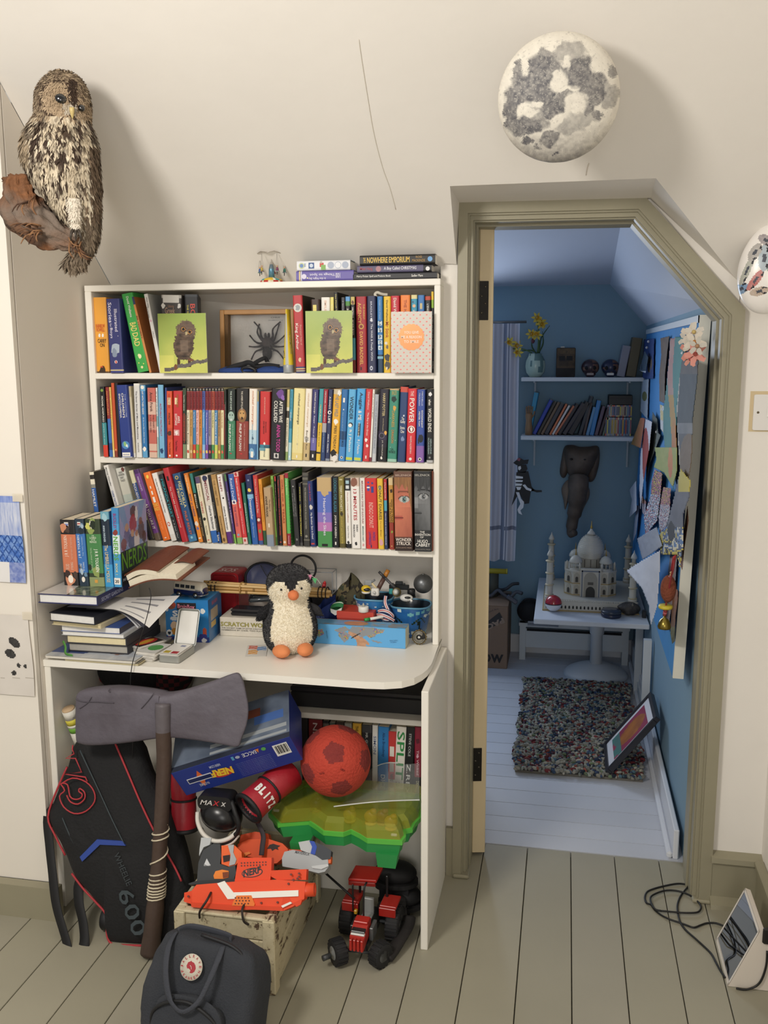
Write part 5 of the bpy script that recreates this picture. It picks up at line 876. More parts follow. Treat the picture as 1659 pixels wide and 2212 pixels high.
m_.add(vs,fs,vcol,1);Bd('body',m_,mat('VC',.2,coat=.6),va)
wm=mat('2A2E34',.1)
for k in range(4):
 x0=-.04+k*.0175;Bd('side_window',MB().add([(x0,-.0183,.0265),(x0+.014,-.0183,.0265),(x0+.014,-.0168,.0355),(x0,-.0168,.0355)],[(0,1,2,3)]),wm,va)
Bd('windscreen',MB().add([(.0485,-.014,.0235),(.0485,-.001,.0235),(.0448,-.001,.0335),(.0448,-.012,.0335)],[(0,1,2,3)]).add([(.0488,.001,.0235),(.0488,.014,.0235),(.045,.012,.0335),(.045,.001,.0335)],[(0,1,2,3)]),wm,va)
Bd('bumper',MB().tube([(.035,-.0185,.008),(.047,-.0165,.008),(.0515,0,.008),(.047,.0165,.008)],.0017,8,'B9BBBA',sub=4),mat('B9BBBA',.25,metal=.8),va)
Bd('headlamp',MB().lathe([(.004,0),(.0035,.0012),(0,.002)],14,'C9C9C4',T((.0478,-.0105,.0155))@RY(PI/2)),mat('D0D0CC',.15,metal=.6),va)
Bd('trim_line',MB().box((-.046,-.0192,.0215),(.044,-.0186,.0225),'C9C5B8'),mat('D8D4C8',.3),va)
for x in(-.028,.028):
 for sy in(-1,1):
  wh=Bd('wheel',MB().lathe([(.0078,-.003),(.0082,-.0015),(.0082,.0015),(.0078,.003)],20,'1A1A1C',T((x,sy*.0165,.0083))@RX(PI/2)),mat('1A1A1C',.6),va)
  Bd('hub_cap',MB().lathe([(.0052,0),(.0048,.0008),(.002,.0016),(0,.0018)],16,'C9CBCB',T((x,sy*.0165+sy*.003,.0083))@RX(PI/2*(1 if sy<0 else-1))),mat('C9CBCB',.2,metal=.9),wh)
  # stack of round-game cards
def cards(name,label,px0,px1,y,n,w_,d_,fn,yaw,z=DZ,hp=.00055):
 p_=onz(*K7(px0,y),z);th=Tg(name,label,'cards',T((p_.x,p_.y,z))@RZ(yaw))
 rg=random.Random(n)
 for k in range(n):
  dx,dy,a_=rg.uniform(-.004,.004)+.0006*k,rg.uniform(-.003,.003),rg.uniform(-.08,.08)
  Bd('playing_card',MB().prism(rounded(0,0,w_,d_,.004,3),k*hp*2.6,k*hp*2.6+hp*2.3,'DAD6CE',T((dx,dy,0))@RZ(a_),ax=2),mat('DAD6CE',.5),th)
 Bd('card_face',MB().grid(lambda u,v:(.004+u*(w_-.008)+.0006*n,.004+v*(d_-.008),n*hp*2.6+.0006),30,40,fn,0),mat('VC',.4),th);return th
def rd(u,v):
 if el(.5,.5,.38,.47,.35)(u,v):return c('B52A30')if not el(.5,.5,.2,.4,.35)(u,v)else c('D8A23A')
 return c('2A2422')
cards('card_stack','splayed stack of white playing cards beside the tin',845,1040,948,16,.058,.085,lambda u,v:c('4F9A50')if el(.5,.55,.4,.3)(u,v)else c('D9D8D2'),-.12)
cards('card_stack','card deck with a red oval emblem against the pile',770,920,850,10,.058,.088,rd,-.5,DZ+.0135)
# open tin with mirror-like lid
a,b=onz(*K7(1050,965),DZ),onz(*K7(1222,979),DZ);dv=(b-a);
Mt=frame(a,dv,(-dv.y,dv.x,0));tw,td=dv.length,.098
tn=Tg('card_tin','open silver card tin with its white lid upright','tin',Mt)
SIL=mat('A8AAA6',.35,metal=.75)
m_=MB();rr=rounded(0,0,tw,td,.006);ri=rounded(.0015,.0015,tw-.0015,td-.0015,.005)
n_=len(rr);m_.prism(rr,0,.0012,ax=2)
m_.add([(*p,0)for p in rr]+[(*p,.018)for p in rr]+[(*p,.018)for p in ri]+[(*p,.001)for p in ri],[q for i in range(n_)for q in((i,(i+1)%n_,n_+(i+1)%n_,n_+i),(n_+i,n_+(i+1)%n_,2*n_+(i+1)%n_,2*n_+i),(2*n_+i,2*n_+(i+1)%n_,3*n_+(i+1)%n_,3*n_+i))],'A8AAA6')
Bd('tray',m_,SIL,tn)
Ml=T((0,td+.001,.018))@RX(rad(-22))@RZ(rad(2))
m_=MB();lid=[(x,z)for x,z in rounded(0,0,tw,.096,.006)]
m_.prism(lid,0.,.001,'A8AAA6',Ml,ax=1);m_.tube([Ml@V3((x,-.0035,z))for x,z in lid],.0035,6,'A8AAA6',closed=1,flat=.0012)
ld=Bd('lid',m_,SIL,tn)
Bd('lid_lining',MB().prism([(x,z)for x,z in rounded(.004,.004,tw-.004,.092,.004)],-.0008,0.,'F2F0EA',Ml,ax=1),mat('F0EEE8',.15,metal=.2),tn)
for k in range(7):Bd('playing_card',MB().prism(rounded(.002,.003,tw-.003,td-.006,.003,3),.01+k*.0018,.01+k*.0018+.0014,'E2DFD8',T((.001*(k%3)-.001,-.002*(k==6),0))@RZ(.02*(k%3-1)),ax=2),mat('E2DFD8',.5),tn)
Bd('card_face',MB().grid(lambda u,v:(.003+u*(tw-.007),.002+v*(td-.01),.0238),30,46,lambda u,v:c('B8A23A')if rc(.1,.08,.42,.3)(u,v)else c('A8262E')if rc(.52,.06,.9,.28)(u,v)else c('7A80A0')if rc(.55,.72,.8,.86)(u,v)else c('E4E1DA'),0),mat('VC',.4),tn)
# back of the desk
def pbox(name,label,pl_,pr_,ptop,d,col,cat='box',group=None,z=DZ,extra=None):
 a,b=onz(*pl_,z),onz(*pr_,z);h=ony(*ptop,a.y).z-z;M_=frame(a,b-a,(-(b-a).y,(b-a).x,0));w_=(b-a).length
 th=Tg(name,label,cat,M_,group);return th,w_,h
st_,sw,sh=pbox('game_box','long white stone patterned word game box behind the penguin',K8(85,640),K8(480,658),K8(85,503),.1,'D8D2C4')
sh=.055
Bd('carton',MB().box((0,0,0),(sw,.1,sh),'D5CEC0',ch=.0015),mat('D5CEC0',.6,noise=.06,nscale=40),st_)
lt=MB();Lt(lt,'SCRATCH WORDS',frame((.003,-.0006,sh*.52),(1,0,-0.),(0,0,1)),sw*.97,sh*.24,'6A6430',bold=.03);Lt(lt,'SCRATCH WORDS',frame((.004,-.001,sh*.535),(1,0,0),(0,0,1)),sw*.97,sh*.22,'A8A04A',bold=0.)
for k,s_ in enumerate(('THE ANCIENT GAME OF LETTER SCRATCHING','HAMMERING BY CHISEL TWO PLAYERS')):Lt(lt,s_,frame((.006,-.0008,sh*(.4-.11*k)),(1,0,0),(0,0,1)),sw*.8,sh*.07,'5A564A')
Bd('lettering',lt,VC,st_)
# black glasses case, bagged bundle
p_=onz(*K8(140,512),DZ+.056)
gc=Tg('glasses_case','glossy black hard case lying on the game box','case',(p_.x,2.425,DZ+.0562))
Bd('case_lower',MB().box((0,0,0),(.105,.05,.01),'1D1D20',ch=.003),mat('1D1D20',.3),gc)
Bd('case_lid',MB().box((-.001,-.001,.0104),(.106,.051,.019),'232327',ch=.004),mat('232327',.25),gc)
p_=onz(*K8(225,440),DZ+.077)
cb=MB()
for k in range(7):cb.tube([(-.04+.002*k,.01*sin(k),.004+.0055*(k%4)),(0.,.012*cos(k*2),.006+.006*(k%4)),(.055,.01*sin(k*1.7),.004+.0055*((k+1)%4))],.0042,7,['2C3034','3A4044','565C60'][k%3],sub=4)
solo('cable_bundle','shiny black bagged bundle lying above the glasses case','bundle',cb,mat('VC',.15,coat=.6),(p_.x+.045,2.5,DZ+.078))
# red first-aid tin
a_=ony(*K8(18,240),2.53);b_=ony(*K8(215,240),2.53)
so=Tg('emergency_tin','red rounded emergency tin at the back of the desk','tin',(a_.x,2.53,DZ))
ht=ony(*K8(120,190),2.53).z-DZ
Bd('tin_body',MB().prism(rounded(0,0,b_.x-a_.x,ht,.012),0,.085,'A01E26',ax=1,sm=1),mat('A01E26',.35),so)
Bd('raised_rim',MB().tube([(x,-.001,z)for x,z in rounded(.006,.006,b_.x-a_.x-.006,ht-.006,.01)],.0025,6,'8C1820',closed=1),mat('8C1820',.35),so)
lt=MB();Lt(lt,'SOS',frame((.018,.012,ht+.0008),(1,0,0),(0,1,0)),(b_.x-a_.x)*.6,.045,'C9A9A4',bold=.03);Bd('lettering',lt,VC,so)
# bundle of bamboo arrows
s0,s1=ony(*K8(-25,285),2.455),ony(*K8(870,335),2.5)
ar=Tg('cane_bundle','bundle of bamboo canes bound with twine behind the penguin','canes',tuple(s0))
vv=s1-s0
BAM=mat('C29A5C',.5,noise=.15,nscale=25)
for k in range(11):
 oy,oz=.0105*((k%4)-1.5)*.9,.0098*(k//4-1)+.004*((k%4)%2)
 rg=random.Random(k);m_=MB();e0,e1_=rg.uniform(-.01,.01),1+rg.uniform(-.04,.02)
 pts_=[(vv.x*(e0+(e1_-e0)*t),vv.y*(e0+(e1_-e0)*t)+oy*(1-.2*t),vv.z*(e0+(e1_-e0)*t)+oz*(1-.25*t))for t in np.linspace(0,1,13)]
 m_.tube(pts_,.0044,8,['C9A468','B88F52','D2B078'][k%3])
 o_=Bd('cane',m_,mat('VC',.45),ar)
 Bd('cane_node',MB().cyl(pts_[4+k%3],V3(pts_[4+k%3])+vv.normalized()*.006,.0049,n=8,col='8A6A3A').cyl(pts_[9],V3(pts_[9])+vv.normalized()*.006,.0049,n=8,col='8A6A3A'),mat('VC',.5),o_)
for t in(.04,.07,.1,.92,.95,.98):
 Bd('twine_binding',MB().tube([(vv.x*t,vv.y*t+.0215*cos(a_),vv.z*t+.0165*sin(a_))for a_ in np.linspace(0,2*PI,15)[:-1]],.0018,5,'2A211A',closed=1),mat('2A211A',.8),ar)
Bd('band',MB().tube([(vv.x*.3,vv.y*.3+.0205*cos(a_),vv.z*.3+.016*sin(a_))for a_ in np.linspace(0,2*PI,15)[:-1]],.003,5,'B08A50',closed=1),mat('B08A50',.6),ar)
# blue hoop (net) and black magnifier ring
p_=ony(*K8(400,240),2.58);r_=abs(ony(*K8(265,240),2.58).x-p_.x)
hp=Tg('hoop_net','black hoop with translucent blue mesh behind the canes','net',(p_.x,2.58,p_.z-r_*0.))
Bd('rim',MB().tube([(r_*cos(a_),.004*sin(a_),r_*.86*sin(a_))for a_ in np.linspace(0,2*PI,33)[:-1]],.004,8,'1B1C20',closed=1),mat('1B1C20',.4),hp)
Bd('mesh',MB().lathe([(r_*.97,0),(r_*.7,-.006),(0,-.01)],28,'3A4A78',RX(PI/2),sy=.86,cap=0),mat('34426E',.5,alpha=.75),hp)
Bd('wire',MB().tube([(-r_*.1,-.012,r_*.8),(r_*.2,-.015,r_*.3),(r_*.6,-.012,-.01),(r_*.8,-.01,-.05)],.0012,5,'15151A',sub=4),mat('15151A',.5),hp)
p_=ony(*K8(680,158),2.52);r_=abs(ony(*K8(590,158),2.52).x-p_.x)
mg=Tg('magnifying_glass','large round magnifying glass with black rim behind the penguin','magnifier',(p_.x,2.52,p_.z))
Bd('rim',MB().tube([(r_*cos(a_),0,r_*sin(a_))for a_ in np.linspace(0,2*PI,41)[:-1]],.0033,8,'17181B',closed=1),mat('17181B',.35),mg)
Bd('lens',MB().lathe([(r_*.97,-.0005),(r_*.6,-.0025),(0,-.0032)],32,M=RX(PI/2),cap=0),mat('FFFFFF',.03,trans=1.,spec=.3),mg)
Bd('handle',MB().cyl((r_*.3,0,-r_*.95),(r_*.55,0,-r_-.085),.006,.008,12,'17181B'),mat('17181B',.35),mg)
# clear acrylic box with a red marker, bunting scraps
p_=ony(*K8(692,262),2.55);q_=ony(*K8(888,190),2.55)
ab=Tg('clear_box','clear plastic box with grey edges behind the bunting','box',(p_.x,2.55,DZ+.1));ww_,hh_=q_.x-p_.x,q_.z-DZ-.1
m_=MB()
for a_ in((0,0),(ww_,0),(0,.05),(ww_,.05)):m_.box((a_[0]-.001,a_[1]-.001,0),(a_[0]+.001,a_[1]+.001,hh_))
for z_ in(0,hh_):
 m_.box((0,-.001,z_-.001),(ww_,.001,z_+.001));m_.box((0,.049,z_-.001),(ww_,.051,z_+.001));m_.box((-.001,0,z_-.001),(.001,.05,z_+.001));m_.box((ww_-.001,0,z_-.001),(ww_+.001,.05,z_+.001))
Bd('edge_trim',m_,mat('8A8E92',.25),ab)
Bd('base_stack',MB().box((-.005,-.005,-.1),(ww_+.002,.06,-.002),'2A2A30'),mat('2A2A30',.7),ab)
p_=ony(*K8(835,236),2.565)
mk_=Tg('marker_pen','red cylindrical marker lying inside the clear box','marker',T((p_.x,2.57,DZ+.1015)))
Bd('barrel',MB().cyl((-.006,0,.0075),(-.002,0.,.026),.0058,.0055,14,'B8262C'),mat('B8262C',.35),mk_)
Bd('tip',MB().cyl((-.0022,0,.026),(-.001,0,.031),.004,.003,12,'D04040'),mat('D04040',.35),mk_)
p_=ony(*K8(722,205),2.32)
bt_=Tg('bunting','scrap of pink and green paper bunting beside the penguin head','bunting',tuple(p_))
Bd('cord',MB().tube([(-.02,0,.004),(0,0,0),(.02,.004,-.012),(.03,.006,-.026)],.0006,5,'D9D4C8',sub=4),mat('D9D4C8',.7),bt_)
for x,z,k in((-.006,.001,'D88AA8'),(.008,-.008,'4FA868')):
 Bd('pennant',MB().prism([(x,z),(x+.014,z-.001),(x+.009,z-.016)],-.0005,.0005,k,ax=1),mat(k,.6),bt_)
 # camouflage hat
p_=ony(*K8(1010,420),2.53)
cm=Tg('camouflage_hat','crumpled camouflage sun hat behind the red box','hat',T((p_.x,2.545,DZ))@Matrix.Diagonal((1,.8,1.32,1)))
def camo(p):
 n_=fbm(p[0]*38+5,p[1]*38,p[2]*38,3);return '4A4632' if n_<.42 else '2A2620' if n_<.5 else '6A6044' if n_<.6 else '3A4030'
def hatf(u,v):
 a_=2*PI*u;k=fbm(cos(a_)*2+3,sin(a_)*2+3,v*3)-.5
 if v<.35:r=.062-.035*(v/.35)+.012*k;z=.03+.03*sin(a_*2)*.4+.012*v
 else:t=(v-.35)/.65;r=(.042+.012*k)*(1-t**4*.9);z=.045+.062*t**.8+.012*k+.02*cos(a_-1.)*t
 return(r*cos(a_)*1.05,r*sin(a_)*.7,z)
m_=MB().grid(hatf,40,26,None,1,wrap=1);m_.col=[c(camo(np.mean([m_.v[i]for i in f],axis=0)))for f in m_.f]
Bd('crown',m_,mat('VC',.9,bump=.2,bscale=150),cm)
Bd('brim_stand',MB().lathe([(.05,0),(.058,.02),(.058,.034)],24,camo,sy=.7),mat('VC',.9),cm)
# blue fabric cup, green and white ribbon, red box with tea light
p_=ony(*K8(835,500),2.5)
bg=Tg('blue_pouch','crumpled royal blue printed pouch beside the penguin wing','pouch',T((p_.x,2.5,DZ))@Matrix.Diagonal((1,1,1.35,1)))
m_=MB().grid(lambda u,v:((.027+.006*sin(3*2*PI*u+v*4)+.012*v*max(0,cos(2*PI*u-.6)))*cos(2*PI*u),(.022+.004*sin(5*2*PI*u))*sin(2*PI*u),.002+v*(.062+.016*cos(2*PI*u-.5))),36,16,'22397F',1,wrap=1)
Bd('fabric',m_,mat('22397F',.6,noise=.15,nscale=30),bg)
lt=MB();Lt(lt,'ABCDE',frame((-.018,-.0285,.032),(1,-.1,.25),(0,0,1)),.026,.008,'7A8AC4');Lt(lt,'Sir Dav',frame((-.012,-.029,.01),(1,-.1,-.2),(0,0,1)),.03,.008,'7A8AC4');Bd('lettering',lt,VC,bg)
p_=ony(*K8(925,430),2.455)
gr=Tg('ribbon_roll','rolled green and white ribbon leaning on the red box','ribbon',(p_.x-.002,2.455,p_.z-.004))
for k,(cc,r_)in enumerate((('2F7A4A',.017),('E3E3DC',.0155),('2F7A4A',.0135))):
 Bd('ribbon_turn',MB().grid(lambda u,v:(r_*1.15*cos(2*PI*u),-.008+.016*v+.004*k,r_*.62*sin(2*PI*u)+.005*cos(2*PI*u)),24,2,cc,1,wrap=1,M=RX(.5)),mat(cc,.5),gr)
Bd('ribbon_tail',MB().prism([(-.018,-.002),(0.,-.008),(.017,.003),(.012,-.016),(-.004,-.022),(-.016,-.014)],-.004,-.003,'E3E3DC',ax=1),mat('E3E3DC',.5),gr)
rb,rw_,rh=pbox('red_box','small red cardboard box holding up a tea light',K8(920,520),K8(1150,545),K8(920,455),.06,'B83A2C',z=DZ)
a_=ony(*K8(920,455),2.445);b_=ony(*K8(1150,480),2.445)
RZT=ony(*K8(1040,470),2.445).z-DZ;rb.matrix_world=T((a_.x,2.443,DZ));rw_=b_.x-a_.x+.014
Bd('lid',MB().box((0,0,RZT-.02),(rw_,.075,RZT),'BE4030',ch=.001),mat('BE4030',.5),rb)
Bd('tray',MB().box((.0012,.0012,0),(rw_-.0012,.0738,RZT-.02),'A83226'),mat('A83226',.5),rb)
p_=onz(*K8(1112,470),DZ+RZT)
tl=Tg('tea_light','white electric tea light standing on the red box','candle',(p_.x,min(p_.y,2.49),DZ+RZT+.0005))
Bd('body',MB().lathe([(.0135,0),(.0145,.001),(.0145,.0145),(.0135,.016),(.006,.0155),(0,.015)],26),mat('E9E7E0',.4),tl)
Bd('flame',MB().lathe([(.0032,.015),(.004,.018),(.0028,.022),(.0008,.0255),(0,.026)],12),mat('C9C7BC',.3,trans=.4),tl)
gp=onz(*K8(1130,520),DZ+.06)
pn=Tg('highlighter_pen','green capped pen poking out beside the red box','pen',(ony(*K8(1145,505),2.43).x,2.425,DZ+.061))
Bd('cap',MB().cyl((-.008,-.004,.004),(.004,.006,.004),.0045,.0048,14,'2F9A4A'),mat('2F9A4A',.4),pn)
Bd('barrel',MB().cyl((.004,.006,.004),(.06,.055,.004),.0042,n=12,col='E0DDD4'),mat('E0DDD4',.4),pn)
# map box
a,b=onz(*K8(690,688),DZ),onz(*K8(1412,735),DZ);Mm=frame(a,b-a,(-(b-a).y,(b-a).x,0));mw=(b-a).length;mh=.0565;md=.05
mp=Tg('map_box','long sky blue carton printed with a scratch world map','box',Mm)
Bd('carton',MB().box((0,0,0),(mw,md,mh),'68ABD6',ch=.0008),mat('68ABD6',.4),mp)
land=[pg((.1,.62),(.18,.75),(.2,.5),(.15,.3),(.11,.45)),pg((.3,.72),(.36,.86),(.42,.92),(.46,.8),(.42,.7),(.36,.62)),pg((.34,.62),(.42,.66),(.46,.5),(.44,.28),(.4,.12),(.37,.3),(.34,.45)),pg((.44,.72),(.48,.95),(.58,.97),(.7,.97),(.8,.88),(.78,.74),(.72,.64),(.7,.5),(.66,.42),(.62,.55),(.58,.42),(.54,.56),(.47,.62)),pg((.66,.36),(.72,.3),(.78,.26),(.74,.2),(.68,.26))]
def mapf(u,v):
 cc=c('5FA8DC')
 for i,t in enumerate(land):
  if t(u+.012*(fbm(u*40,v*20)-.5),v+.08*(fbm(u*30,v*14,4)-.5)):
   k=fbm(u*14+i*3,v*6,8);cc=c('8A8E92')if k<.58 else c(['C98A3A','4F6AB0','6FA04A','8A4A9A','C9A84A'][int(k*997)%5])
 if el(.545,.38,.05,.32,.3)(u,v)or pg((.52,.3),(.58,.4),(.62,0.),(.53,0.))(u,v):cc=mix('C9A080','A8785A',fbm(u*30,v*9))
 if el(.515,.5,.012,.16,-.3)(u,v):cc=c('3A2E2A')
 return cc
Bd('front_picture',MB().grid(lambda u,v:(u*mw,-.0005,v*mh),150,32,mapf,0),mat('VC',.35),mp)
Bd('top_picture',MB().grid(lambda u,v:(u*mw,v*md,mh+.0005),100,20,lambda u,v:mix('C9A080','A8785A',fbm(u*20,v*6))if el(.5,.45,.12,.4)(u,v)else(c('8A8E92')if fbm(u*9,v*3,2)>.54 else c('5FA0CC')),0),mat('VC',.35),mp)
lt=MB();Lt(lt,'ATLANTIC OCEAN',frame((mw*.24,-.001,mh*.28),(-.15,0,1),(-1,0,-.15)),mh*.4,mw*.012,'3A6A94');Lt(lt,'PACIFIC',frame((mw*.85,-.001,mh*.33),(1,0,.1),(0,0,1)),mw*.08,mh*.06,'3A6A94');Lt(lt,'OCEAN',frame((mw*.855,-.001,mh*.25),(1,0,.1),(0,0,1)),mw*.06,mh*.06,'3A6A94')
Bd('lettering',lt,VC,mp)
Bd('end_flap',MB().box((mw,.002,.001),(mw+.0008,md-.002,mh-.001),'C9CBB8'),mat('C9CBB8',.5),mp)
# toothed ammonite-like gear
p_=onz(*K8(1515,697),DZ)
ge=Tg('toothed_medallion','round toothed black and gold medallion leaning beside the map box','ornament',T((p_.x,2.425,DZ))@RX(-.12))
R_=.0215
Bd('toothed_rim',MB().prism([((R_*(1 if k%4<2 else.91))*cos(2*PI*k/64),R_+(R_*(1 if k%4<2 else.91))*sin(2*PI*k/64))for k in range(64)],0,.007,'6A5C3C',ax=1),mat('6A5C3C',.4,metal=.5,noise=.2,nscale=90),ge)
Bd('face',MB().lathe([(R_*.84,0),(R_*.8,.0012),(R_*.3,.0012),(R_*.25,.003),(0,.0034)],32,'17171A',T((0,0,R_))@RX(PI/2)),mat('17171A',.3),ge)
for r_ in(.72,.56,.42):Bd('engraved_ring',MB().tube([(R_*r_*cos(a_),-.0016,R_+R_*r_*sin(a_))for a_ in np.linspace(.4*r_*3,5.2+.4*r_*3,24)],.0006,5,'D8D4C4'),mat('D8D4C4',.3,metal=.4),ge)
Bd('boss',MB().ell((0,-.0032,R_),(.004,.0012,.0032),'C9C9C2',14,8),mat('C9C9C2',.2,metal=.6),ge)
# painted pots with clutter
def pot(label,pc,y,r0,r1,h,fn,nme='painted_pot'):
 p_=ony(*pc,y);h=ony(*K8(pc[0],h),y).z-DZ;th=Tg(nme,label,'pot',(p_.x,y,DZ))
 m_=MB().grid(lambda u,v:((r0+(r1-r0)*v+.0015*sin(6*u*2*PI+v*3))*cos(2*PI*u),(r0+(r1-r0)*v)*sin(2*PI*u),.001+v*h),60,36,fn,1,wrap=1)
 m_.grid(lambda u,v:((r1-.003)*(1-.2*v)*cos(-2*PI*u),(r1-.003)*(1-.2*v)*sin(-2*PI*u),h-.6*h*v),40,4,'24303C',1,wrap=1)
 m_.lathe([(r0,.001),(0,.001)],30,'24407A',cap=0)
 Bd('bowl',m_,mat('VC',.3,coat=.4),th)
 Bd('rim',MB().tube([((r1-.001)*cos(a_),(r1-.001)*sin(a_),h+.002*sin(3*a_))for a_ in np.linspace(0,2*PI,41)[:-1]],.0028,8,'5FA0BC',closed=1),mat('5F96B4',.35),th);return th
def potA(u,v):
 k=fbm(u*9,v*4,3);cc=mix('1F5FA0','3A8AC4',k)
 if v<.45+.2*sin(u*25):cc=mix('1E4A3A','17283A',fbm(u*20,v*8,1))if fbm(u*7,v*3,9)>.5 else cc
 if fbm(u*30,v*12,6)>.66:cc=c('D8E6E4')
 return cc
pa=pot('small blue painted pot crammed with pens and trinkets',K8(1190,420),2.53,.036,.058,340,potA)
def potB(u,v):
 cc=mix('1E4F8C','2F6FAE',fbm(u*6,v*4,5))
 for i in range(34):
  x,y=(i*.618)%1,.12+.8*((i*.37)%1)
  if abs(((u-x+.5)%1)-.5)<.022 and abs(v-y)<.07 and((((u-x+.5)%1)-.5)/.02)**2+((v-y)/.06)**2<1:cc=c('D9E6DE')if i%4 else c('6FB0B8')
 for x in(.64,.86):
  if abs(u-x-.01*sin(v*9))<.012 and v<.55:cc=c('17251F')
  if.42<v<.68 and abs(abs(u-x)*3.2-(.68-v))<.03 and abs(u-x)<.07:cc=c('16301F')
 return cc
pb=pot('large blue spotted pot holding toy parts in the corner',K8(1450,560),2.525,.042,.06,385,potB)
# contents of the pots: each its own thing
def at_pot(px,py,y):return ony(*K8(px,py),y)
def rod(nme,label,p0_,p1_,y0_,y1_,r,col,cat,tip=None,mt=None):
 a_,b_=ony(*K8(*p0_),y0_),ony(*K8(*p1_),y1_);th=Tg(nme,label,cat,tuple(a_));v=b_-a_
 Bd('barrel',MB().cyl((0,0,0),v*(.68 if tip else 1),r,n=12,col=col),mt or mat(col,.4),th)
 if tip:Bd('tip',MB().cyl(v*.68,v,r*1.08,r*.95,12,tip),mat(tip,.35),th)
 return th
rod('marker_pen','brown and amber marker standing in the small pot',(1205,330),(1290,170),2.52,2.53,.0065,'5A4038','pen','B8782E')
rod('felt_pen','slim charcoal felt pen crossing the amber marker',(1360,320),(1222,182),2.525,2.52,.004,'4A4A4C','pen','3A3A3C')
rod('pencil_stub','short cream pencil stub in the small pot',(1215,310),(1172,265),2.515,2.51,.0032,'D9C79A','pencil')
def gub(nme,label,pc,y,parts,cat='toy'):
 p_=ony(*K8(*pc),y);th=Tg(nme,label,cat,tuple(p_))
 for nm_,m_,col,kw in parts:Bd(nm_,m_,mat(col,**kw),th)
 return th
gub('toy_helmet','yellow and black toy helmet in the small pot',(1130,315),2.5,[('shell',MB().ell((0,0,.004),(.014,.012,.011),nu=18,nv=12),'E0BE34',dict(rough=.35)),('visor',MB().ell((.003,-.007,.004),(.011,.006,.006),nu=14,nv=8),'222226',dict(rough=.3)),('collar',MB().lathe([(.012,-.008),(.013,-.004)],18),'E6E4DE',dict(rough=.4))])
gub('toy_block','white plastic toy piece beside the yellow helmet',(1195,325),2.505,[('block',MB().box((-.011,-.008,-.012),(.012,.008,.01),ch=.003),'E4E2DC',dict(rough=.4)),('peg',MB().cyl((0,-.008,0),(0,-.014,0),.004),'C9C9C6',dict(rough=.4))])
gub('grey_clip','pale grey plastic clip at the back of the small pot',(1160,268),2.545,[('jaw',MB().box((-.016,-.004,-.006),(.006,.004,.01),ch=.002),'A9ADAE',dict(rough=.4)),('lever',MB().cyl((0.,0,.002),(.014,0,.012),.003),'8A8E90',dict(rough=.4))])
gub('toy_watch','brass ringed toy watch with teal strap in the big pot',(1350,330),2.515,[('case',MB().lathe([(.0125,-.004),(.0135,0),(.0125,.004)],22,M=RX(1.2)@RY(.5)),'9A8A5A',dict(rough=.3,metal=.6)),('glass',MB().lathe([(.0105,0),(0,.002)],20,M=T((0,-.004,.002))@RX(1.2)@RY(.5)),'D8DAD4',dict(rough=.1)),('strap',MB().box((-.022,-.004,-.006),(-.01,.004,.01),ch=.002),'2A8A8C',dict(rough=.5))])
gub('black_bottle_cap','black screw cap standing in the spotted pot',(1455,330),2.52,[('cap',MB().lathe([(.011,-.012),(.0115,.006),(.01,.01),(0,.011)],20),'1B1B1E',dict(rough=.35)),('collar',MB().lathe([(.0125,-.014),(.0125,-.011)],20),'2A2A2E',dict(rough=.4))])
gub('white_robot_shell','white and black plastic shell in the spotted pot',(1420,370),2.5,[('shell',MB().ell((0,0,0),(.019,.013,.011),nu=18,nv=10),'DAD9D4',dict(rough=.35)),('panel',MB().ell((.004,-.009,.003),(.01,.005,.004),nu=12,nv=8),'1C1C20',dict(rough=.35)),('peg',MB().cyl((.012,-.006,-.002),(.018,-.014,-.006),.003),'EEEDE8',dict(rough=.4))])
gub('dark_toy_vehicle','dark plastic construction toy behind the spotted pot',(1370,285),2.565,[('chassis',MB().box((-.03,-.006,-.01),(.028,.008,.004),ch=.002),'232628',dict(rough=.4)),('turret',MB().box((-.012,-.004,.004),(.01,.006,.014),ch=.002),'2E3234',dict(rough=.4)),('stud',MB().cyl((.014,0,.004),(.014,0,.009),.003).cyl((-.02,0,.004),(-.02,0,.008),.003),'3A3E40',dict(rough=.4))])
p_=ony(*K8(1540,268),2.54);rB=(ony(*K8(1608,268),2.54).x-ony(*K8(1470,268),2.54).x)/2
bl_=Tg('silver_ball','matt silver glitter ball resting in the corner pot','ball',tuple(p_))
Bd('sphere',MB().ell((0,0,0),rB,nu=36,nv=22),mat('6E7072',.38,metal=.75,noise=.12,nscale=300),bl_)
Bd('cap',MB().cyl((0,0.,rB*.97),(0,0,rB*1.06),.004),mat('8A8A88',.3,metal=.8),bl_)
# medal ribbon over the pots
mr_=Tg('medal_ribbon','looped red white and navy medal ribbon between the pots','ribbon',tuple(ony(*K8(1280,480),2.47)))
cols5=['22285A','E6E4DE','B8303A','E6E4DE','22285A']
def rib(pts_,wd):
 pts_=spline([V3(q)for q in pts_],10);m_=MB()
 for i in range(len(pts_)-1):
  a_,b_=pts_[i],pts_[i+1];t_=(b_-a_).normalized();s_=t_.cross(V3((.2,-1,.3))).normalized()*wd
  for k in range(5):
   f0,f1=-1+.4*k,-.6+.4*k;m_.add([a_+s_*f0,a_+s_*f1,b_+s_*f1,b_+s_*f0],[(0,1,2,3)],cols5[k],1)
 return m_
Bd('loop',rib([(-.007,.02,.045),(-.006,.005,.03),(.002,0.,.012),(.012,-.004,-.004),(.016,-.002,-.018)],.006),mat('VC',.6),mr_)
Bd('loop',rib([(-.026,0.,.004),(-.01,-.008,.01),(.008,-.01,.006),(.018,-.004,-.008),(.002,-.008,-.016),(-.022,-.004,-.01)],.006),mat('VC',.6),mr_)
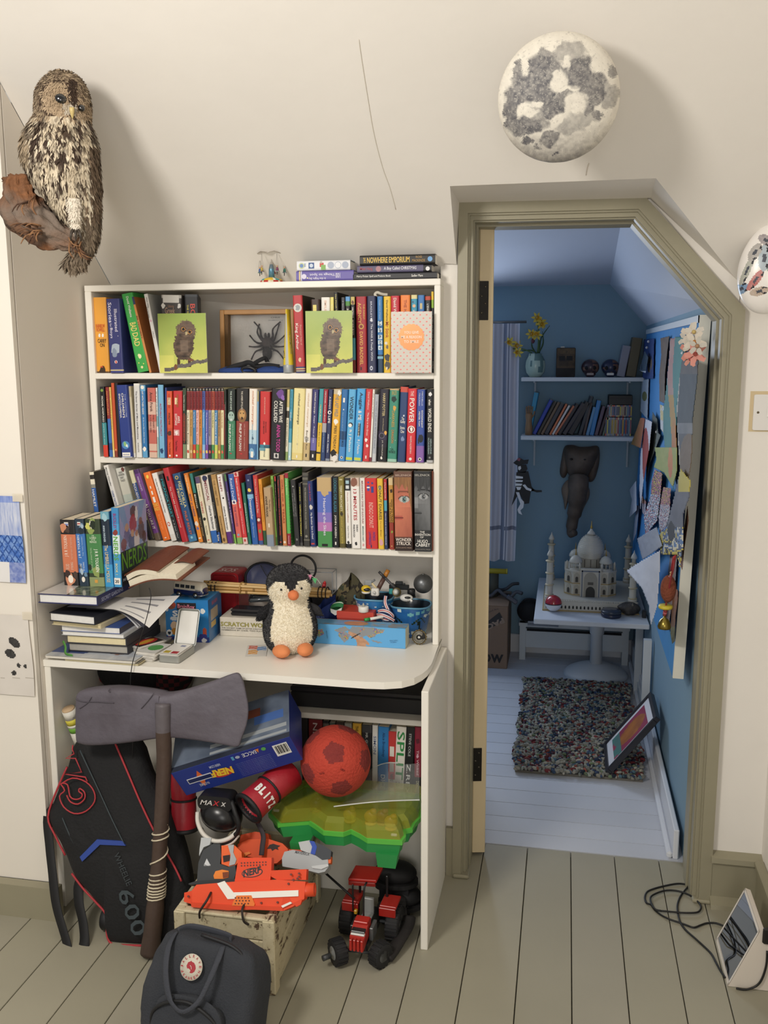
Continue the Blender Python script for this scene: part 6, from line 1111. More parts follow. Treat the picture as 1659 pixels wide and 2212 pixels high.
Bd('loop',rib([(-.03,-.002,-.006),(-.012,-.012,-.002),(.01,-.012,-.01),(.022,-.004,-.02)],.006),mat('VC',.6),mr_)
# small square card with coloured squares
a,b,d_=onz(*K8(264,792),DZ),onz(*K8(415,788),DZ),onz(*K8(288,712),DZ)
sc_=Tg('small_card','small white card with red blue and orange squares','card',frame((a.x,a.y,DZ+.0002),b-a,d_-a));swc=(b-a).length;shc=(d_-a).length
Bd('sheet',MB().box((0,0,0),(swc,shc,.0006)),mat('D8D4CC',.6),sc_)
Bd('printed_picture',MB().grid(lambda u,v:(u*swc,v*shc,.0009),40,40,lambda u,v:(c('C8503C')if rc(.08,.62,.5,.95)(u,v)else c('4A86C4')if rc(.5,.5,.95,.82)(u,v)else c('DC9A3E')if rc(.1,.18,.56,.56)(u,v)else c('D9D5CE'))if(u*19+v*3)%1>.2 or not(rc(.08,.62,.5,.95)(u,v)or rc(.1,.18,.56,.56)(u,v)or rc(.5,.5,.95,.82)(u,v))else c('F0E6DA'),0),mat('VC',.5),sc_)
# pencils-free corner: steel ruler standing at the right wall
p_=ony(*K8(1602,560),2.45)
rl=Tg('steel_ruler','thin dark upright ruler strip against the bookcase side','ruler',(ir-.004,2.452,DZ))
Bd('blade',MB().box((0,0,0),(.0012,.028,.095)),mat('4A4A4A',.3,metal=.8),rl)
Bd('grip',MB().box((-.001,.002,.085),(.0018,.026,.095),ch=.0006),mat('2A2A2A',.5),rl)
# plush penguin
px_=ony(*K8(585,700),2.315)
pgn=Tg('plush_penguin','sitting plush penguin with cream belly and orange feet','soft toy',T((px_.x,2.318,DZ+.002))@RZ(rad(24)))
prof=[(0,0.),(.035,.001),(.055,.01),(.066,.032),(.0695,.058),(.067,.085),(.06,.112),(.0505,.134),(.0475,.146),(.0525,.16),(.057,.178),(.0565,.196),(.0495,.213),(.036,.226),(.018,.233),(0,.235)]
pr2=[(p.x,p.y)for p in spline([V3((r,z,0))for r,z in prof],4)]
def pencol(p):
 x,y,z=p;n_=.004*(fbm(x*90,y*90,z*90)-.5)
 if y<0:
  if(x/(.056+n_))**2+((z-.07)/(.086))**2<1:return 'F5ECD6'
  if z>.12:
   if((abs(x)-.026)/.03)**2+((z-.166)/.036)**2<1 and not(abs(x)<.003+.6*max(0,z-.172)):return 'F5ECD6'
   if abs(x)<.046 and.122<z<.16:return 'F5ECD6'
 return '2C2C2F'
m_=MB();nseg=64;vs=[];fs=[]
for r,z in pr2:
 for i in range(nseg):
  a_=2*PI*i/nseg;k=1+.015*sin(3*a_+z*40);vs.append((r*k*cos(a_)*1.03,r*k*sin(a_)*.92,z))
for j in range(len(pr2)-1):
 for i in range(nseg):k=(i+1)%nseg;fs.append((j*nseg+i,j*nseg+k,(j+1)*nseg+k,(j+1)*nseg+i))
m_.add(vs,fs,pencol,1)
Bd('body',m_,mat('VC',.95,bump=.6,bscale=160,sheen=.3),pgn)
Sp('plush_fur',tufts(m_,15000,.005,.0007,None,.62,seed=3,shade=.07),mat('VC',.95),pgn)
for sg in(-1,1):
 w_=MB().grid(lambda u,v:(sg*(.05+.042*v+.01*cos(2*PI*u)*sin(PI*min(1,v*1.02+.08))),.004-.016*v+.02*sin(2*PI*u)*sin(PI*min(1,v*.9+.1)),.128-.055*v+.018*v*v+.012*cos(2*PI*u+.8)*sin(PI*min(1,v*.95+.05))),20,14,'2C2C2F',1,wrap=1)
 wo=Bd('wing',w_,mat('VC',.95,bump=.6,bscale=160),pgn)
 Sp('wing_fur',tufts(w_,2200,.0045,.0007,None,.6,seed=5+sg),mat('VC',.95),wo)
 ft=MB().ell((0,0,0),(.0215,.034,.017),'E08A56',22,14,T((sg*.032+0.,-.063,.0165))@RZ(-sg*.28)@RX(-.12))
 Bd('foot',ft,mat('E08A56',.85,bump=.2,bscale=300),pgn)
 eye=Bd('eye',MB().ell((sg*.027,-.0505,.181),(.003,.0022,.0032),'0B0B0C',12,8),mat('0B0B0C',.1),pgn)
bk=MB().ell((0,0,0),(.0145,.02,.0135),'DE7E4E',18,12,T((.004,-.058,.166)))
Bd('beak',bk,mat('DE7E4E',.85,bump=.2,bscale=300),pgn)
# tawny owl on its log
KO=K(4.7067,0,150)
oc=ony(*KO(660,1050),2.);so_=.000247*.955
RO=RZ(rad(27))
def ol(cx_,cy_,d=0.):return V3(((cx_-660)*so_,d,(1050-cy_)*so_))
owl=Tg('mounted_owl','stuffed tawny owl with mottled brown plumage perched on a log','owl',T(oc)@RO)
rows=[(80+70,690,40,.01),(165,690,110,.028),(230,690,185,.045),(330,680,238,.056),(440,678,255,.06),(540,668,258,.058),(600,650,275,.06),(680,640,310,.066),(800,628,345,.074),(950,630,350,.078),(1100,660,320,.074),(1250,710,270,.064),(1400,760,210,.05),(1550,815,140,.036),(1700,815,110,.026),(1830,740,110,.018),(1900,700,110,.012),(1945,680,70,.006)]
sp_=[V3((cx_,hw,d))for cy_,cx_,hw,d in rows];sy_=[V3((r[0],0,0))for r in rows]
sp_=spline(sp_,5);sy_=[p.x for p in spline(sy_,5)]
def owlcol(p):
 X,Y,Z=p[0]/so_+660,p[1],1050-p[2]/so_
 f=(X-660)/300
 n1=fbm(X*.045+3,Z*.0085,2);n2=fbm(X*.05,Z*.03,5)
 if Z<600:
  cc=mix('8E7A62','B9A68A',n2)
  if n2>.56:cc=mix(cc,'5A4636',.7)
  for ex,ey,r in((655,440,150),(850,500,95)):
   dd=math.hypot(X-ex,(Z-ey)*.95)
   if dd<r and Y<0:cc=mix('8A745A','B29C80',dd/r*.8+.3*n2)
   if r<=dd<r*1.14 and Y<0 and n2>.38:cc=c('4A392C')
  if 735<X<815 and 250<Z<480 and Y<0:cc=mix('4A3626','2E2119',n2)
  if 690<X<800 and 470<Z<560 and Y<0:cc=mix('C9BFAE','A89A86',n2)
  return cc
 cc=mix('A8977C','DDD0B8',n2*1.1)
 if n1>.5:cc=mix(cc,'3E2F25',min(1,(n1-.5)*9))
 if 640<Z<760 and n2>.5:cc=mix(cc,'4A3A2C',.75)
 if X>880-.09*(Z-900)and Z>780:cc=mix('4E3D30','8A7660',n2);
 if X>850 and 1040<Z<1500 and abs(X-872+0.*(Z-1040))<16:cc=c('CFC3AC')
 if Z>1480:cc=mix('4A3C30','8F7F6A',n2)if X>800 or Z>1600 else c('CFC4B2')
 if X<360 and Z<1000:cc=mix('7E6B55','B5A388',n2)
 return cc
m_=MB();ns=44;vs=[];fs=[]
for(v,cy_)in zip(sp_,sy_):
 for i in range(ns):a_=2*PI*i/ns;p=ol(v.x+v.y*cos(a_),cy_,v.z*sin(a_)*1.);vs.append(tuple(p))
for j in range(len(sp_)-1):
 for i in range(ns):k=(i+1)%ns;fs.append((j*ns+k,j*ns+i,(j+1)*ns+i,(j+1)*ns+k))
m_.add(vs,fs,owlcol,1);m_.add([vs[i]for i in range(ns)],[list(range(ns))],owlcol)
Bd('body',m_,mat('VC',.9,bump=.4,bscale=120),owl)
fr=MB();fr.v=m_.v;fr.f=m_.f;fr.col=m_.col
def ocl(p,i):return owlcol(p)
hm=MB();bm_=MB()
for f,cc,s_ in zip(m_.f[:-1],m_.col[:-1],m_.sm):
 (hm if np.mean([m_.v[i][2]for i in f])>ol(0,590).z else bm_).f.append(f);(hm if np.mean([m_.v[i][2]for i in f])>ol(0,590).z else bm_).col.append(cc)
hm.v=m_.v;bm_.v=m_.v
Sp('head_feathers',tufts(hm,3800,.01,.0016,(0,0,-1),.22,ocl,.5,11,.16),mat('VC',.9),owl)
Sp('body_feathers',tufts(bm_,5200,.02,.003,(0.,0,-1),.16,ocl,.28,12,.2),mat('VC',.9),owl)
for(ex,ey,rx,rz,dd)in((672,445,.0125,.0105,-.06),(848,505,.0075,.0075,-.05)):
 e_=Bd('eye',MB().ell((0,0,0),(rx,.006,rz),'060505',18,12,T(ol(ex,ey,dd))@RY(.3)),mat('060505',.06,coat=1.),owl)
Bd('beak',MB().lathe([(.0052,.012),(.005,.004),(.003,-.006),(0.,-.012)],12,'C9B478',T(ol(765,565,-.06))@RX(.25)),mat('C9B478',.4),owl)
# wing on the right, long flight feathers
wg=MB()
for k in range(9):
 x0,y0_,x1,y1_=905+9*k,800+30*k,850+14*k,1790-55*k
 p0_,p1_=ol(x0,y0_,-.055+.008*k),ol(x1,y1_,-.022+.006*k);d_=p1_-p0_;s_=V3((1,.3,0))*.009
 wg.add([p0_,p0_+d_*.5-s_,p1_,p0_+d_*.5+s_],[(0,1,2,3)],['4A3A2E','6A5844','A8967A','3E3026'][k%4]);wg.add([p0_+V3((0,-.001,0)),p0_+d_*.5-s_*.15+V3((0,-.001,0)),p1_,p0_+d_*.5+s_*.1+V3((0,-.001,0))],[(0,1,2,3)],'C9BCA2')
wo=Bd('wing',wg,mat('VC',.85),owl);wo['kind']='stuff'
lg=MB().tube([ol(735,1330,-.05),ol(735,1450,-.052),ol(738,1560,-.05),ol(742,1610,-.048)],[.016,.0135,.011,.01],14,'DDD3C2',sub=4)
lo=Bd('leg',lg,mat('VC',.95,bump=.5,bscale=150),owl);Sp('leg_feathers',tufts(lg,500,.008,.0016,(0,0,-1),.25,None,.4,13),mat('VC',.9),lo)
for dx in(-40,0,40):Bd('claw',MB().tube([ol(735+dx*.5,1600,-.052),ol(735+dx,1650,-.066),ol(735+dx*1.2,1710,-.06)],[.004,.0034,.0025,.0015,.0008],8,'3A322A',sub=3),mat('3A322A',.5),owl)
# log
LOGM=mat('VC',.85,bump=1.,bscale=45)
lgo=Tg('log_perch','broken brown log fixed to the cupboard side under the owl','log',T(oc)@RO)
lp=spline([ol(215,1090,.05),ol(225,1230,.045),ol(300,1400,.035),ol(450,1540,.015),ol(630,1650,0.),ol(790,1730,-.01)],14)
m_=MB();vs=[];fs=[];ns=44
for j,p in enumerate(lp):
 t=j/(len(lp)-1);r=float(np.interp(t,[0,.2,.4,.6,.8,1],[.034,.042,.05,.043,.03,.016]))
 tg=(lp[min(j+1,len(lp)-1)]-lp[max(j-1,0)]).normalized();x_=tg.cross(V3((0,1,0))).normalized();y_=tg.cross(x_)
 for i in range(ns):
  a_=2*PI*i/ns;k=r*(.4+.9*fbm(cos(a_)*2+5,sin(a_)*2,t*4)+.9*(fbm(cos(a_)*6+5,sin(a_)*6,t*6,3)-.42));vs.append(tuple(p+x_*k*cos(a_)+y_*k*sin(a_)))
for j in range(len(lp)-1):
 for i in range(ns):k=(i+1)%ns;fs.append((j*ns+i,j*ns+k,(j+1)*ns+k,(j+1)*ns+i))
def lcol(p):
 k=fbm(p[0]*28+4,p[1]*28,p[2]*50);k2=fbm(p[0]*11,p[1]*11,p[2]*11,3)
 return mix(mix('35261B','94613C',k*1.5-.2),'7A6C60',1.3*(k2-.42)*3)if k2>.42 else mix('3A281C','9A6640',k*1.5-.2)
m_.add(vs,fs+[tuple(range(ns))[::-1],tuple((len(lp)-1)*ns+i for i in range(ns))],lcol,1)
Bd('trunk',m_,LOGM,lgo)
for cx_,cy_,n_,ang in((390,1610,16,3.5),(720,1700,14,4.7),(330,1330,6,3.9)):
 for q in range(n_):
  rg=random.Random(cx_+q);a_=ang+rg.uniform(-.7,.7);L_=rg.uniform(.02,.05)*(1 if cy_>1100 else.6);o_=ol(cx_+rg.uniform(-60,60),cy_+rg.uniform(-40,40),-.035 if cy_>1100 else.05)
  Bd('twig',MB().tube([o_,o_+V3((cos(a_)*L_*.6,-.012,sin(a_)*L_*.6)),o_+V3((cos(a_+.3)*L_,-.014+rg.uniform(-.01,.01),sin(a_+.3)*L_))],[.0022,.0016,.0009],5,['6A4A32','8A6444','4E3628'][q%3],sub=2),mat('VC',.9),lgo)
  # moon wall lamp
top=onslope(1205,80);Rm=131*((top-CAM).dot(_f))/1989*.975
mc=onslope(1205,80);ctr=ray(1206,213);tt=(mc-CAM).dot(_f)/ctr.dot(_f);mc=CAM+ctr*(tt*.985)
ax_=(CAM-mc).normalized();ax_=(ax_+V3((0,-.1,-.02))).normalized()
xax=V3((0,0,1)).cross(ax_).normalized()
yax=ax_.cross(xax)
Mm_=Matrix(((xax.x,yax.x,ax_.x,mc.x),(xax.y,yax.y,ax_.y,mc.y),(xax.z,yax.z,ax_.z,mc.z),(0,0,0,1)))
moon=Tg('moon_lamp','domed full moon wall lamp with grey seas above the doorway','lamp',Mm_)
dk_=[(600,640,270,240,1),(330,920,110,240,1),(460,1090,200,100,1),(1000,590,150,150,.95),(1170,760,160,140,.95),(1150,920,70,90,.9),(750,920,130,95,1),(730,1220,95,85,.85),(930,1140,130,85,.55),(1365,585,42,72,.75),(1230,1030,45,62,.9),(510,1255,58,45,1),(605,1320,52,26,.8),(235,1070,13,26,1),(790,1380,27,18,1),(900,400,170,90,.6),(370,560,50,130,.9),(1080,1030,180,80,.5),(900,830,110,70,.9),(560,1030,150,110,.75),(1340,840,90,120,.6),(680,430,120,70,.8)]
br_=[(815,680,88,100),(430,910,34,60),(1010,890,115,110),(455,500,42,110),(590,880,60,28),(510,960,110,40),(890,500,40,70),(1340,470,110,60)]
def mooncol(u,v):
 x,y=u,v
 X=810+x*645;Yy=832-y*645;w1=70*(fbm(X*.011,Yy*.011,1)-.5)*2;w2=70*(fbm(X*.011,Yy*.011,8)-.5)*2
 X2,Y2=X+w1,Yy+w2;d=0.
 for a,b,rx,ry,k in dk_:
  q=((X2-a)/rx)**2+((Y2-b)/ry)**2
  if q<1.25:d=max(d,k*min(1,(1.25-q)/.45))
 for a,b,rx,ry in br_:
  q=((X2-a)/rx)**2+((Y2-b)/ry)**2
  if q<1.2:d*=max(.05,min(1,(q-.55)/.6))if q>.55 else.05
 n_=fbm(X*.03,Yy*.03,4);n3=fbm(X*.08,Yy*.08,6)
 base=mix('E8E2D4','CFC9BD',n_*.8)
 if y<-.35:base=mix(base,'8E8A86',min(.75,(-.35-y)*1.4)*(.5+n_))  # shading of the dome's lower part painted into its colour
 cc=mix(base,'56555A',d*(.62+.5*n_))
 if d>.3 and n3>.58:cc=mix(cc,'B9B4AA',min(.5,(n3-.58)*4))
 if d<.2 and n3>.7:cc=mix(cc,'A9A49C',.4)
 return cc
nr,na=90,200;m_=MB();vs=[(0,0,Rm*.5)];fs=[];cl=[]
for j in range(1,nr+1):
 th_=(j/nr)*PI/2;r=sin(th_)
 for i in range(na):a_=2*PI*i/na;k=1+.006*(fbm(r*cos(a_)*9,r*sin(a_)*9,3)-.5);vs.append((Rm*r*cos(a_)*k,Rm*r*sin(a_)*k,Rm*.5*cos(th_)*k))
for i in range(na):fs.append((0,1+i,1+(i+1)%na))
for j in range(nr-1):
 for i in range(na):a_,b_=1+j*na,1+(j+1)*na;k=(i+1)%na;fs.append((a_+i,b_+i,b_+k,a_+k))
m_.add(vs,fs,lambda p:mooncol(p[0]/Rm,p[1]/Rm),1)
Bd('dome',m_,mat('VC',.6,bump=.15,bscale=60),moon)
Bd('back_plate',MB().lathe([(Rm*.99,0.),(Rm*.99,-.012),(Rm*.9,-.02),(0,-.02)],80,cap=1),mat('D9D2C4',.6),moon)
# right hand wall: printed mask, switch
p_=ony(1668,578,2.36)
hl=Tg('printed_mask','white egg shaped mask printed with small vintage cars','mask',T(p_)@RY(rad(12)))
cars=[(-.036,.052,.018,.011,.5,'8E8488'),(-.052,.022,.011,.022,.25,'A39E98'),(-.03,.012,.013,.03,-.2,'9DB0BC'),(-.058,-.02,.007,.034,.1,'A5A89A'),(-.035,-.038,.009,.028,.35,'B5423C'),(-.058,-.062,.016,.012,-.6,'3F7FB0'),(-.02,-.062,.02,.01,-.4,'B8A08A'),(-.01,.05,.02,.012,.4,'9A9498'),(-.005,0.,.015,.02,.2,'8AA08A'),(.015,-.03,.02,.014,.1,'C0563A'),(.02,.03,.02,.014,.1,'7A8AA0')]
def maskcol(p):
 x,z=p[0],p[2]
 for a,b,rx,rz,ro,k in cars:
  dx,dz=x-a,z-b;u=(dx*cos(ro)-dz*sin(ro))/rx;v=(dx*sin(ro)+dz*cos(ro))/rz
  if u*u+v*v<1:
   if abs(v)>.45 and abs(abs(v)-.62)<.16 and u>.3:return '2A2A30'
   if abs(v)<.3 and-.3<u<.3:return '4A4E58'
   return mix(k,'D8D4D0',.5*fbm(u*3,v*3,a*90))
 return 'EFEAE4'
m_=MB().ell((0,0,0),(.075,.05,.108),maskcol,170,130)
Bd('shell',m_,mat('VC',.3),hl)
Bd('hanger',MB().tube([(0.,.04,.09),(.004,.05,.13),(.006,.1,.16)],.0012,6,'C9C4BA'),mat('C9C4BA',.6),hl)
p0_,p1_=ony(1629,852,YF+.006),ony(1629,929,YF+.006);sx_=p0_.x;sz0,sz1=p1_.z,p0_.z
sw_=Tg('light_switch','white wall light switch on the wall right of the doorway','switch',(sx_+.045,YF+.008,sz0))
Bd('back_plate',MB().prism(rounded(-.045,0,.043,sz1-sz0,.004),-.008,0,ax=1),mat('E2DFDA',.4),sw_)
Bd('rocker',MB().box((-.013,-.012,(sz1-sz0)/2-.012),(.013,-.008,(sz1-sz0)/2+.012),ch=.0015),mat('EBE8E2',.35),sw_)
Bd('screw',MB().lathe([(.0032,0),(.0028,.0008),(0,.001)],14,'8A7A5A',T((-.034,-.008,(sz1-sz0)/2))@RX(PI/2)),mat('6A5F4A',.4,metal=.5),sw_)
Bd('paint_edge',MB().box((-.0535,-.0008,-.004),(.05,0,sz1-sz0+.008)),mat('D2BE98',.8),sw_)
# drawings taped to the cupboard
def sheet(name,label,x0,x1,z0,z1,y,fn,curl=.006,nx=70,nz=80,group=None):
 th=Tg(name,label,'drawing',(x1,y,z0),group);w_,h_=x1-x0,z1-z0
 f=lambda u,v:(-w_+u*w_+.003*sin(v*5)*u,-.0015-curl*(u**3)*abs(sin(v*2.6+.4))-.002*fbm(u*3,v*3),v*h_)
 Bd('paper',MB().grid(f,nx,nz,fn,1),mat('VC',.75),th);return th
a,b=ony(45,1072,2.086),ony(38,1258,2.086)
def blued(u,v):
 n_=fbm(u*60,v*8,3)if v>.55 else fbm(u*22+v*20,v*22-u*10,6)
 if v<.24 and u<.72:return c('E6E4E2')
 if v>.92:return mix('5A78C8','A5B4DC',n_)
 if v>.55:return mix('8A9CCC','D4D8E4',1.4*n_-.2)
 if v>.24:return mix('2F62B8','8FB0E0',1.5*n_-.3)if abs(((u*9+v*9)%1)-.5)>.1 and abs(((u*9-v*9)%1)-.5)>.1 else c('244C94')
 return mix('5A70B8','A9B4D8',1.4*n_-.2)
sheet('childs_drawing','blue crayon drawing taped to the white cupboard door',a.x-.16,a.x,b.z,a.z,2.0865,blued)
a,b=ony(64,1330,2.086),ony(64,1503,2.086)
def pand(u,v):
 x=(u-1)*.22/.19;
 for ex,ey,rx,ry,ro in((-.25,.66,.09,.055,-.5),(-.33,.52,.08,.055,-.3),(-.22,.38,.03,.028,0),(-.12,.375,.03,.022,0),(-.3,.28,.04,.03,0),(-.8,.7,.12,.08,.2)):
  if el(ex,ey,rx,ry,ro)(x,v):return mix('1C1A1A','4A4846',fbm(u*50,v*50))
 cc=mix('E2DBD2','D6CFC6',fbm(u*4,v*5))
 if abs(v-.22-.01*sin(u*8))<.004:cc=c('BDB5AA')
 return cc
sheet('childs_drawing','white paper panda drawing taped low on the cupboard door',a.x-.22,a.x,b.z,a.z,2.0865,pand,.003)
for px0,py0,nm in((39,1075,0),(60,1330,1)):
 p_=ony(px0,py0,2.083)
 solo('masking_tape',['strip of masking tape at the corner of the blue drawing','strip of masking tape at the corner of the panda drawing'][nm],'tape',MB().grid(lambda u,v:(-.014+u*.028,-.003+.0005*v,-.01+.02*v),3,3,'E2D8C4'),mat('E2D8C4',.6,alpha=.85),tuple(p_))
 # black cord hanging over the desk edge
cpts=[ony(322,1270,2.11),ony(326,1290,2.1),ony(318,1330,2.1),ony(303,1380,2.1),ony(290,1418,2.105),ony(284,1445,2.108),ony(282,1480,2.112),ony(288,1560,2.115),ony(286,1640,2.115),ony(291,1700,2.115),ony(292,1772,2.115)]
solo('black_string','thin black cord hanging from the pile over the desk edge','cord',MB().tube(cpts,.0011,6,'1A1A1A',sub=6),mat('1A1A1A',.6),tuple(cpts[5]),world=1)
# under the desk and on the floor
KA,KB,KC,KD=K(3.53,90,1420),K(2.9105,360,1440),K(3.858,90,1750),K(2.9105,360,1780)
class Plane:
 def __init__(s,o,n):s.o=V3(o);s.n=V3(n).normalized()
 def hit(s,px,py):d=ray(px,py);return CAM+d*((s.o-CAM).dot(s.n)/d.dot(s.n))
def lean_plane(y0,z0,y1,z1):
 v=V3((0,y1-y0,z1-z0));return Plane((0,y0,z0),V3((1,0,0)).cross(v))
def plate(poly,pl,t0,t1,col='FFFFFF',side=None,mb=None):
 P_=[pl.hit(*q)for q in poly];n_=len(P_);mb=mb or MB()
 ar=sum(poly[i][0]*poly[(i+1)%n_][1]-poly[(i+1)%n_][0]*poly[i][1]for i in range(n_))
 if ar>0:P_=P_[::-1]
 a=[p+pl.n*t0 for p in P_];b=[p+pl.n*t1 for p in P_]
 mb.add(a+b,[list(range(n_))[::-1],list(range(n_,2*n_))],col);mb.add(a+b,[(i,(i+1)%n_,n_+(i+1)%n_,n_+i)for i in range(n_)],side or col);return mb
def pillow(poly,pl,depth,bulge,col,rings=7,nscale=6.,namp=0.,seed=0.,back=1):
 """rounded cushion whose outline is poly on the plane; bulges to the viewer"""
 P_=[pl.hit(*q)for q in poly];P_=spline(P_,3,1);n_=len(P_)
 if sum((P_[i].x*P_[(i+1)%n_].z-P_[(i+1)%n_].x*P_[i].z)for i in range(n_))<0:P_=P_[::-1]
 cen=sum(P_,V3())/n_;mb=MB();vs=[];fs=[]
 lv=[(1,-depth)]+[(1-.96*(1-cos(t*PI/2)),bulge*sin(t*PI/2))for t in np.linspace(0,1,rings)]
 for k,h in lv:
  for p in P_:
   q=cen+(p-cen)*k;dd=h+namp*(fbm(q.x*nscale*10+seed,q.y*nscale*10,q.z*nscale*10)-.5)*(1 if h>0 else.3);vs.append(q+pl.n*dd)
 m_=len(lv)
 for j in range(m_-1):
  for i in range(n_):k=(i+1)%n_;fs.append((j*n_+i,j*n_+k,(j+1)*n_+k,(j+1)*n_+i))
 fs.append(tuple((m_-1)*n_+i for i in range(n_)));fs.append(tuple(range(n_))[::-1])
 mb.add(vs,fs,col,1);return mb
def strip(pts_,r,flat,col,sub=5,up=(0,1,0),n=6):return MB().tube(pts_,r,n,col,sub=sub,flat=flat,up=up)
def ptext(mb,s,pl,a,b,h,col,off=.001,flip=0,**k):
 """lettering whose base line runs from pixel a to pixel b on plane pl, height h metres"""
 A_,B_=pl.hit(*a)+pl.n*off,pl.hit(*b)+pl.n*off;x=(B_-A_);y=pl.n.cross(x).normalized()
 return Lt(mb,s,frame(A_,x,y),x.length,h,col,**k)
 # --- books on the low shelf at the back
lowb=[('black paperback behind the blue carton',850,892,690,845,310,'1B1B1D',[],[]),('dark red paperback with white capitals',893,980,690,890,325,'7A2228',[],[('NINE',.62,.96,'D8C8C4',.4)]),('black paperback with orange foot',982,1022,690,980,335,'1B1A1C',[(.86,.97,'55504A')],[]),('grey green paperback above the ball',1024,1062,690,1022,345,'4A4F48',[],[]),('dark brown paperback above the ball',1064,1116,690,1062,343,'3A302A',[],[]),('pale grey paperback above the ball',1118,1166,690,1116,350,'8A8880',[],[]),('ochre yellow paperback behind the ball',1168,1224,690,1168,350,'C99A34',[],[('THE DOG',.8,.97,'4A3A1A',.4)]),('black paperback with tiny grey print',1226,1290,690,1226,360,'1D1D20',[(.9,1,'3A3A3C')],[('MR. GUM',.7,.9,'A9A9A4',.3)]),('thin white paperback with grey letters',1290,1326,690,1292,362,'DAD8D2',[],[('SIMON',.62,.86,'6A7A9A',.6)]),('mid blue paperback with white foot letters',1326,1394,690,1330,372,'2F7AB8',[],[('Alice Broadway',.6,.93,'1F4A78',.4),('DICE',.16,.36,'E0E8EE',.5)]),('red and white ticket patterned paperback',1390,1440,690,1393,402,'C23A38',[(0,.32,'DAD2C4')],[('NIKKI',.3,.4,'2A2A2A',.5),('SHELDON',.2,.28,'2A2A2A',.5)],dict(Mk=[('tall',.5,.72,.55,'E6E0D4'),('tall',.5,.5,.55,'B8B0A4')])),('white paperback with huge green letters',1430,1495,690,1445,372,'E9E5DA',[(0,.18,'C9A88A')],[('SPLIT',.3,.94,'2F8A48',.9),('John',.19,.27,'8A4A34',.7,'h',.5)]),('black paperback with white dinosaur title',1488,1548,700,1506,375,'1A1A1C',[],[('STEVE COLE',.62,.92,'C9CAC8',.3),('Z.REX',.1,.52,'EDEDEA',.52)]),('crimson and black witch paperback',1556,1600,720,1558,372,'8A2038',[(0.,.35,'1E1618')],[('The Wicked',.38,.7,'E0C0C8',.4),('DEAD',.2,.3,'C9C49A',.5)],dict(Mk=[('blob',.5,.82,.7,'5A1428'),('blob',.5,.62,.4,'D8A8B8')])),]
book_row(lowb,2.9105,360,1440,.27,2.372,'low shelf under the desk','books on the low shelf under the desk',d=.13,trim=.985)
# black console box on the under-desk shelf, cap, rucksack
p_=ony(628,1500,2.4);q_=ony(908,1500,2.4)
cbx=Tg('black_case','long flat black case on the shelf under the desktop','case',(p_.x,2.4,.52))
Bd('case_body',MB().box((0,0,0),(q_.x-p_.x+.03,.18,.045),ch=.003),mat('1A1A1B',.5),cbx)
Bd('case_lid',MB().box((-.001,-.001,.0455),(q_.x-p_.x+.031,.181,.06),ch=.003),mat('222224',.4),cbx)
p_=ony(455,1478,2.42)
cap_=Tg('baseball_cap','white cap with a black badge on the shelf under the desktop','cap',(p_.x,2.45,.52))
Bd('crown',MB().lathe([(.068,0),(.069,.02),(.06,.05),(.038,.068),(0,.076)],28,sy=.9),mat('D8D5CE',.8),cap_)
Bd('peak',MB().prism([(.062*cos(a_),-.03-.075*abs(sin(a_)))for a_ in np.linspace(PI,2*PI,15)],.002,.006,ax=2),mat('C9C6BE',.8),cap_)
Bd('badge',MB().prism([(-.018,.036),(0.,.028),(.02,.036),(.014,.052),(0,.058),(-.014,.052)],-.067,-.062,'17171A',ax=1),mat('17171A',.6),cap_)
p_=ony(262,1480,2.33)
rs=Tg('black_rucksack','black and red rucksack stuffed under the desk behind the axe','rucksack',(p_.x,2.4,.52))
Bd('body',MB().ell((0,0,.085),(.105,.075,.088),nu=28,nv=18),mat('1B1A1D',.85,bump=.3,bscale=90),rs)
Bd('red_piping',MB().tube([(.1*cos(a_),-.03-.03*sin(a_),.085+.086*sin(a_))for a_ in np.linspace(.8,4.,16)],.006,8,'A8222A'),mat('A8222A',.6),rs)
pk=ony(352,1480,2.36)
ck=Tg('checked_cushion','dark red and black checked cushion under the desktop','cushion',(pk.x,2.43,.52))
Bd('cover',MB().ell((0,0,.07),(.06,.07,.07),lambda p:'5A1C22' if(int((p[0]+1)*70)+int((p[2]+1)*70))%2 else '1C1618',24,16),mat('VC',.9),ck)
Bd('seam',MB().tube([(.058*cos(a_),0,.07+.068*sin(a_))for a_ in np.linspace(0,6.2,20)],.002,6,'2A1A1C'),mat('2A1A1C',.8),ck)
# --- prop axe
ax_pl=lean_plane(1.985,0.,2.085,.72)
axe=Tg('prop_axe','large grey papier mache axe with a brown handle leaning on the desk','axe',tuple(ax_pl.hit(350,1700)))
hd=[(287,300),(300,262),(350,238),(560,222),(760,238),(905,262),(945,274),(1040,262),(1180,222),(1330,172),(1440,130),(1497,122),(1530,172),(1556,270),(1575,390),(1562,510),(1522,620),(1498,678),(1400,664),(1250,635),(1100,612),(1000,602),(900,608),(760,628),(620,646),(480,658),(385,660),(318,648),(288,622),(284,470)]
hd=[KA(*q)for q in hd]
P_=[ax_pl.hit(*q)for q in hd];P_=spline(P_,3,1);n_=len(P_)
cenA=ax_pl.hit(*KA(620,440));cenB=ax_pl.hit(*KA(1150,440))
m_=MB();vs=[];fs=[]
edgeL=ax_pl.hit(*KA(287,450)).x;edgeR=ax_pl.hit(*KA(1575,400)).x
def thick(p):
 t=(p.x-edgeL)/(edgeR-edgeL);return.024 if t<.5 else.024*(1-t)/.5+.003
lv=[(0.,-1),(0.,-.55),(0.,.55)]+[(a,b)for a,b in((.04,.85),(.12,1.),(.35,1.04),(.7,1.06),(1.,1.06))]
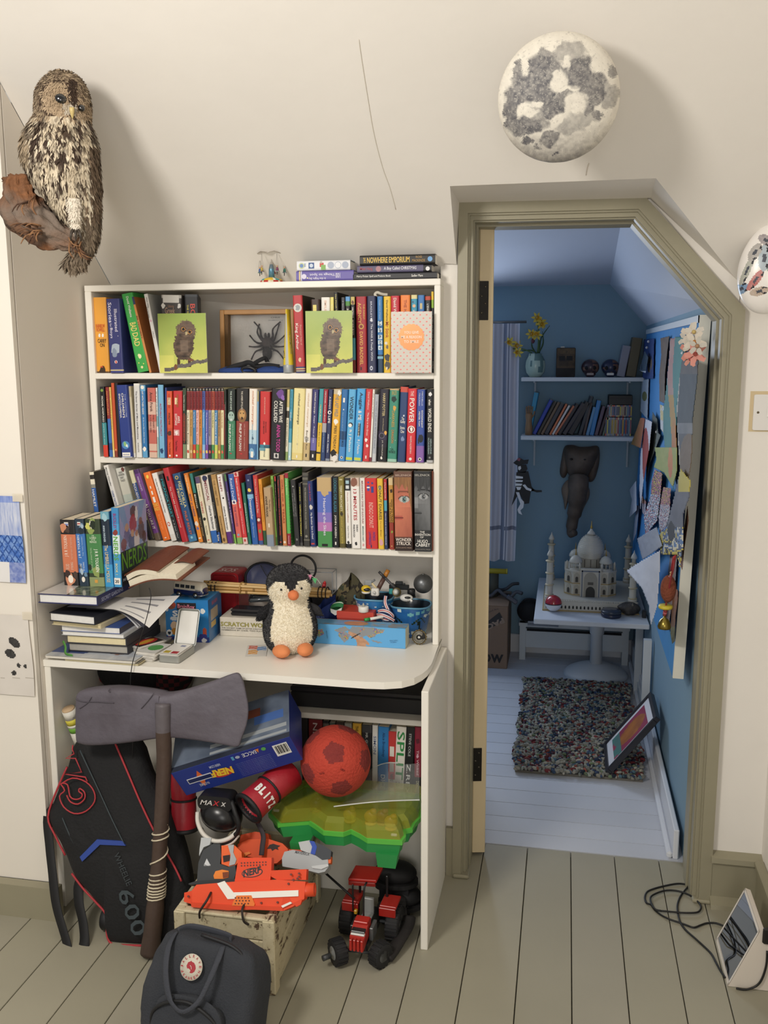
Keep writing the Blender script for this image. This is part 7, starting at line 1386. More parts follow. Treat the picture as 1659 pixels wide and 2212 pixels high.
def toward(p,k):
 c0=V3((p.x*.82+(edgeL+edgeR)*.5*.18,0,0));tgt=V3((min(max(p.x,edgeL+.05),edgeR-.05),0,0));tz=ax_pl.hit(*KA(900,440));q=V3((tgt.x,tz.y,tz.z));return p+(q-p)*k
for k,h in lv:
 for p in P_:
  q=toward(p,k);tk=thick(q);w_=.004*(fbm(q.x*22,q.z*40,3)-.5)+.0022*(fbm(q.x*70,q.z*24,5)-.5)if h>.9 else.0015*(fbm(q.x*60,q.z*60,1)-.5)
  vs.append(q+ax_pl.n*(tk*h+w_))
if sum((P_[i].x*P_[(i+1)%n_].z-P_[(i+1)%n_].x*P_[i].z)for i in range(n_))<0:rv_=1
else:rv_=0
for j in range(len(lv)-1):
 for i in range(n_):
  k=(i+1)%n_;f_=(j*n_+i,j*n_+k,(j+1)*n_+k,(j+1)*n_+i);fs.append(f_[::-1]if rv_ else f_)
fs.append(tuple(range(n_)))
m_.add(vs,fs,lambda p:mix('55505A','6A6468',fbm(p[0]*14,p[1]*14,p[2]*20))if fbm(p[0]*30,2,p[2]*30)<.55 else mix('504B54','5C5458',fbm(p[0]*40,1,p[2]*40)),1)
Bd('axe_head',m_,mat('5E5962',.62,bump=.45,bscale=30,col2='544E56',nscale=7),axe,world=1)
# torn paper creases on the head
for pts_ in(((560,222),(548,240),(562,246)),((420,285),(390,330),(330,372)),((890,256),(850,310),(795,372)),((930,280),(925,330),(900,380),(905,460)),((300,300),(360,320),(480,322),(590,330))):
 Bd('paper_fold',MB().tube([ax_pl.hit(*KA(*q))+ax_pl.n*.027 for q in pts_],.0013,5,'4A464C',sub=4,flat=.0009),mat('4F4A52',.7),axe,world=1)
hp_=[ax_pl.hit(362,1514),ax_pl.hit(362,1560),ax_pl.hit(361,1640),ax_pl.hit(357,1730),ax_pl.hit(352,1820),ax_pl.hit(345,1920),ax_pl.hit(337,2000),ax_pl.hit(330,2052)]
hp_=[p+ax_pl.n*.018 for p in hp_];hp_[0]=hp_[0]+ax_pl.n*.01;hp_[1]=hp_[1]+ax_pl.n*.008
m_=MB().tube(hp_,[.0195,.0195,.019,.0185,.0185,.021,.023,.024],18,'4A3A31',sub=5)
m_.col=[c(mix('6A6468','4A3A31',(1555-1514)/40)if 0 else('5E585C' if np.mean([m_.v[i][2]for i in f])>hp_[1].z-.012 else mix('4E3D33','3E3029',fbm(m_.v[f[0]][0]*40,2,m_.v[f[0]][2]*14))))for f in m_.f]
Bd('handle',m_,mat('VC',.55,bump=.2,bscale=60),axe,world=1)
# twine wound around the handle
def axis_at(py):
 ks=[1514,1560,1640,1730,1820,1920,2000,2052]
 for i in range(7):
  if ks[i]<=py<=ks[i+1]:return hp_[i].lerp(hp_[i+1],(py-ks[i])/(ks[i+1]-ks[i]))
 return hp_[-1]
tw=[]
sched=[(1777,0),(1790,.55),(1797,1.),(1800,1.5),(1812,2.),(1840,2.5),(1868,3.),(1876,3.5),(1884,4.),(1888,4.5),(1893,5),(1896,5.5),(1901,6.),(1904,6.5),(1908,7),(1911,7.5),(1914,8),(1917,8.5),(1920,9),(1923,9.5),(1926,10),(1929,10.5),(1934,11)]
xa=(hp_[-1]-hp_[2]).normalized();xs1=V3((1,0,0));ys1=xa.cross(xs1).normalized()
for(p0,t0),(p1,t1)in zip(sched[:-1],sched[1:]):
 for s in np.linspace(0,1,7)[:-1]:
  t=t0+(t1-t0)*s;a_=-2*PI*t+2.6;o_=axis_at(p0+(p1-p0)*s);r_=.0205+.0022*min(1,max(0,(p0-1890)/20));tw.append(o_+xs1*r_*cos(a_)-ys1*r_*sin(a_))
Bd('twine',MB().tube(tw,.002,6,'D6CBB0'),mat('D6CBB0',.9,bump=.4,bscale=400),axe,world=1)
Bd('twine_end',MB().tube([tw[0],tw[0]+V3((.03,-.01,.002)),tw[0]+V3((.036,-.012,.006))],.0012,5,'C9BEA4',sub=3).tube([tw[-1],tw[-1]+V3((.02,-.01,-.012)),tw[-1]+V3((.034,-.012,.01)),tw[-1]+V3((.03,-.01,.03))],.0009,5,'C9BEA4',sub=4),mat('C9BEA4',.9),axe,world=1)
# --- cricket bag
bp=lean_plane(2.012,0.,2.175,.6)
bag=Tg('cricket_bag','tall black wheeled cricket bag with red outlines and blue chevron','bag',tuple(bp.hit(260,1800)))
BAGM=mat('141416',.8,bump=.25,bscale=140)
outl=[(168,1598),(150,1650),(132,1692),(114,1738),(108,1765),(124,1800),(146,1845),(160,1884),(186,1918),(214,1948),(233,1972),(238,1995),(235,2018),(246,2036),(300,2039),(352,2037),(398,2030),(412,1985),(408,1890),(385,1800),(352,1730),(322,1665),(295,1598),(230,1575)]
Bd('shell',pillow(outl,bp,.03,.045,'151517',7,4,.012),BAGM,bag,world=1)
RED=mat('B0333A',.6)
OFF=.047
def bpt(*q,off=.03):return bp.hit(*q)+bp.n*off
def bt_tube(pts_,r,mt,nm='piping',off=.03,flat=None):Bd(nm,MB().tube([bpt(*q,off=off)for q in pts_],r,6,'B0333A',sub=4),mt,bag,world=1)
bt_tube([(150,1655),(128,1705),(109,1762),(124,1802),(146,1845)],.0028,RED,off=.012)
bt_tube([(160,1884),(186,1918),(214,1948),(234,1974),(236,2018),(248,2036),(275,2038),(310,2039)],.003,RED,off=.012)
bt_tube([(262,1600),(290,1665),(320,1735),(352,1800),(388,1862),(404,1895)],.0028,RED,off=.036)
bt_tube([(192,1615),(232,1700),(262,1765),(288,1817)],.0018,mat('3A4448',.6),'seam',.047)
bt_tube([(150,1760),(172,1810),(198,1848)],.0018,mat('3A4448',.6),'seam',.036)
# outlined emblem
NG=[((176,1600),(174,1612),(180,1622),(166,1628),(162,1632),(180,1634),(190,1662),(160,1666)),((160,1666),(196,1672),(210,1682))]
for pts_ in(((177,1604),(176,1613),(180,1622),(162,1632),(183,1632),(196,1661),(160,1665),(204,1672),(208,1681)),((150,1688),(176,1674),(205,1682),(222,1702),(223,1724),(205,1744),(180,1749),(158,1735),(149,1712),(160,1700),(152,1686),(166,1688),(171,1712),(182,1719),(194,1716),(197,1708),(190,1702),(192,1696),(202,1704),(202,1718),(188,1729),(172,1724),(164,1710))):
 q_=[bpt(*q,off=.0475)for q in pts_]
 Bd('emblem_outline',MB().tube(q_,.002,6,'B8404A',sub=3 if len(pts_)>12 else 1),RED,bag,world=1)
chv=[KC(*q)for q in((395,350),(535,207),(745,220),(770,258),(560,250),(415,388))]
Bd('chevron',plate(chv,bp,.044,.049,'2B4696'),mat('2B4696',.6),bag,world=1)
lt=MB();ptext(lt,'WHEELIE',bp,KC(672,330),KC(782,590),.016,'33393C',.049);ptext(lt,'600',bp,KC(700,640),KC(835,1010),.042,'3A4448',.049);Bd('lettering',lt,VC,bag,world=1)
Bd('strap',strip([bpt(128,1740,off=0.),bpt(104,1765,off=0.),bpt(112,1830,off=.01),bpt(122,1880,off=.02),bpt(135,1950,off=.03),bpt(160,2020,off=.04),bpt(172,2058,off=.048)],.016,.0018,'121214',up=(0,1,.2)),mat('141416',.7),bag,world=1)
Bd('strap',strip([bpt(172,2060,off=.05),bpt(188,2058,off=.044),bpt(196,2030,off=.034),bpt(188,1990,off=.02),bpt(176,1950,off=.012),bpt(172,1915,off=.004),bpt(182,1890,off=0.)],.017,.0018,'121214',up=(0,1,.2)),mat('141416',.7),bag,world=1)
w_=bpt(222,1990,off=-.03);w_.z=.032
Bd('wheel',MB().lathe([(.028,-.012),(.031,-.008),(.031,.008),(.028,.012)],22,'1C1C1E',T(w_+V3((0,0,0.)))@RY(PI/2)),mat('1C1C1E',.5),bag,world=1)
# bat handle
a_,b_=ony(147,1530,2.16),ony(178,1610,2.19)
bh=Tg('bat_handle','white taped bat handle with yellow and green rings','bat',tuple(b_))
v=a_-b_
for t0,t1,cc in((0,.42,'DCD8CC'),(.42,.55,'6FA83A'),(.55,.62,'E2DED2'),(.62,.76,'D8CB4A'),(.76,.97,'E2DED2')):
 Bd('grip_band',MB().cyl(v*t0,v*t1,.0185,n=18,col=cc),mat(cc,.6,bump=.2,bscale=200),bh)
Bd('end_cap',MB().cyl(v*.97,v*1.,.0175,.0165,18,'C9AC88'),mat('C9AC88',.7),bh)
Bd('blade_shoulder',MB().cyl(-v*1.5,v*0,.03,.0185,18,'C9B48A'),mat('C9B48A',.6),bh)
# --- toy carton tipped up
A_,B_,D_2=ony(*KB(65,660),2.035),ony(*KB(797,432),2.08),ony(*KB(125,812),2.075)
B2=ony(*KB(800,226),2.285)
xv=(B_-A_);upv=(A_-D_2);upv=upv-xv*(upv.dot(xv)/xv.length_squared);xl,zl=xv.length,upv.length;xn=xv.normalized();zn=upv.normalized();yn=zn.cross(xn)
Mx=Matrix(((xn.x,yn.x,zn.x,D_2.x),(xn.y,yn.y,zn.y,D_2.y),(xn.z,yn.z,zn.z,D_2.z),(0,0,0,1)));xl=(ony(*KB(850,570),2.12)-D_2).length
bx_=Tg('toy_carton','blue toy blaster carton tipped upside down on the clutter','carton',Mx);dep=.165
Bd('carton',MB().box((0,0,0),(xl,dep,zl),'24388A',ch=.001),mat('24388A',.35),bx_)
def topf(u,v):
 k=fbm(u*5,v*3,3);cc=mix('2A3448','7A8698',k*1.1)
 if v<.1:cc=mix('1A1D26','3A4050',k)
 if u>.33 and.12<v<.42 and(v*46)%1<.5 and u<.97:cc=c('9AA0A4')
 if.52<u<.75 and.62<v<.8:cc=mix('8A4A34','5A3A34',k)
 if.7<u<.95 and.45<v<.62:cc=c('4A6AA8')
 return cc
Bd('top_print',MB().grid(lambda u,v:(u*xl,v*dep,zl+.0006),80,40,topf,0),mat('VC',.25),bx_)
lt=MB();ff=lambda x,z,w_,ang=0:frame((x+w_,-.0012,z),(-1,0,ang),(0,0,-1))
elp=lambda cx_,cz,rx,rz,cc,e:lt.add([(cx_+rx*cos(t),e,cz+rz*sin(t))for t in np.linspace(0,2*PI,25)[:-1]],[list(range(24))],cc)
elp(xl*.375,zl*.44,.028,.014,'C8403A',-.0006);Lt(lt,'NERF',ff(xl*.375-.028,zl*.6,.056,.1),.058,.026,'F0C83A',bold=.05)
lt.add([(xl*.185,-.0006,zl*.15),(xl*.225,-.0006,zl*.5),(xl*.195,-.0006,zl*.82),(xl*.155,-.0006,zl*.5)],[(0,1,2,3)],'D86A34')
lt.box((xl*.08,-.0012,zl*.4),(xl*.285,-.0007,zl*.6),'D8DCE0');lt.box((xl*.085,-.0014,zl*.43),(xl*.28,-.0009,zl*.57),'1C2A5A');Lt(lt,'ELITE',ff(xl*.1,zl*.56,xl*.165),xl*.165,zl*.11,'E6E8EA');Lt(lt,'N-STRIKE',ff(xl*.15,zl*.3,xl*.08),xl*.08,zl*.1,'D0D4DA')
lt.box((xl*.835,-.001,zl*.42),(xl*.955,-.0006,zl*.86),'E9E9E4')
for k in range(22):
 if(k*7)%5!=0:lt.box((xl*(.845+.0046*k),-.0014,zl*.5),(xl*(.845+.0046*k)+(.0008 if k%3 else.0014),-.0011,zl*.82),'1A1A1E')
for i,s_ in enumerate(('CE','EAC')):Lt(lt,s_,ff(xl*(.585+.06*i),zl*.92,.018),.018,.013,'DDE2E8')
lt.add([(xl*.7,-.001,zl*.93),(xl*.73,-.001,zl*.93),(xl*.715,-.001,zl*.78)],[(0,1,2)],'D8803A');elp(xl*.765,zl*.86,.006,.006,'5AA85A',-.001);elp(xl*.545,zl*.85,.006,.005,'A9B4C8',-.001);lt.box((xl*.495,-.001,zl*.78),(xl*.515,-.0007,zl*.92),'5AA0C8')
for k in range(9):Lt(lt,'ages 8 warning foam darts do not aim at eyes or face',ff(xl*.5,zl*(.62-.062*k),xl*.29),xl*.29,.0028,'7A8AC0')
Lt(lt,'NERF.COM',ff(xl*.3,zl*.84,xl*.09),xl*.09,.009,'C9D4E8');Bd('lettering',lt,VC,bx_)
# --- shin guards and glove
g_pl=lean_plane(2.07,.25,2.15,.5)
def tub(nm,label,a,b,r0,r1,y0,y1,txt=None):
 A2,B2_=ony(*a,y0),ony(*b,y1);th=Tg(nm,label,'sports pad',tuple(A2),'red and black sports pads under the carton');v=B2_-A2
 q=v.to_track_quat('Z','Y').to_matrix().to_4x4()
 Bd('padding',MB().lathe([(r0*.8,.012),(r0*.86,0),(r0*.98,-.004),(r0*1.04,.004),(r0*1.,.03),(r0*.97,v.length*.48),(r0*.93,v.length*.5),(r0*.97,v.length*.52),(r1,v.length),(r1*.6,v.length+.01),(0,v.length+.012)],28,'A3202C',q,cap=0),mat('A3202C',.42,bump=.1,bscale=90),th)
 Bd('binding',MB().tube([q@V3((r0*1.*cos(t),r0*1.*sin(t),0))for t in np.linspace(0,2*PI,25)[:-1]],.006,8,'161618',closed=1).tube([q@V3((r0*.985*cos(t),r0*.985*sin(t),v.length*.5))for t in np.linspace(0,2*PI,25)[:-1]],.003,6,'161618',closed=1),mat('161618',.6),th)
 Bd('lining',MB().lathe([(r0*.84,0),(r0*.8,.02),(r0*.75,v.length*.8),(0,v.length*.8)],24,'17171A',q,cap=0),mat('17171A',.9),th)
 return th,q,v
t1,q1,v1=tub('shin_guard','red shin guard with white lettering pointing at the viewer',KB(515,890),KB(770,660),.04,.046,2.055,2.17)
lt=MB();cl_=q1.inverted().to_3x3()@(CAM-t1.location);a0=math.atan2(cl_.y,cl_.x)
sg_=1 if(q1.to_3x3()@V3((-sin(a0),cos(a0),0))).z<0 else-1
for k,ch in enumerate('BLITZ'):
 M_=q1@RZ(a0+sg_*(-.55+.36*k))@frame((.0412,0,.03),(0,sg_,0),(0,0,sg_))@T((-.006,0 if sg_>0 else-.024,0))
 Lt(lt,ch,M_@T((.004*(ch=='I'),0,0)),.004 if ch=='I' else.012,.024,'E6E2DC',bold=.06)
Bd('lettering',lt,VC,t1)
tub('shin_guard','red shin guard standing upright behind the axe handle',KB(110,1020),KB(105,640),.033,.036,2.12,2.15)
# glove
gp=ony(*KB(345,930),2.07)
gl=Tg('boxing_pad','glossy black padded boxing mitt with white piping','sports pad',tuple(gp),'red and black sports pads under the carton')
BLKL=mat('151517',.28)
Bd('dome',MB().ell((0,0,0),(.056,.045,.042),nu=30,nv=20,M=RY(.25)),BLKL,gl)
Bd('cuff',MB().prism(rounded(-.052,.024,.038,.062,.014),-.028,.02,ax=1,sm=1),mat('17171A',.45),gl)
Bd('piping',MB().tube([(-.062,-.006,.004),(-.056,-.02,-.018),(-.036,-.032,-.042),(-.004,-.036,-.054),(.03,-.03,-.046),(.054,-.018,-.024)],.0058,8,'DDD8CE',sub=5),mat('DDD8CE',.5),gl)
Bd('piping',MB().tube([(-.052,-.016,-.03),(-.03,-.03,-.052),(-.002,-.034,-.064),(.032,-.028,-.055),(.05,-.018,-.036)],.0035,8,'1A1A1C',sub=5),BLKL,gl)
Bd('piping',MB().tube([(-.05,-.014,-.036),(-.03,-.028,-.058),(-.002,-.032,-.071),(.032,-.026,-.062),(.05,-.016,-.042)],.0048,8,'D4CFC6',sub=5),mat('DDD8CE',.5),gl)
lt=MB();Lt(lt,'MA',frame((-.045,-.0288,.038),(1,0,0),(0,0,1)),.032,.013,'C9C6C2',shear=.3);Lt(lt,'X',frame((-.012,-.0288,.038),(1,0,0),(0,0,1)),.02,.013,'C23038',shear=.3);Lt(lt,'x',frame((.01,-.0288,.038),(1,0,0),(0,0,1)),.015,.011,'C9C6C2',shear=.3);Bd('lettering',lt,VC,gl)
Bd('thumb_loop',MB().tube([(.036,-.02,.05),(.05,-.035,.03),(.06,-.038,0),(.052,-.03,-.03),(.036,-.02,-.04)],.006,8,'161618',sub=4),mat('161618',.6),gl)
# --- foam football with dark pentagons
bc_=ony(725,1643,2.19);Rb=77*((bc_-CAM).dot(_f))/1989*.985
g=(1+5**.5)/2;ico=[V3(p).normalized()for p in((0,1,g),(0,1,-g),(0,-1,g),(0,-1,-g),(1,g,0),(1,-g,0),(-1,g,0),(-1,-g,0),(g,0,1),(-g,0,1),(g,0,-1),(-g,0,-1))]
tgt=(CAM-bc_).normalized();tgt=(tgt+V3((-.05,0,.26))).normalized()
qr=ico[0].rotation_difference(tgt).to_matrix();ico=[(qr@p)for p in ico]
sec0=[p for p in ico if 0<p.dot(ico[0])<.9];
def rotk(p,a):return Matrix.Rotation(a,3,ico[0])@p
want=(V3((.28,-.5,-.62))).normalized();best=max(np.linspace(0,1.26,40),key=lambda a:max(rotk(p,a).dot(want)for p in sec0));ico=[rotk(p,best)for p in ico]
def ballcol(p):
 n_=V3(p).normalized()
 k=max(range(12),key=lambda i:n_.dot(ico[i]));c0=ico[k];d_=n_-c0*n_.dot(c0)
 if n_.dot(c0)>.86:
  nb=[q for q in ico if.3<q.dot(c0)<.9];ap=max(d_.dot(((q-c0*q.dot(c0))).normalized())for q in nb)
  if ap<.27:return mix('7A2A28','8C322C',fbm(p[0]*120,p[1]*120,p[2]*120))
 return mix('B43A2A','C04432',fbm(p[0]*60,p[1]*60,p[2]*60))
fb=Tg('foam_football','orange red foam football with dark red pentagons','ball',tuple(bc_))
Bd('foam_sphere',MB().ell((0,0,0),Rb,ballcol,110,74),mat('VC',.85,bump=.5,bscale=160),fb)
for q in((985,668),(968,672),(1100,645),(1112,652)):
 d=ray(*KB(*q));oc_=CAM-bc_;b__=oc_.dot(d)/d.dot(d);cc_=(oc_.dot(oc_)-Rb*Rb)/d.dot(d);disc=b__*b__-cc_
 if disc>0:h_=CAM+d*(-b__-math.sqrt(disc))-bc_;Bd('nick',MB().ell(tuple(h_*.997),(.004,.003,.0025),'8A2A20',8,6),mat('8A2A20',.9),fb)
 # --- green carry case with a clear yellow lid
GCZ=.315
def gp_(x,y):p=onz(*KB(x,y),GCZ);return(p.x,p.y)
fr_=[(640,935),(700,1000),(830,990),(895,985),(935,1010),(985,1048),(1110,1058),(1160,1040),(1215,1068),(1262,1098),(1400,1106),(1480,1110),(1503,1080),(1500,1040),(1545,1030),(1560,1000),(1598,960)]
fo=[gp_(*q)for q in fr_];bk_=[(fo[-1][0]+0.,2.335),(fo[0][0]+.045,2.335),(fo[0][0]+.01,2.25)]
ol_=[(x,y)for x,y in fo]+bk_
cx0=sum(p[0]for p in ol_)/len(ol_);cy0=sum(p[1]for p in ol_)/len(ol_)
ins=lambda k,dy=0:[(cx0+(x-cx0)*k,cy0+(y-cy0)*k)for x,y in ol_]
gcs=Tg('carry_case','green plastic carry case with a clear yellow lid','case',(cx0,cy0,GCZ-.07))
GRN=mat('2A8C48',.35)
def ringwall(a,za,b,zb,mb,col):n_=len(a);return mb.add([(*p,za)for p in a]+[(*p,zb)for p in b],[(i,(i+1)%n_,n_+(i+1)%n_,n_+i)for i in range(n_)],col)
m_=MB();ringwall(ins(.93),GCZ-.032,ins(.97),GCZ-.004,m_,'2FB24A');m_.add([(*p,GCZ-.032)for p in ins(.93)],[list(range(len(ol_)))[::-1]],'2FB24A')
Bd('tray',m_,GRN,gcs,world=1)
m_=MB();ringwall(ins(.97),GCZ-.004,ins(1.),GCZ-.006,m_,'x' and '3CC456');ringwall(ins(1.),GCZ-.006,ins(1.005),GCZ+.006,m_,'3CC456');ringwall(ins(1.005),GCZ+.006,ins(.95),GCZ+.007,m_,'3CC456')
Bd('tray_rim',m_,mat('5CB848',.3),gcs,world=1)
for(a,b)in(((735,1080),(855,1110)),((1285,1150),(1430,1180))):
 p0_,p1_=gp_(*a),gp_(*b);x0,x1=p0_[0]+.004,p1_[0];yl=max(p0_[1],p1_[1])+.035
 lgm=MB();lgm.add([(x0,yl,GCZ-.03),(x1,yl,GCZ-.03),(x1,yl+.06,GCZ-.03),(x0,yl+.06,GCZ-.03),(x0+.004,yl+.004,GCZ-.068),(x1-.006,yl+.004,GCZ-.068),(x1-.006,yl+.05,GCZ-.068),(x0+.004,yl+.05,GCZ-.068)],[(0,3,2,1),(4,5,6,7),(0,1,5,4),(2,3,7,6),(1,2,6,5),(3,0,4,7)])
 Bd('foot',lgm,GRN,gcs,world=1)
YL=mat('B4B23A',.12,alpha=.5,spec=.6,coat=.4)
m_=MB();ringwall(ins(.965),GCZ+.007,ins(.93),GCZ+.028,m_,'C8CF3A');ringwall(ins(.93),GCZ+.028,ins(.86),GCZ+.044,m_,'C8CF3A');m_.add([(*p,GCZ+.044)for p in ins(.86)],[list(range(len(ol_)))],'C8CF3A')
for f in m_.f:pass
Bd('clear_lid',m_,YL,gcs,world=1)
for q in((690,925),(1430,1080)):
 p_=gp_(*q);Bd('clip',MB().box((p_[0]-.008,p_[1]-.004,GCZ+.006),(p_[0]+.008,p_[1]+.003,GCZ+.013),ch=.002),mat('D9DAD4',.3),gcs,world=1)
cons=[('gold_toy','gold toy figure inside the green carry case','D0A030',(1255,985)),('gold_toy','gold toy piece at the right inside the green carry case','C99A2C',(1385,1020)),('red_toy','dark red toy car inside the green carry case','8A2A1E',(1330,985)),('yellow_toy','yellow toy lump at the left inside the green carry case','B8A83A',(1120,970)),('dark_toy','dark toy block inside the green carry case','2A3A24',(900,900))]
for nm_,lb,k,q in cons:
 p_=gp_(*q);th=Tg(nm_,lb,'toy',(p_[0],p_[1]+.055,GCZ-.028))
 Bd('body',MB().ell((0,0,.018),(.018,.012,.018),k,14,10).ell((.008,-.004,.036),(.009,.008,.008),k,12,8),mat(k,.35),th)
 Bd('base',MB().lathe([(.016,0),(.016,.003),(.012,.004)],16,k),mat(k,.5),th)
 # clear plastic visor lying over the case
vs_=Tg('clear_visor','curved clear plastic visor sheet lying on the carry case','visor',tuple(ony(*KB(1400,800),2.2)))
VB=lambda u,v:ony(*KB(1050+540*u,(880-10*sin(u*3)-40*u)*(1-v)+v*(880-250*sin(min(1,u*1.25)*PI*.62)-40*u)),2.11+.19*v+.02*sin(u*3))
Bd('sheet',MB().grid(lambda u,v:tuple(VB(u,v)),30,14,'C9D0D0',1),mat('D4DADA',.08,alpha=.22,coat=.6),vs_,world=1)
Bd('edge',MB().tube([VB(u,0)for u in np.linspace(0,1,20)],.0016,6,'D8DCDA'),mat('DCE0DE',.15,alpha=.8),vs_,world=1)
Bd('edge',MB().tube([VB(u,1)for u in np.linspace(.45,.75,10)],.0014,6,'D8DCDA'),mat('DCE0DE',.15,alpha=.8),vs_,world=1)
# --- old wooden crate
CX0,CX1,CY0,CY1,CZ=-.884,-.642,1.89,2.3,.192
crt=Tg('wooden_crate','old cream painted wooden crate with chipped edges full of toy blasters','crate',((CX0+CX1)/2,(CY0+CY1)/2,0))
CRM=mat('CFC4A4',.75,bump=.3,bscale=60,col2='B9AC8A',nscale=9)
def chip(p):
 k=fbm(p[0]*60,p[1]*60,p[2]*60)
 return 'CDC2A2'
def plankc(nm,lo,hi):
# finely cut board so its chipped paint can show on the edges
 m_=MB();(x0,y0,z0),(x1,y1,z1)=lo,hi;m_.box(lo,hi,ch=.0025)
 o_=Bd(nm,m_,CRATEM,crt,world=1);return o_
CRATEM=bpy.data.materials.new('chipped_paint');CRATEM.use_nodes=1
nt=CRATEM.node_tree;b_=nt.nodes['Principled BSDF'];b_.inputs['Roughness'].default_value=.75
tc=nt.nodes.new('ShaderNodeTexCoord');n1=nt.nodes.new('ShaderNodeTexNoise');n1.inputs['Scale'].default_value=38;n1.inputs['Detail'].default_value=8;n1.inputs['Roughness'].default_value=.7
mp_=nt.nodes.new('ShaderNodeMapping');mp_.inputs['Scale'].default_value=(1,.35,1);nt.links.new(tc.outputs['Object'],mp_.inputs[0]);nt.links.new(mp_.outputs[0],n1.inputs['Vector'])
rp=nt.nodes.new('ShaderNodeValToRGB');e_=rp.color_ramp.elements;e_[0].position=.39;e_[0].color=c('5A4636');e_[1].position=.425;e_[1].color=c('C6BA98')
e2_=rp.color_ramp.elements.new(.6);e2_.color=c('D2C7A8');e3_=rp.color_ramp.elements.new(.7);e3_.color=c('C0B490')
nt.links.new(n1.outputs[0],rp.inputs[0]);nt.links.new(rp.outputs[0],b_.inputs['Base Color'])
bpn=nt.nodes.new('ShaderNodeBump');bpn.inputs['Strength'].default_value=.3;nt.links.new(n1.outputs[0],bpn.inputs['Height']);nt.links.new(bpn.outputs[0],b_.inputs['Normal'])
for z0,z1 in((.002,.068),(.0705,.135),(.1375,CZ-.004)):
 plankc('plank',(CX0,CY0,z0),(CX1-.002,CY0+.014,z1));plankc('plank',(CX0,CY1-.014,z0),(CX1,CY1,z1))
for z0,z1 in((.002,.095),(.098,CZ-.004)):
 plankc('plank',(CX1-.014,CY0+.03,z0),(CX1-.002,CY1,z1));plankc('plank',(CX0,CY0+.016,z0),(CX0+.012,CY1-.016,z1))
plankc('corner_post',(CX1-.026,CY0-.006,0.),(CX1+.004,CY0+.03,CZ));plankc('corner_post',(CX0-.006,CY0-.006,0),(CX0+.022,CY0+.024,CZ));plankc('corner_post',(CX1-.018,CY1-.03,0),(CX1+.004,CY1,CZ));plankc('corner_post',(CX0,CY1-.03,0),(CX0+.02,CY1,CZ))
for lo,hi in(((CX0,CY0-.004,CZ-.004),(CX1,CY0+.018,CZ+.004)),((CX1-.02,CY0+.018,CZ-.004),(CX1+.003,CY1,CZ+.004)),((CX0-.003,CY0+.018,CZ-.004),(CX0+.02,CY1,CZ+.004))):plankc('rim_board',lo,hi)
plankc('base_board',(CX0+.012,CY0+.014,.006),(CX1-.014,CY1-.014,.016))
for q in(((250,500),(215,540),(208,590)),((472,560),(490,600),(515,632))):
 a0,a1,a2=[ony(*KD(*s_),CY0-.008)for s_ in q]
 Bd('wire_hook',MB().tube([a0+V3((0,.03,.01)),a0+V3((0,.004,.006)),a1+V3((0,-.006,0)),a2],.0028,8,'2A211C',sub=5),mat('2A211C',.6),crt,world=1)
 # --- toy blasters piled in the crate
def gun(nm,label,pl,parts,grp='toy blasters in the crate'):
 o_=pl.hit(*KD(*parts[0][1][0]));th=Tg(nm,label,'toy',tuple(o_),grp)
 for nm_,poly,t0,t1,col,*kw in parts:Bd(nm_,plate([KD(*q)for q in poly],pl,t0,t1,col),mat(col,*(kw or[.55,0,0,30,0,60,.3])),th,world=1)
 return th
gpl=lean_plane(1.905,CZ+.005,1.985,CZ+.135)
ORG,ORL,GRY='E8502A','EB7A34','3A3D40'
g1=gun('toy_blaster','bright orange toy blaster with a white stripe across the crate top',gpl,[('receiver',[(198,382),(440,362),(700,350),(880,362),(872,470),(800,520),(742,545),(560,536),(400,540),(172,520),(168,420)],-.018,.012,ORG),('stock_end',[(118,432),(196,412),(200,515),(116,488)],-.016,.008,'E24A24'),('magazine',[(456,212),(664,212),(662,300),(655,352),(432,362)],-.016,.006,'E54C26'),('rail',[(662,292),(884,284),(880,352),(700,352),(660,330)],-.014,.006,'E04820'),('lower_rail',[(165,492),(420,508),(740,520),(742,546),(560,538),(400,542),(170,522)],.01,.015,'D8441E'),('stripe',[(330,374),(376,358),(432,430),(838,416),(838,454),(396,472)],.012,.0155,'F0ECE4'),('grip_panel',[(432,488),(452,450),(545,448),(566,502),(562,516),(424,512)],.011,.0165,ORL),('bipod',[(742,455),(770,446),(800,498),(862,470),(850,506),(826,520),(800,500),(762,524),(730,512)],.004,.013,'DC4620'),('strut',[(732,514),(790,488),(800,498),(742,526)],.013,.018,'E9E6DE')])
a0,a1=gpl.hit(*KD(840,416)),gpl.hit(*KD(930,412));rr_=(gpl.hit(*KD(900,368))-gpl.hit(*KD(900,460))).length*.48
q_=(a1-a0).to_track_quat('Z','Y').to_matrix().to_4x4();L_=(a1-a0).length
Bd('muzzle',MB().lathe([(rr_*.96,0),(rr_,.004),(rr_,L_),(rr_*.8,L_),(rr_*.78,L_*.5),(0,L_*.5)],26,ORG,T(a0-gpl.n*.004)@q_,cap=0),mat(ORG,.35),g1,world=1)
lt=MB();es=[KD(543+66*cos(t),306+30*sin(t)-22*cos(t)*.35)for t in np.linspace(0,2*PI,25)[:-1]]
plate(es,gpl,.0062,.0068,'1A1A1C',mb=lt);es=[KD(543+60*cos(t),306+25*sin(t)-22*cos(t)*.33)for t in np.linspace(0,2*PI,25)[:-1]];plate(es,gpl,.0066,.0074,ORG,mb=lt)
ptext(lt,'NERF',gpl,KD(488,336),KD(604,306),.0155,'1A1A1C',.008,bold=.04,shear=.2);Bd('lettering',lt,VC,g1,world=1)
dm=MB()
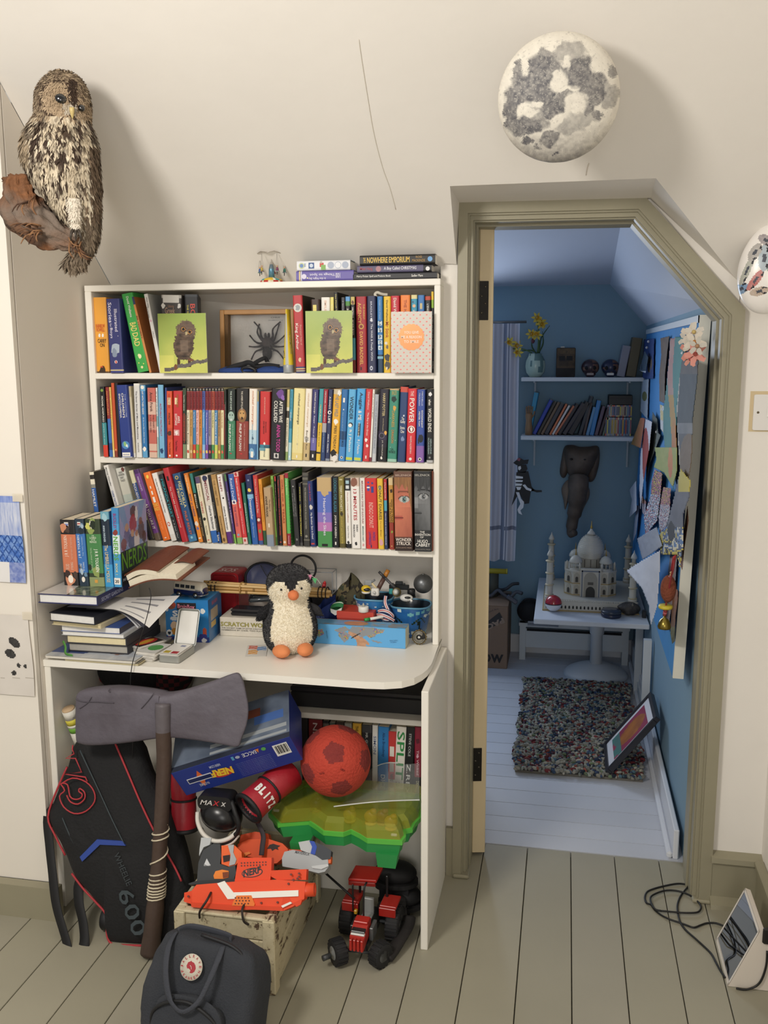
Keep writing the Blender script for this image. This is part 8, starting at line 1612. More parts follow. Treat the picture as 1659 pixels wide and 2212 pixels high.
for k in range(9):
 for j in range(2):plate([KD(476+19*k+5*cos(t),246+17*j-.8*k+5*sin(t))for t in np.linspace(0,6.28,9)[:-1]],gpl,.0062,.007,'5A1E10',mb=dm)
for k in range(5):
 for j in range(3):plate([KD(446+20*k+6*(j%2)+5*cos(t),464+18*j+5*sin(t))for t in np.linspace(0,6.28,9)[:-1]],gpl,.0166,.0172,'5A1E10',mb=dm)
for q in((150,455),(792,318),(842,312),(842,332),(832,344),(606,496),(708,492),(806,352),(776,376)):plate([KD(q[0]+7*cos(t),q[1]+7*sin(t))for t in np.linspace(0,6.28,9)[:-1]],gpl,.0124,.0162,'6A2212',mb=dm)
o_=Bd('vent_dots',dm,VC,g1,world=1);o_['kind']='stuff'
gpl2=lean_plane(1.96,CZ+.01,2.08,CZ+.16)
g2=gun('toy_blaster','charcoal gripped toy blaster with orange trigger in the crate',gpl2,[('grip',[(205,300),(210,245),(240,170),(300,130),(345,130),(352,205),(345,255),(395,275),(440,262),(445,310),(432,352),(200,368)],-.014,.012,GRY),('muzzle_shroud',[(215,160),(225,90),(290,92),(278,135),(240,150),(212,205)],-.012,.01,'B9BDBE'),('trigger',[(305,330),(318,302),(360,292),(400,300),(400,340),(365,350),(310,350)],.008,.014,'E8862E'),('trigger_hole',[(362,310),(398,306),(400,338),(366,346)],.0135,.0148,'7A3A14'),('side_shell',[(352,140),(430,135),(478,180),(480,220),(440,262),(400,272),(352,255)],-.01,.01,'E8642C'),('side_frame',[(395,140),(432,135),(428,185),(448,228),(438,258),(402,268),(412,200)],.009,.013,'A9ADAE'),('hole',[(362,205),(405,198),(408,235),(366,245)],.01,.0115,'2A1410'),('base_plate',[(150,378),(200,362),(440,350),(452,362),(430,376),(150,386)],-.014,.014,'2C2F32')])
lt=MB();plate([KD(*q)for q in((246,258),(262,222),(284,262),(270,268))],gpl2,.012,.0126,'C9CCCE',mb=lt);ptext(lt,'N-STRIKE',gpl2,KD(244,270),KD(286,268),.004,'C9CCCE',.0126);Bd('logo',lt,VC,g2,world=1)
gpl3=lean_plane(2.04,CZ+.02,2.14,CZ+.16)
g3=gun('toy_blaster','orange toy blaster with a spiky black mark deep in the crate',gpl3,[('shell',[(450,190),(455,130),(520,100),(640,95),(735,125),(770,160),(768,195),(740,215),(700,250),(640,255),(560,215),(500,205)],-.02,.012,'DA5222'),('hand_hole',[(492,205),(500,185),(530,178),(540,190),(515,200),(505,212)],.01,.016,'E8803A'),('upper_shell',[(470,70),(560,50),(640,62),(650,96),(520,102),(460,128)],-.02,.006,'C8481E'),('dark_mark',[(640,160),(655,135),(680,128),(700,135),(722,140),(705,152),(712,166),(690,160),(672,172),(664,158)],.011,.0135,'2A1A14'),('barrel_pipe',[(760,160),(900,165),(905,180),(765,180)],-.01,.006,'D85424')])
gpl4=lean_plane(2.,CZ+.02,2.1,CZ+.14)
g4=gun('toy_blaster','silver grey toy blaster barrel with a blue band in the crate',gpl4,[('casing',[(732,220),(748,180),(800,168),(900,188),(960,210),(1020,225),(1024,275),(1000,305),(960,314),(905,300),(735,272)],-.016,.012,'9EA2A4',.5),('clasp',[(918,272),(990,262),(1022,258),(1026,272),(980,292),(925,284)],.011,.016,'B9BDBE',.5),('barrel',[(835,120),(905,108),(925,150),(915,195),(850,170)],-.008,.012,'AEB2B4',.5),('blue_band',[(904,112),(935,116),(952,150),(940,200),(912,192),(922,150)],-.008,.014,'2A4AA8'),('scope',[(935,118),(1000,145),(1042,175),(1036,225),(985,232),(938,200),(952,150)],-.008,.013,'3A3E44'),('orange_end',[(1022,205),(1040,210),(1036,250),(1020,252)],-.008,.01,'E0642C')])
lt=MB();ptext(lt,'MAVERICK',gpl4,KD(812,190),KD(905,206),.007,'3A3A3E',.0128,shear=.3);Bd('lettering',lt,VC,g4,world=1)
solo('hanging_strap','dark strap dangling into the crate beside the orange blaster','strap',strip([gpl3.hit(*KD(*q))+gpl3.n*.03 for q in((590,0),(612,40),(628,90),(622,150),(616,205))],.0075,.0015,'3A3438',up=(0,1,0)),mat('3A3438',.8),tuple(gpl3.hit(*KD(615,150))),world=1)
solo('axle_rod','thin black rod standing behind the crate','rod',MB().cyl(ony(*KD(995,305),2.16),ony(*KD(1180,470),2.12),.003,n=8),mat('1A1A1C',.5),tuple(ony(*KD(1080,390),2.14)),world=1)
# --- construction toy tractor
tc0=onz(*KD(1245,900),0)
tr=Tg('toy_tractor','red and black construction brick tractor on the floor beneath the desk','toy',T((tc0.x-.012,tc0.y+.085,0))@RZ(rad(-4)))
TR,TB,TG='B02A22','1A1B1D','8C8F8E'
def tb(nm,lo,hi,col,ch=.0015,par=None,M=None):return Bd(nm,MB().box(lo,hi,col,M,ch),mat(col,.3),par or tr)
tb('chassis',(-.022,-.075,.035),(.022,.09,.055),TB)
hd1=MB().prism([(-.095,.052),(-.03,.066),(-.028,.1),(-.055,.098),(-.088,.082)],-.019,.019,TR,ax=0)
Bd('bonnet',hd1,mat(TR,.3),tr)
for k in range(4):tb('grille_bar',(-.017+.0095*k,-.1,.05),(-.0105+.0095*k,-.088,.08),TR,.001)
tb('bonnet_top',(-.018,-.058,.098),(.018,-.03,.104),'BC3028');tb('radiator',(-.018,-.086,.083),(.018,-.06,.088),'C9CAC6');tb('radiator',(-.018,-.082,.089),(.018,-.06,.093),'2A2B2D')
tb('seat',(-.014,.012,.085),(.014,.022,.125),TG);tb('seat',(-.014,-.008,.08),(.014,.02,.086),TG)
tb('cab_post',(-.04,.06,.09),(-.034,.066,.165),TB);tb('cab_post',(.034,.06,.09),(.04,.066,.165),TB);tb('cab_post',(-.04,0.,.09),(-.036,.005,.165),TB)
tb('roof',(-.042,.018,.165),(.034,.085,.173),TR,.0015,None,RY(-.08));tb('roof_edge',(-.04,.012,.158),(.032,.019,.168),'8A201A',.001,None,RY(-.08))
Bd('exhaust_pipe',MB().tube([(0.,-.03,.1),(0,-.028,.15),(.001,-.022,.178),(.003,-.01,.184)],.0025,8,TB,sub=4),mat(TB,.4),tr)
for sx_2 in(-1,1):
 tb('mudguard',(sx_2*.05-.022,.02,.098),(sx_2*.05+.022,.075,.106),TR);tb('mudguard',(sx_2*.05-.022,.012,.08),(sx_2*.05+.022,.02,.104),'9E241D')
def wheel(x,y,z,r,w_,M,nm='wheel'):
 m_=MB();W_=T((x,y,z))@M
 m_.lathe([(r*.55,-w_/2),(r*.9,-w_/2),(r*.97,-w_*.35),(r*.97,w_*.35),(r*.9,w_/2),(r*.55,w_/2)],26,TB,W_@RY(PI/2))
 for k in range(18):
  a_=2*PI*k/18;m_.box((-w_*.46,-.003,r*.94),(w_*.46,.003,r*1.02),TB,W_@RX(a_),0.)
 wh=Bd(nm,m_,mat('1C1C1E',.75),tr)
 Bd('hub',MB().lathe([(r*.56,-w_*.44),(r*.5,-w_*.52),(r*.2,-w_*.52),(r*.16,-w_*.6),(0,-w_*.6)],20,'8A8C8A',W_@RY(PI/2),cap=0).lathe([(r*.56,w_*.44),(r*.5,w_*.5),(0,w_*.5)],20,'8A8C8A',W_@RY(PI/2),cap=0),mat('7E807E',.4),wh);return wh
wheel(-.062,.045,.046,.045,.034,Matrix());wheel(.062,.045,.046,.045,.034,Matrix())
wheel(-.05,-.088,.034,.033,.03,RZ(.75));wheel(.055,-.07,.033,.032,.028,RZ(-.5))
Bd('axle',MB().cyl((-.05,.045,.045),(.05,.045,.045),.004).cyl((-.045,-.078,.034),(.045,-.072,.034),.004).cyl((-.064,-.108,.034),(-.078,-.124,.034),.007),mat('3A3C3E',.4),tr)
tb('lamp',(-.034,-.004,.085),(-.026,.006,.096),'C99A2A');tb('engine_block',(.02,-.05,.05),(.03,-.01,.085),'5A5C5C');tb('engine_block',(-.03,-.05,.05),(-.02,-.01,.085),'2E3032')
# black belt and dark shoes at the back
p_=onz(*KD(1440,800),0)
solo('black_track','flat black rubber strip curling beside the tractor','strip',MB().tube([onz(*KD(1385,845),.016),onz(*KD(1420,800),.02),onz(*KD(1470,720),.03),onz(*KD(1515,640),.04),onz(*KD(1528,585),.05)],.017,8,'1F1B1A',sub=4,flat=.009,up=(0,0,1)),mat('1F1B1A',.8,bump=.2,bscale=80),tuple(p_),world=1)
for nm_,lb,q,dz in(('black_shoe','rounded black shoe lying against the back panel',(1440,290),.1),('black_shoe','black shoe lying on the floor behind the tractor',(1470,440),.035)):
 p_=ony(*KD(*q),2.27);th=Tg(nm_,lb,'shoe',(p_.x,2.27,dz),'black shoes under the desk')
 Bd('upper',MB().ell((0,0,.02),(.058,.04,.03),nu=24,nv=14),mat('141315',.7),th)
 Bd('sole',MB().prism([(.062*cos(t),.042*sin(t))for t in np.linspace(0,6.28,25)[:-1]],-.01,.002,ax=2),mat('1C1B1C',.7),th)
 if dz>.05:Bd('heel_block',MB().box((-.04,-.03,-.0995),(.04,.03,-.01)),mat('18171A',.8),th)
p_=onz(*KD(1380,590),0)
gb=Tg('grey_gear_toy','dark grey toy parts heaped right of the tractor','toy',(p_.x+.01,p_.y-0.,0))
for k in range(6):
 rg=random.Random(k+50);x,y=rg.uniform(-.03,.03),rg.uniform(-.03,.03);Bd('gear',MB().lathe([(.022,0),(.024,.004),(.024,.018),(.022,.022)],14,'2E2D2E',T((x,y,.008+.016*k*.7))@RX(rg.uniform(-.6,.6))@RY(rg.uniform(-.6,.6))),mat('2E2D2E',.6),gb)
 # --- charcoal school rucksack with round badge
RKM=mat('33363C',.9,noise=.1,nscale=14,bump=.35,bscale=260)
rk0=onz(456,2318,0);
rk=Tg('school_rucksack','charcoal canvas rucksack with a round red fox badge leaning on the crate','rucksack',T((rk0.x-.048,rk0.y+.046,0))@RZ(rad(-8))@RX(rad(-17))@RY(rad(3)))
W2,H2,D2=.136,.25,.068
def sbox(u,v,w_,d_,h_,e=.32,zo=0.,wr=0.,top=None):
 a_=2*PI*u;ph=PI*(v-.5);sp=lambda x:math.copysign(abs(x)**e,x)
 x=w_*sp(cos(a_))*abs(cos(ph))**.28;y=d_*sp(sin(a_))*abs(cos(ph))**.28;z=h_*.5*(1+sp(sin(ph))if 0 else 1+math.copysign(abs(sin(ph))**.55,sin(ph)))
 k=1-.16*max(0,z/h_-.55)**1.
 n_=(fbm(x*16+3,y*16,z*16)-.5)*wr+(fbm(x*40,y*40,z*22,3)-.5)*wr*.4
 return(x*k+n_*.6,y*k*(1-.25*z/h_)+n_,z+zo+.01*sin(x*30)*max(0,z/h_-.7)+n_*.3)
Bd('body',MB().grid(lambda u,v:sbox(u,v,W2,D2,H2,wr=.018),72,40,'33363C',1,wrap=1),RKM,rk)
pk_=MB().grid(lambda u,v:(lambda p:(p[0],p[1]-.064,p[2]+0.))(sbox(u,v,.088,.026,.135+.012*cos((u-.75)*6),wr=.012)),54,26,'35383E',1,wrap=1)
po=Bd('front_pocket',pk_,RKM,rk)
Bd('zip',MB().tube([(-.09,-.066,.065),(-.082,-.08,.098),(-.05,-.088,.126),(0,-.09,.14),(.05,-.088,.126),(.082,-.078,.098)],.0038,8,'17181B',sub=5),mat('17181B',.6),po)
Bd('side_zip',MB().tube([(.108,-.036,.03),(.114,-.038,.1),(.112,-.036,.17),(.098,-.034,.225),(.06,-.034,.252),(-.02,-.034,.258)],.0036,8,'1B1C20',sub=5),mat('1B1C20',.6),rk)
for sx_2,xs_2,xe in((-1,-.062,-.028),(1,.05,.012)):pass
Bd('handle',strip([(-.085,-.03,.246),(-.08,-.062,.226),(-.066,-.084,.185),(-.04,-.096,.14),(-.004,-.102,.124),(.026,-.096,.148),(.038,-.082,.19),(.04,-.062,.222),(.036,-.036,.248)],[.0085,.0085,.0085,.006,.0055,.0055,.0065,.008],.0026,'3A3D44',up=(0,1,.35),n=8),mat('3C3F47',.85,bump=.3,bscale=300),rk)
Bd('handle',strip([(-.085,-.02,.246),(-.07,.005,.252),(-.02,.012,.254),(.03,.008,.254),(.04,-.01,.252)],.008,.0026,'3A3D44',up=(0,1,.2),n=8),mat('3C3F47',.85),rk)
# badge
bdx,bdz=-.0165,.2;Mb=T((bdx,-.064,bdz))@RX(rad(90-12))@RZ(.15)
bd=Bd('badge',MB().lathe([(.0265,0),(.026,.0016),(0,.0018)],40,'CFC8B8',Mb),mat('CFC8B8',.8,bump=.2,bscale=300),rk)
lt=MB()
def ringtext(s,r,a0,a1,hgt,col,inner=0):
 for k,ch in enumerate(s):
  if ch==' ':continue
  t=a0+(a1-a0)*k/max(1,len(s)-1);dirx=V3((-sin(t),cos(t),0))
  if not inner:Lt(lt,ch,Mb@T((r*cos(t),r*sin(t),.0021))@RZ(t-PI/2)@T((-hgt*.38,0,0)),hgt*.76,hgt,col,bold=.02)
  else:Lt(lt,ch,Mb@T((r*cos(t),r*sin(t),.0021))@RZ(t+PI/2)@T((-hgt*.38,0,0)),hgt*.76,hgt,col,bold=.02)
ringtext('FJALLRAVEN',.0188,rad(205),rad(-20),.0058,'A8323A');ringtext('KANKEN',.0245,rad(228),rad(318),.0056,'A8323A',1)
fx=[(-.011,.002),(-.008,.009),(-.003,.011),(-.001,.0125),(.001,.0105),(.006,.009),(.01,.004),(.0115,-.002),(.009,-.008),(.004,-.0115),(-.002,-.0115),(-.0005,-.006),(-.005,-.003),(-.009,-.003)]
lt.add([Mb@V3((x,y,.0022))for x,y in fx],[list(range(len(fx)))],'A8303A');lt.add([Mb@V3(p)for p in((-.002,.004,.0026),(.001,.001,.0026),(.002,-.004,.0026),(.0008,-.004,.0026),(-0.,.0005,.0026),(-.003,.003,.0026))],[(0,1,2,3,4,5)],'CFC8B8')
Bd('badge_lettering',lt,VC,bd)
Bd('side_strap',strip([(-.126,0.,.015),(-.15,-.02,.012),(-.178,-.03,.016),(-.196,-.04,.01)],.012,.002,'2A2C31',up=(0,0,1)),mat('2C2E34',.85),rk)
b3=Bd('side_strap',strip([(.118,.02,.02),(.15,.06,.012),(.182,.1,.01),(.205,.13,.012)],.013,.0022,'2A2C31',up=(0,0,1)),mat('2C2E34',.85),rk)
Bd('press_stud',MB().lathe([(.005,0),(.005,.002),(.002,.003)],16,'8A7A4A',T((.198,.122,.0145))),mat('8A7A4A',.35,metal=.7),b3)
# --- wedge shaped device by the right hand wall with its cable
dA,dB=onz(1573,2131,0),onz(1557,2031,0);rA,rB_=ony(1642,2012,dA.y),ony(1621,1918,dB.y)
dv=Tg('screen_wedge','white wedge shaped device with a glossy dark screen on the floor','device',(dA.x+.05,(dA.y+dB.y)/2,0))
tri=[(dA.x,.001),(rA.x,rA.z),(rA.x+.012,rA.z-.004),(.556,.001)]
m_=MB().prism(tri,dA.y,dB.y,'D8CDC0',ax=1)
Bd('housing',m_,mat('DDD3C6',.4),dv,world=1)
e=V3((rA.x-dA.x,0,rA.z));nn=V3((-e.z,0,e.x)).normalized();en=e.normalized()
def sc(a,y,o):return V3((dA.x,0,0))+en*(a*e.length)+V3((0,y,0))+nn*o
m_=MB();m_.add([sc(.06,dA.y+.008,.0008),sc(.95,dA.y+.008,.0008),sc(.95,dB.y-.008,.0008),sc(.06,dB.y-.008,.0008)],[(0,3,2,1)],'08090C')
Bd('screen',m_,mat('0A0B0F',.03,coat=1.,spec=.8),dv,world=1)
m_=MB()
for a0_,a1_,y0_,y1_ in((0.,.05,dA.y,dB.y),(.955,1.,dA.y,dB.y),(0,1,dA.y,dA.y+.007),(0,1,dB.y-.007,dB.y)):m_.add([sc(a0_,y0_,.0014),sc(a1_,y0_,.0014),sc(a1_,y1_,.0014),sc(a0_,y1_,.0014)],[(0,3,2,1)])
Bd('bezel',m_,mat('E6DDD0',.35),dv,world=1)
pk2=ony(1653,2022,dA.y-.004)
Bd('button_block',MB().box((pk2.x-.006,pk2.y-.006,pk2.z-.02),(pk2.x+.03,pk2.y+.004,pk2.z+.022),ch=.004),mat('1A1614',.5),dv,world=1)
KG=K(5.37,1350,1850)
cb1=[(1195,830),(1060,775),(950,775),(880,797),(800,825),(720,800),(640,770),(520,730),(420,680),(345,620),(300,560),(250,540),(230,480),(255,415),(330,378),(450,345),(600,317),(690,322),(735,340),(690,400),(640,470),(610,560),(612,650),(640,760),(700,850),(800,940),(900,1030),(1000,1130),(1060,1240),(1110,1330),(1160,1405)]
cb2=[(420,632),(345,610),(300,530),(300,470),(360,430),(450,400),(540,393),(650,410),(760,455),(840,520),(882,580),(868,630),(820,652),(700,655),(600,648),(480,637),(420,632)]
cbt=Tg('black_cable','looped black power cable on the floor left of the device','cable',tuple(onz(*KG(600,600),0)))
Bd('cable_run',MB().tube([onz(*KG(*q),.0035+.0015*(i%3==1))for i,q in enumerate(cb1)],.0026,8,'151515',sub=4),mat('151515',.5),cbt,world=1)
Bd('cable_loop',MB().tube([onz(*KG(*q),.0075)for q in cb2],.0026,8,'151515',sub=4),mat('151515',.5),cbt,world=1)
cb3=[(1290,1530),(1400,1545),(1520,1505),(1590,1420),(1640,1260),(1650,1100)]
solo('black_cable','short black cable curving up the near face of the device','cable',MB().tube([ony(*KG(*q),dA.y-.006-.004*(i<2))for i,q in enumerate(cb3)],.0026,8,'151515',sub=4),mat('151515',.5),tuple(ony(*KG(1400,1545),dA.y-.01)),world=1)
# the blue room beyond the door
KR,KS,KT,KU,KV=K(3.19,1040,440),K(3.19,1040,930),K(6.914,1340,680),K(4.4227,1340,980),K(2.5175,1000,1400)
FW=mat('C9CFD4',.5)
# curtain on the back wall
yc_=4.5;cz1,cz0=ony(1090,699,yc_).z,ony(1090,1209,yc_).z;cxr,cxl=ony(1119,900,yc_).x,-.46
cu_=Tg('curtain','white linen curtain with grey border stripes on the far wall','curtain',((cxl+cxr)/2,yc_,cz1))
def curf(u,v):return(cxl+(cxr-cxl)*u+.006*sin(v*4)*(1-v),yc_+.016*sin(u*22+.4*sin(v*3))+.004*sin(u*50)-.02*(1-v),cz0+(cz1-cz0)*v+(.006*sin(u*19)if v==0 else 0))
def curc(u,v):
 d=(1-u)*(cxr-cxl);z=v*(cz1-cz0)
 if.045<d<.052 or.058<d<.075:return '7E8292'
 if.135<z<.142 or.15<z<.178:
  return '7E8292'
 return 'C9C9D2'
Bd('cloth',MB().grid(curf,150,60,curc,1),mat('VC',.85),cu_,world=1)
Bd('curtain_pole',MB().cyl((cxl-.05,yc_+.03,cz1+.008),(cxr+.03,yc_+.03,cz1+.008),.006),mat('8A8A88',.4,metal=.6),cu_,world=1)
# two wall shelves
def wshelf(lb,px0,px1,py_,y0):
 a,b=ony(px0,py_,y0),ony(px1,py_,y0);th=Tg('wall_shelf',lb,'shelf',((a.x+b.x)/2,y0,a.z))
 Bd('board',MB().box((a.x,y0,a.z-.018),(min(b.x+.015,.366),YBF-.002,a.z),ch=.0015),FW,th,world=1)
 for x in(a.x+.06,b.x-.05):Bd('bracket',MB().box((x-.004,YBF-.012,a.z-.16),(x+.004,YBF-.002,a.z-.018)).box((x-.004,y0+.03,a.z-.026),(x+.004,YBF-.002,a.z-.018)),mat('A9B4BC',.5),th,world=1)
 return a.z
Y0s=4.43
zu=wshelf('upper white shelf in the blue room holding a vase',1126,1386,815.5,Y0s);zl_=wshelf('lower white shelf in the blue room packed with books',1125,1386,942,Y0s)
def far(px,py,y=4.5):return ony(px,py,y)
# vase with daffodils
p_=far(*KR(372,1110),4.52);r_=abs(far(*KR(442,1110),4.52).x-p_.x)
vz=Tg('flower_vase','pale green patterned vase on the upper shelf of the blue room','vase',(p_.x,4.52,zu));hv=far(*KR(372,1032),4.52).z-zu
Bd('bowl',MB().lathe([(r_*.55,0),(r_*.9,hv*.2),(r_,hv*.45),(r_*.93,hv*.7),(r_*.7,hv*.9),(r_*.66,hv),(r_*.6,hv),(r_*.6,hv*.9)],30,lambda p:'A9BDB0' if fbm(p[0]*60,p[1]*60,p[2]*60)<.5 else '5F7A78'),mat('VC',.25),vz)
def daff(lb,q,stem,y,n=3,rr=.028):
 o_=far(*KR(*q),y);th=Tg('daffodil',lb,'flower',tuple(o_),'daffodils in the vase')
 for k in range(n):
  rg=random.Random(k+int(q[0]));cx_=V3((rg.uniform(-.03,.03),rg.uniform(-.02,.02),rg.uniform(-.035,.035)));ax2=V3((rg.uniform(-.6,.6),-1,rg.uniform(-.3,.6))).normalized();qm=ax2.to_track_quat('Z','Y').to_matrix().to_4x4()
  m_=MB()
  for j in range(6):a_=j*PI/3;m_.add([qm@V3(p)+cx_ for p in((0,0,0),(rr*.6*cos(a_-.4),rr*.6*sin(a_-.4),.004),(rr*cos(a_),rr*sin(a_),-.002),(rr*.6*cos(a_+.4),rr*.6*sin(a_+.4),.004))],[(0,1,2,3)],'D8C04A',1)
  fo_=Bd('petals',m_,mat('D9C24C',.6),th);Bd('trumpet',MB().lathe([(.005,0),(.007,.012),(.011,.018)],12,'D0A22E',T(cx_)@qm,cap=0),mat('D0A22E',.6),fo_)
 s0=far(*KR(*stem),4.52)-o_;Bd('stem',MB().tube([(0,.004,0),s0*.5+V3((.006,0,.008)),s0],.0028,6,'4F6A3A',sub=4),mat('4F6A3A',.6),th)
daff('tall yellow daffodils rising from the vase',(385,815),(390,1030),4.52,4);daff('lower yellow daffodils under the tallest blooms',(382,870),(385,1030),4.5,2);daff('yellow daffodils drooping left over the curtain',(215,1000),(350,1030),4.5,4)
lf=Tg('vase_leaves','green leaves and dark red bud standing in the vase','leaves',tuple(far(*KR(400,1030),4.52)))
for q in(((400,1030),(410,930),(470,840)),((395,1030),(425,960),(420,880)),((380,1030),(340,1010),(260,1018)),((375,1030),(350,990),(345,940))):Bd('leaf',MB().tube([far(*KR(*s_),4.53)-far(*KR(400,1030),4.52)for s_ in q],[.004,.005,.0045,.003,.0015],6,'3F5A34',sub=5,flat=.001),mat('3F5A34',.6),lf)
Bd('bud',MB().ell(tuple(far(*KR(355,945),4.51)-far(*KR(400,1030),4.52)),(.009,.009,.013),'5A2A38',12,8),mat('5A2A38',.6),lf)
# carved box, skulls, uprights
a,b=far(*KR(512,1190),4.52),far(*KR(650,992),4.52)
cbx2=Tg('carved_box','dark carved block with a masked face on the upper shelf','ornament',(a.x,4.52,zu));ww_=b.x-a.x;hh_=b.z-zu
def maskf(u,v):
 if.55<v<.72 and(abs(u-.3)<.16 or abs(u-.72)<.16):return c('14110F')
 if v<.3:return mix('2A221C','1A1512',fbm(u*9,v*9))
 return mix('5A4630','2E2318',1.4*fbm(u*5,v*7,2)-.2)if v<.8 else mix('2A221A','6A5438',fbm(u*9,v*9,3))
Bd('block',MB().box((0,0,0),(ww_,.06,hh_),'3A2E22',ch=.004),mat('3A2E22',.7),cbx2);Bd('face_relief',MB().grid(lambda u,v:(.003+u*(ww_-.006),-.002-.008*sin(PI*u)*sin(PI*min(1,v*1.2)),.003+v*(hh_-.006)),24,30,maskf,1),mat('VC',.7),cbx2);Bd('chip',MB().box((ww_*.22,.01,hh_),(ww_*.42,.03,hh_+.006)),mat('C9C4B8',.7),cbx2)
for nm_,lb,q,k in(('decorated_skull','dark patterned skull ornament, left one of two on the shelf',(750,1130),'3A2A30'),('decorated_skull','dark blue skull ornament with white teeth, right one of two',(888,1130),'2A2E48')):
 p_=far(*KR(*q),4.52);r_=abs(far(*KR(q[0]+62,q[1]),4.52).x-p_.x);th=Tg(nm_,lb,'skull',(p_.x,4.52,zu))
 Bd('cranium',MB().ell((0,0,r_*1.12),(r_,r_*1.05,r_*.92),lambda p:k if fbm(p[0]*70,p[1]*70,p[2]*70)<.56 else '7A5A4A',24,16),mat('VC',.3),th)
 Bd('jaw',MB().box((-r_*.62,-r_*.75,.002),(r_*.62,r_*.3,r_*.6),ch=.01),mat(k,.3),th)
 for sx_2 in(-1,1):Bd('eye_socket',MB().ell((sx_2*r_*.4,-r_*.86,r_*1.05),(r_*.24,r_*.16,r_*.24),'0A0A0C',12,8),mat('0A0A0C',.8),th)
 Bd('teeth',MB().box((-r_*.4,-r_*.82,r_*.22),(r_*.4,-r_*.72,r_*.5),ch=.003),mat('D8D4CC' if k=='2A2E48' else '8A7A78',.4),th)
def upright(lb,x0,x1,yt_,zz,col,y=4.5,dd=.11,lean=None,yb=None,**kw):
 a,b=far(*KR(x0,0),y),far(*KR(x1,0),y);yy=yt_;t_=far(*KR(lean if lean else x0,yy),y)
 aa=math.atan2(t_.x-a.x,t_.z-zz);w_=max(.006,(b.x-a.x)*cos(aa)-.0006);h_=(t_.z-zz)/cos(aa)
 xo=b.x if aa>.02 else a.x
 M_=T((a.x,y,zz+.0006+(w_*sin(aa)if aa>0 else 0)))@RY(aa)
 return book_at('book',lb,M_,w_,h_,dd,col,group=kw.pop('group','books on the lower shelf of the blue room'),**kw)
def ux(x):return x
upright('pale grey folder upright on the upper shelf',975,1036,985,zu,'8A8C9A',group='books on the upper shelf of the blue room',hard=1);upright('brown wire edged book at the end of the upper shelf',1042,1115,930,zu,'5A5038',group='books on the upper shelf of the blue room',hard=1)
zz=zl_
fbk=[('teal spine leaning book with yellow foot',345,378,1305,'2A86A8',365),('royal blue book leaning right',388,418,1360,'2A3F9A',470),('dark brown book leaning right',420,445,1372,'3A3228',500),('tan book leaning right',446,470,1375,'6A5440',525),('dark grey book leaning right',471,505,1385,'3A3A40',545),('orange leaning book',508,526,1385,'C8704A',580),('white leaning book',527,545,1395,'D0CCC8',600),('coral and yellow leaning book',546,566,1400,'B86A4A',630),('black leaning book',568,600,1390,'26242A',650),('charcoal leaning book',602,640,1385,'302C34',690),('near black leaning book',642,690,1380,'1F1D24',715),('tall dark upright book',715,745,1335,'2A3038',748),('brown black upright book',747,768,1375,'4A3A38',0),('slim light blue upright book',770,795,1405,'5A8AB0',0),('bright blue upright book',797,830,1360,'3A7FB8',0),('grey violet upright book',832,860,1400,'5A4A5A',0),('dark maroon upright book',862,886,1420,'3A2A30',0),('green grey upright book',888,905,1385,'5A6A5A',0)]
for lb,x0,x1,yt_,col,ln_ in fbk:
 if lb.startswith('teal'):upright(lb+', lower far shelf',x0,x1,yt_,zz,col,bands=[(0,.1,'C9B43A')],lean=ln_)
 else:upright(lb+', lower far shelf',x0,x1,yt_,zz,col,lean=ln_ or None)
p_=far(*KR(325,1590),4.5)
wh_=Tg('wooden_hand','jointed wooden artist hand on the lower far shelf','ornament',(p_.x,4.5,zz))
Bd('forearm',MB().lathe([(.017,0),(.018,.03),(.014,.07),(.018,.095),(.012,.105)],16),mat('8A6A4A',.5),wh_)
for k in range(4):Bd('finger',MB().tube([(-.012+.008*k,0,.1),(-.013+.009*k,-.004,.125),(-.012+.009*k,-.012,.142-.004*abs(k-1.5))],.0038,8,'8A6A4A',sub=3),mat('8A6A4A',.5),wh_)
Bd('thumb',MB().tube([(.014,0,.085),(.024,-.006,.1),(.026,-.012,.115)],.004,8,'8A6A4A',sub=3),mat('8A6A4A',.5),wh_)
# two rows of slim cases, black box above
rg=random.Random(4)
a,b=far(*KR(908,0),4.5).x,far(*KR(1096,0),4.5).x;zc=far(*KR(1000,1470),4.5).z;zt_=far(*KR(1000,1388),4.5).z;nC=17
pal=['C9A84A','8A8A9A','6A8AA0','B84A40','4A5A7A','9A4A6A','A9A48A','3A6A8A','C0B090','5A3A48','7A9AA8','D0C060']
for row,z0,z1 in((0,zz,zc-.002),(1,zc,zt_)):
 for k in range(nC):
  if row==1 and k<1:continue
  x0=a+(b-a)*k/nC;cc=pal[rg.randrange(len(pal))]
  t_=Tg('disc_case',f"{ordn(k+1)} slim disc case from the left in the {'upper' if row else 'lower'} row on the far shelf",'case',(x0,4.5,z0+.0006),'disc cases on the lower far shelf')
  Bd('case',MB().box((0,0,0),((b-a)/nC-.0006,.12,z1-z0-.001),cc,ch=.0008),mat('VC',.3),t_)
  Bd('spine_label',MB().box((.0008,-.0006,(z1-z0)*.12),((b-a)/nC-.0014,0,(z1-z0)*.86),pal[rg.randrange(len(pal))]),VC,t_)
bb=Tg('black_box','black box lying on the disc cases of the far shelf','box',(a+.012,4.5,zt_+.0006));Bd('body',MB().box((0,0,0),(b-a-.012,.12,.045),ch=.002),mat('151517',.5),bb);Bd('lid_line',MB().box((-.0006,-.0006,.03),(b-a-.0114,.1206,.032)),mat('0A0A0B',.6),bb)
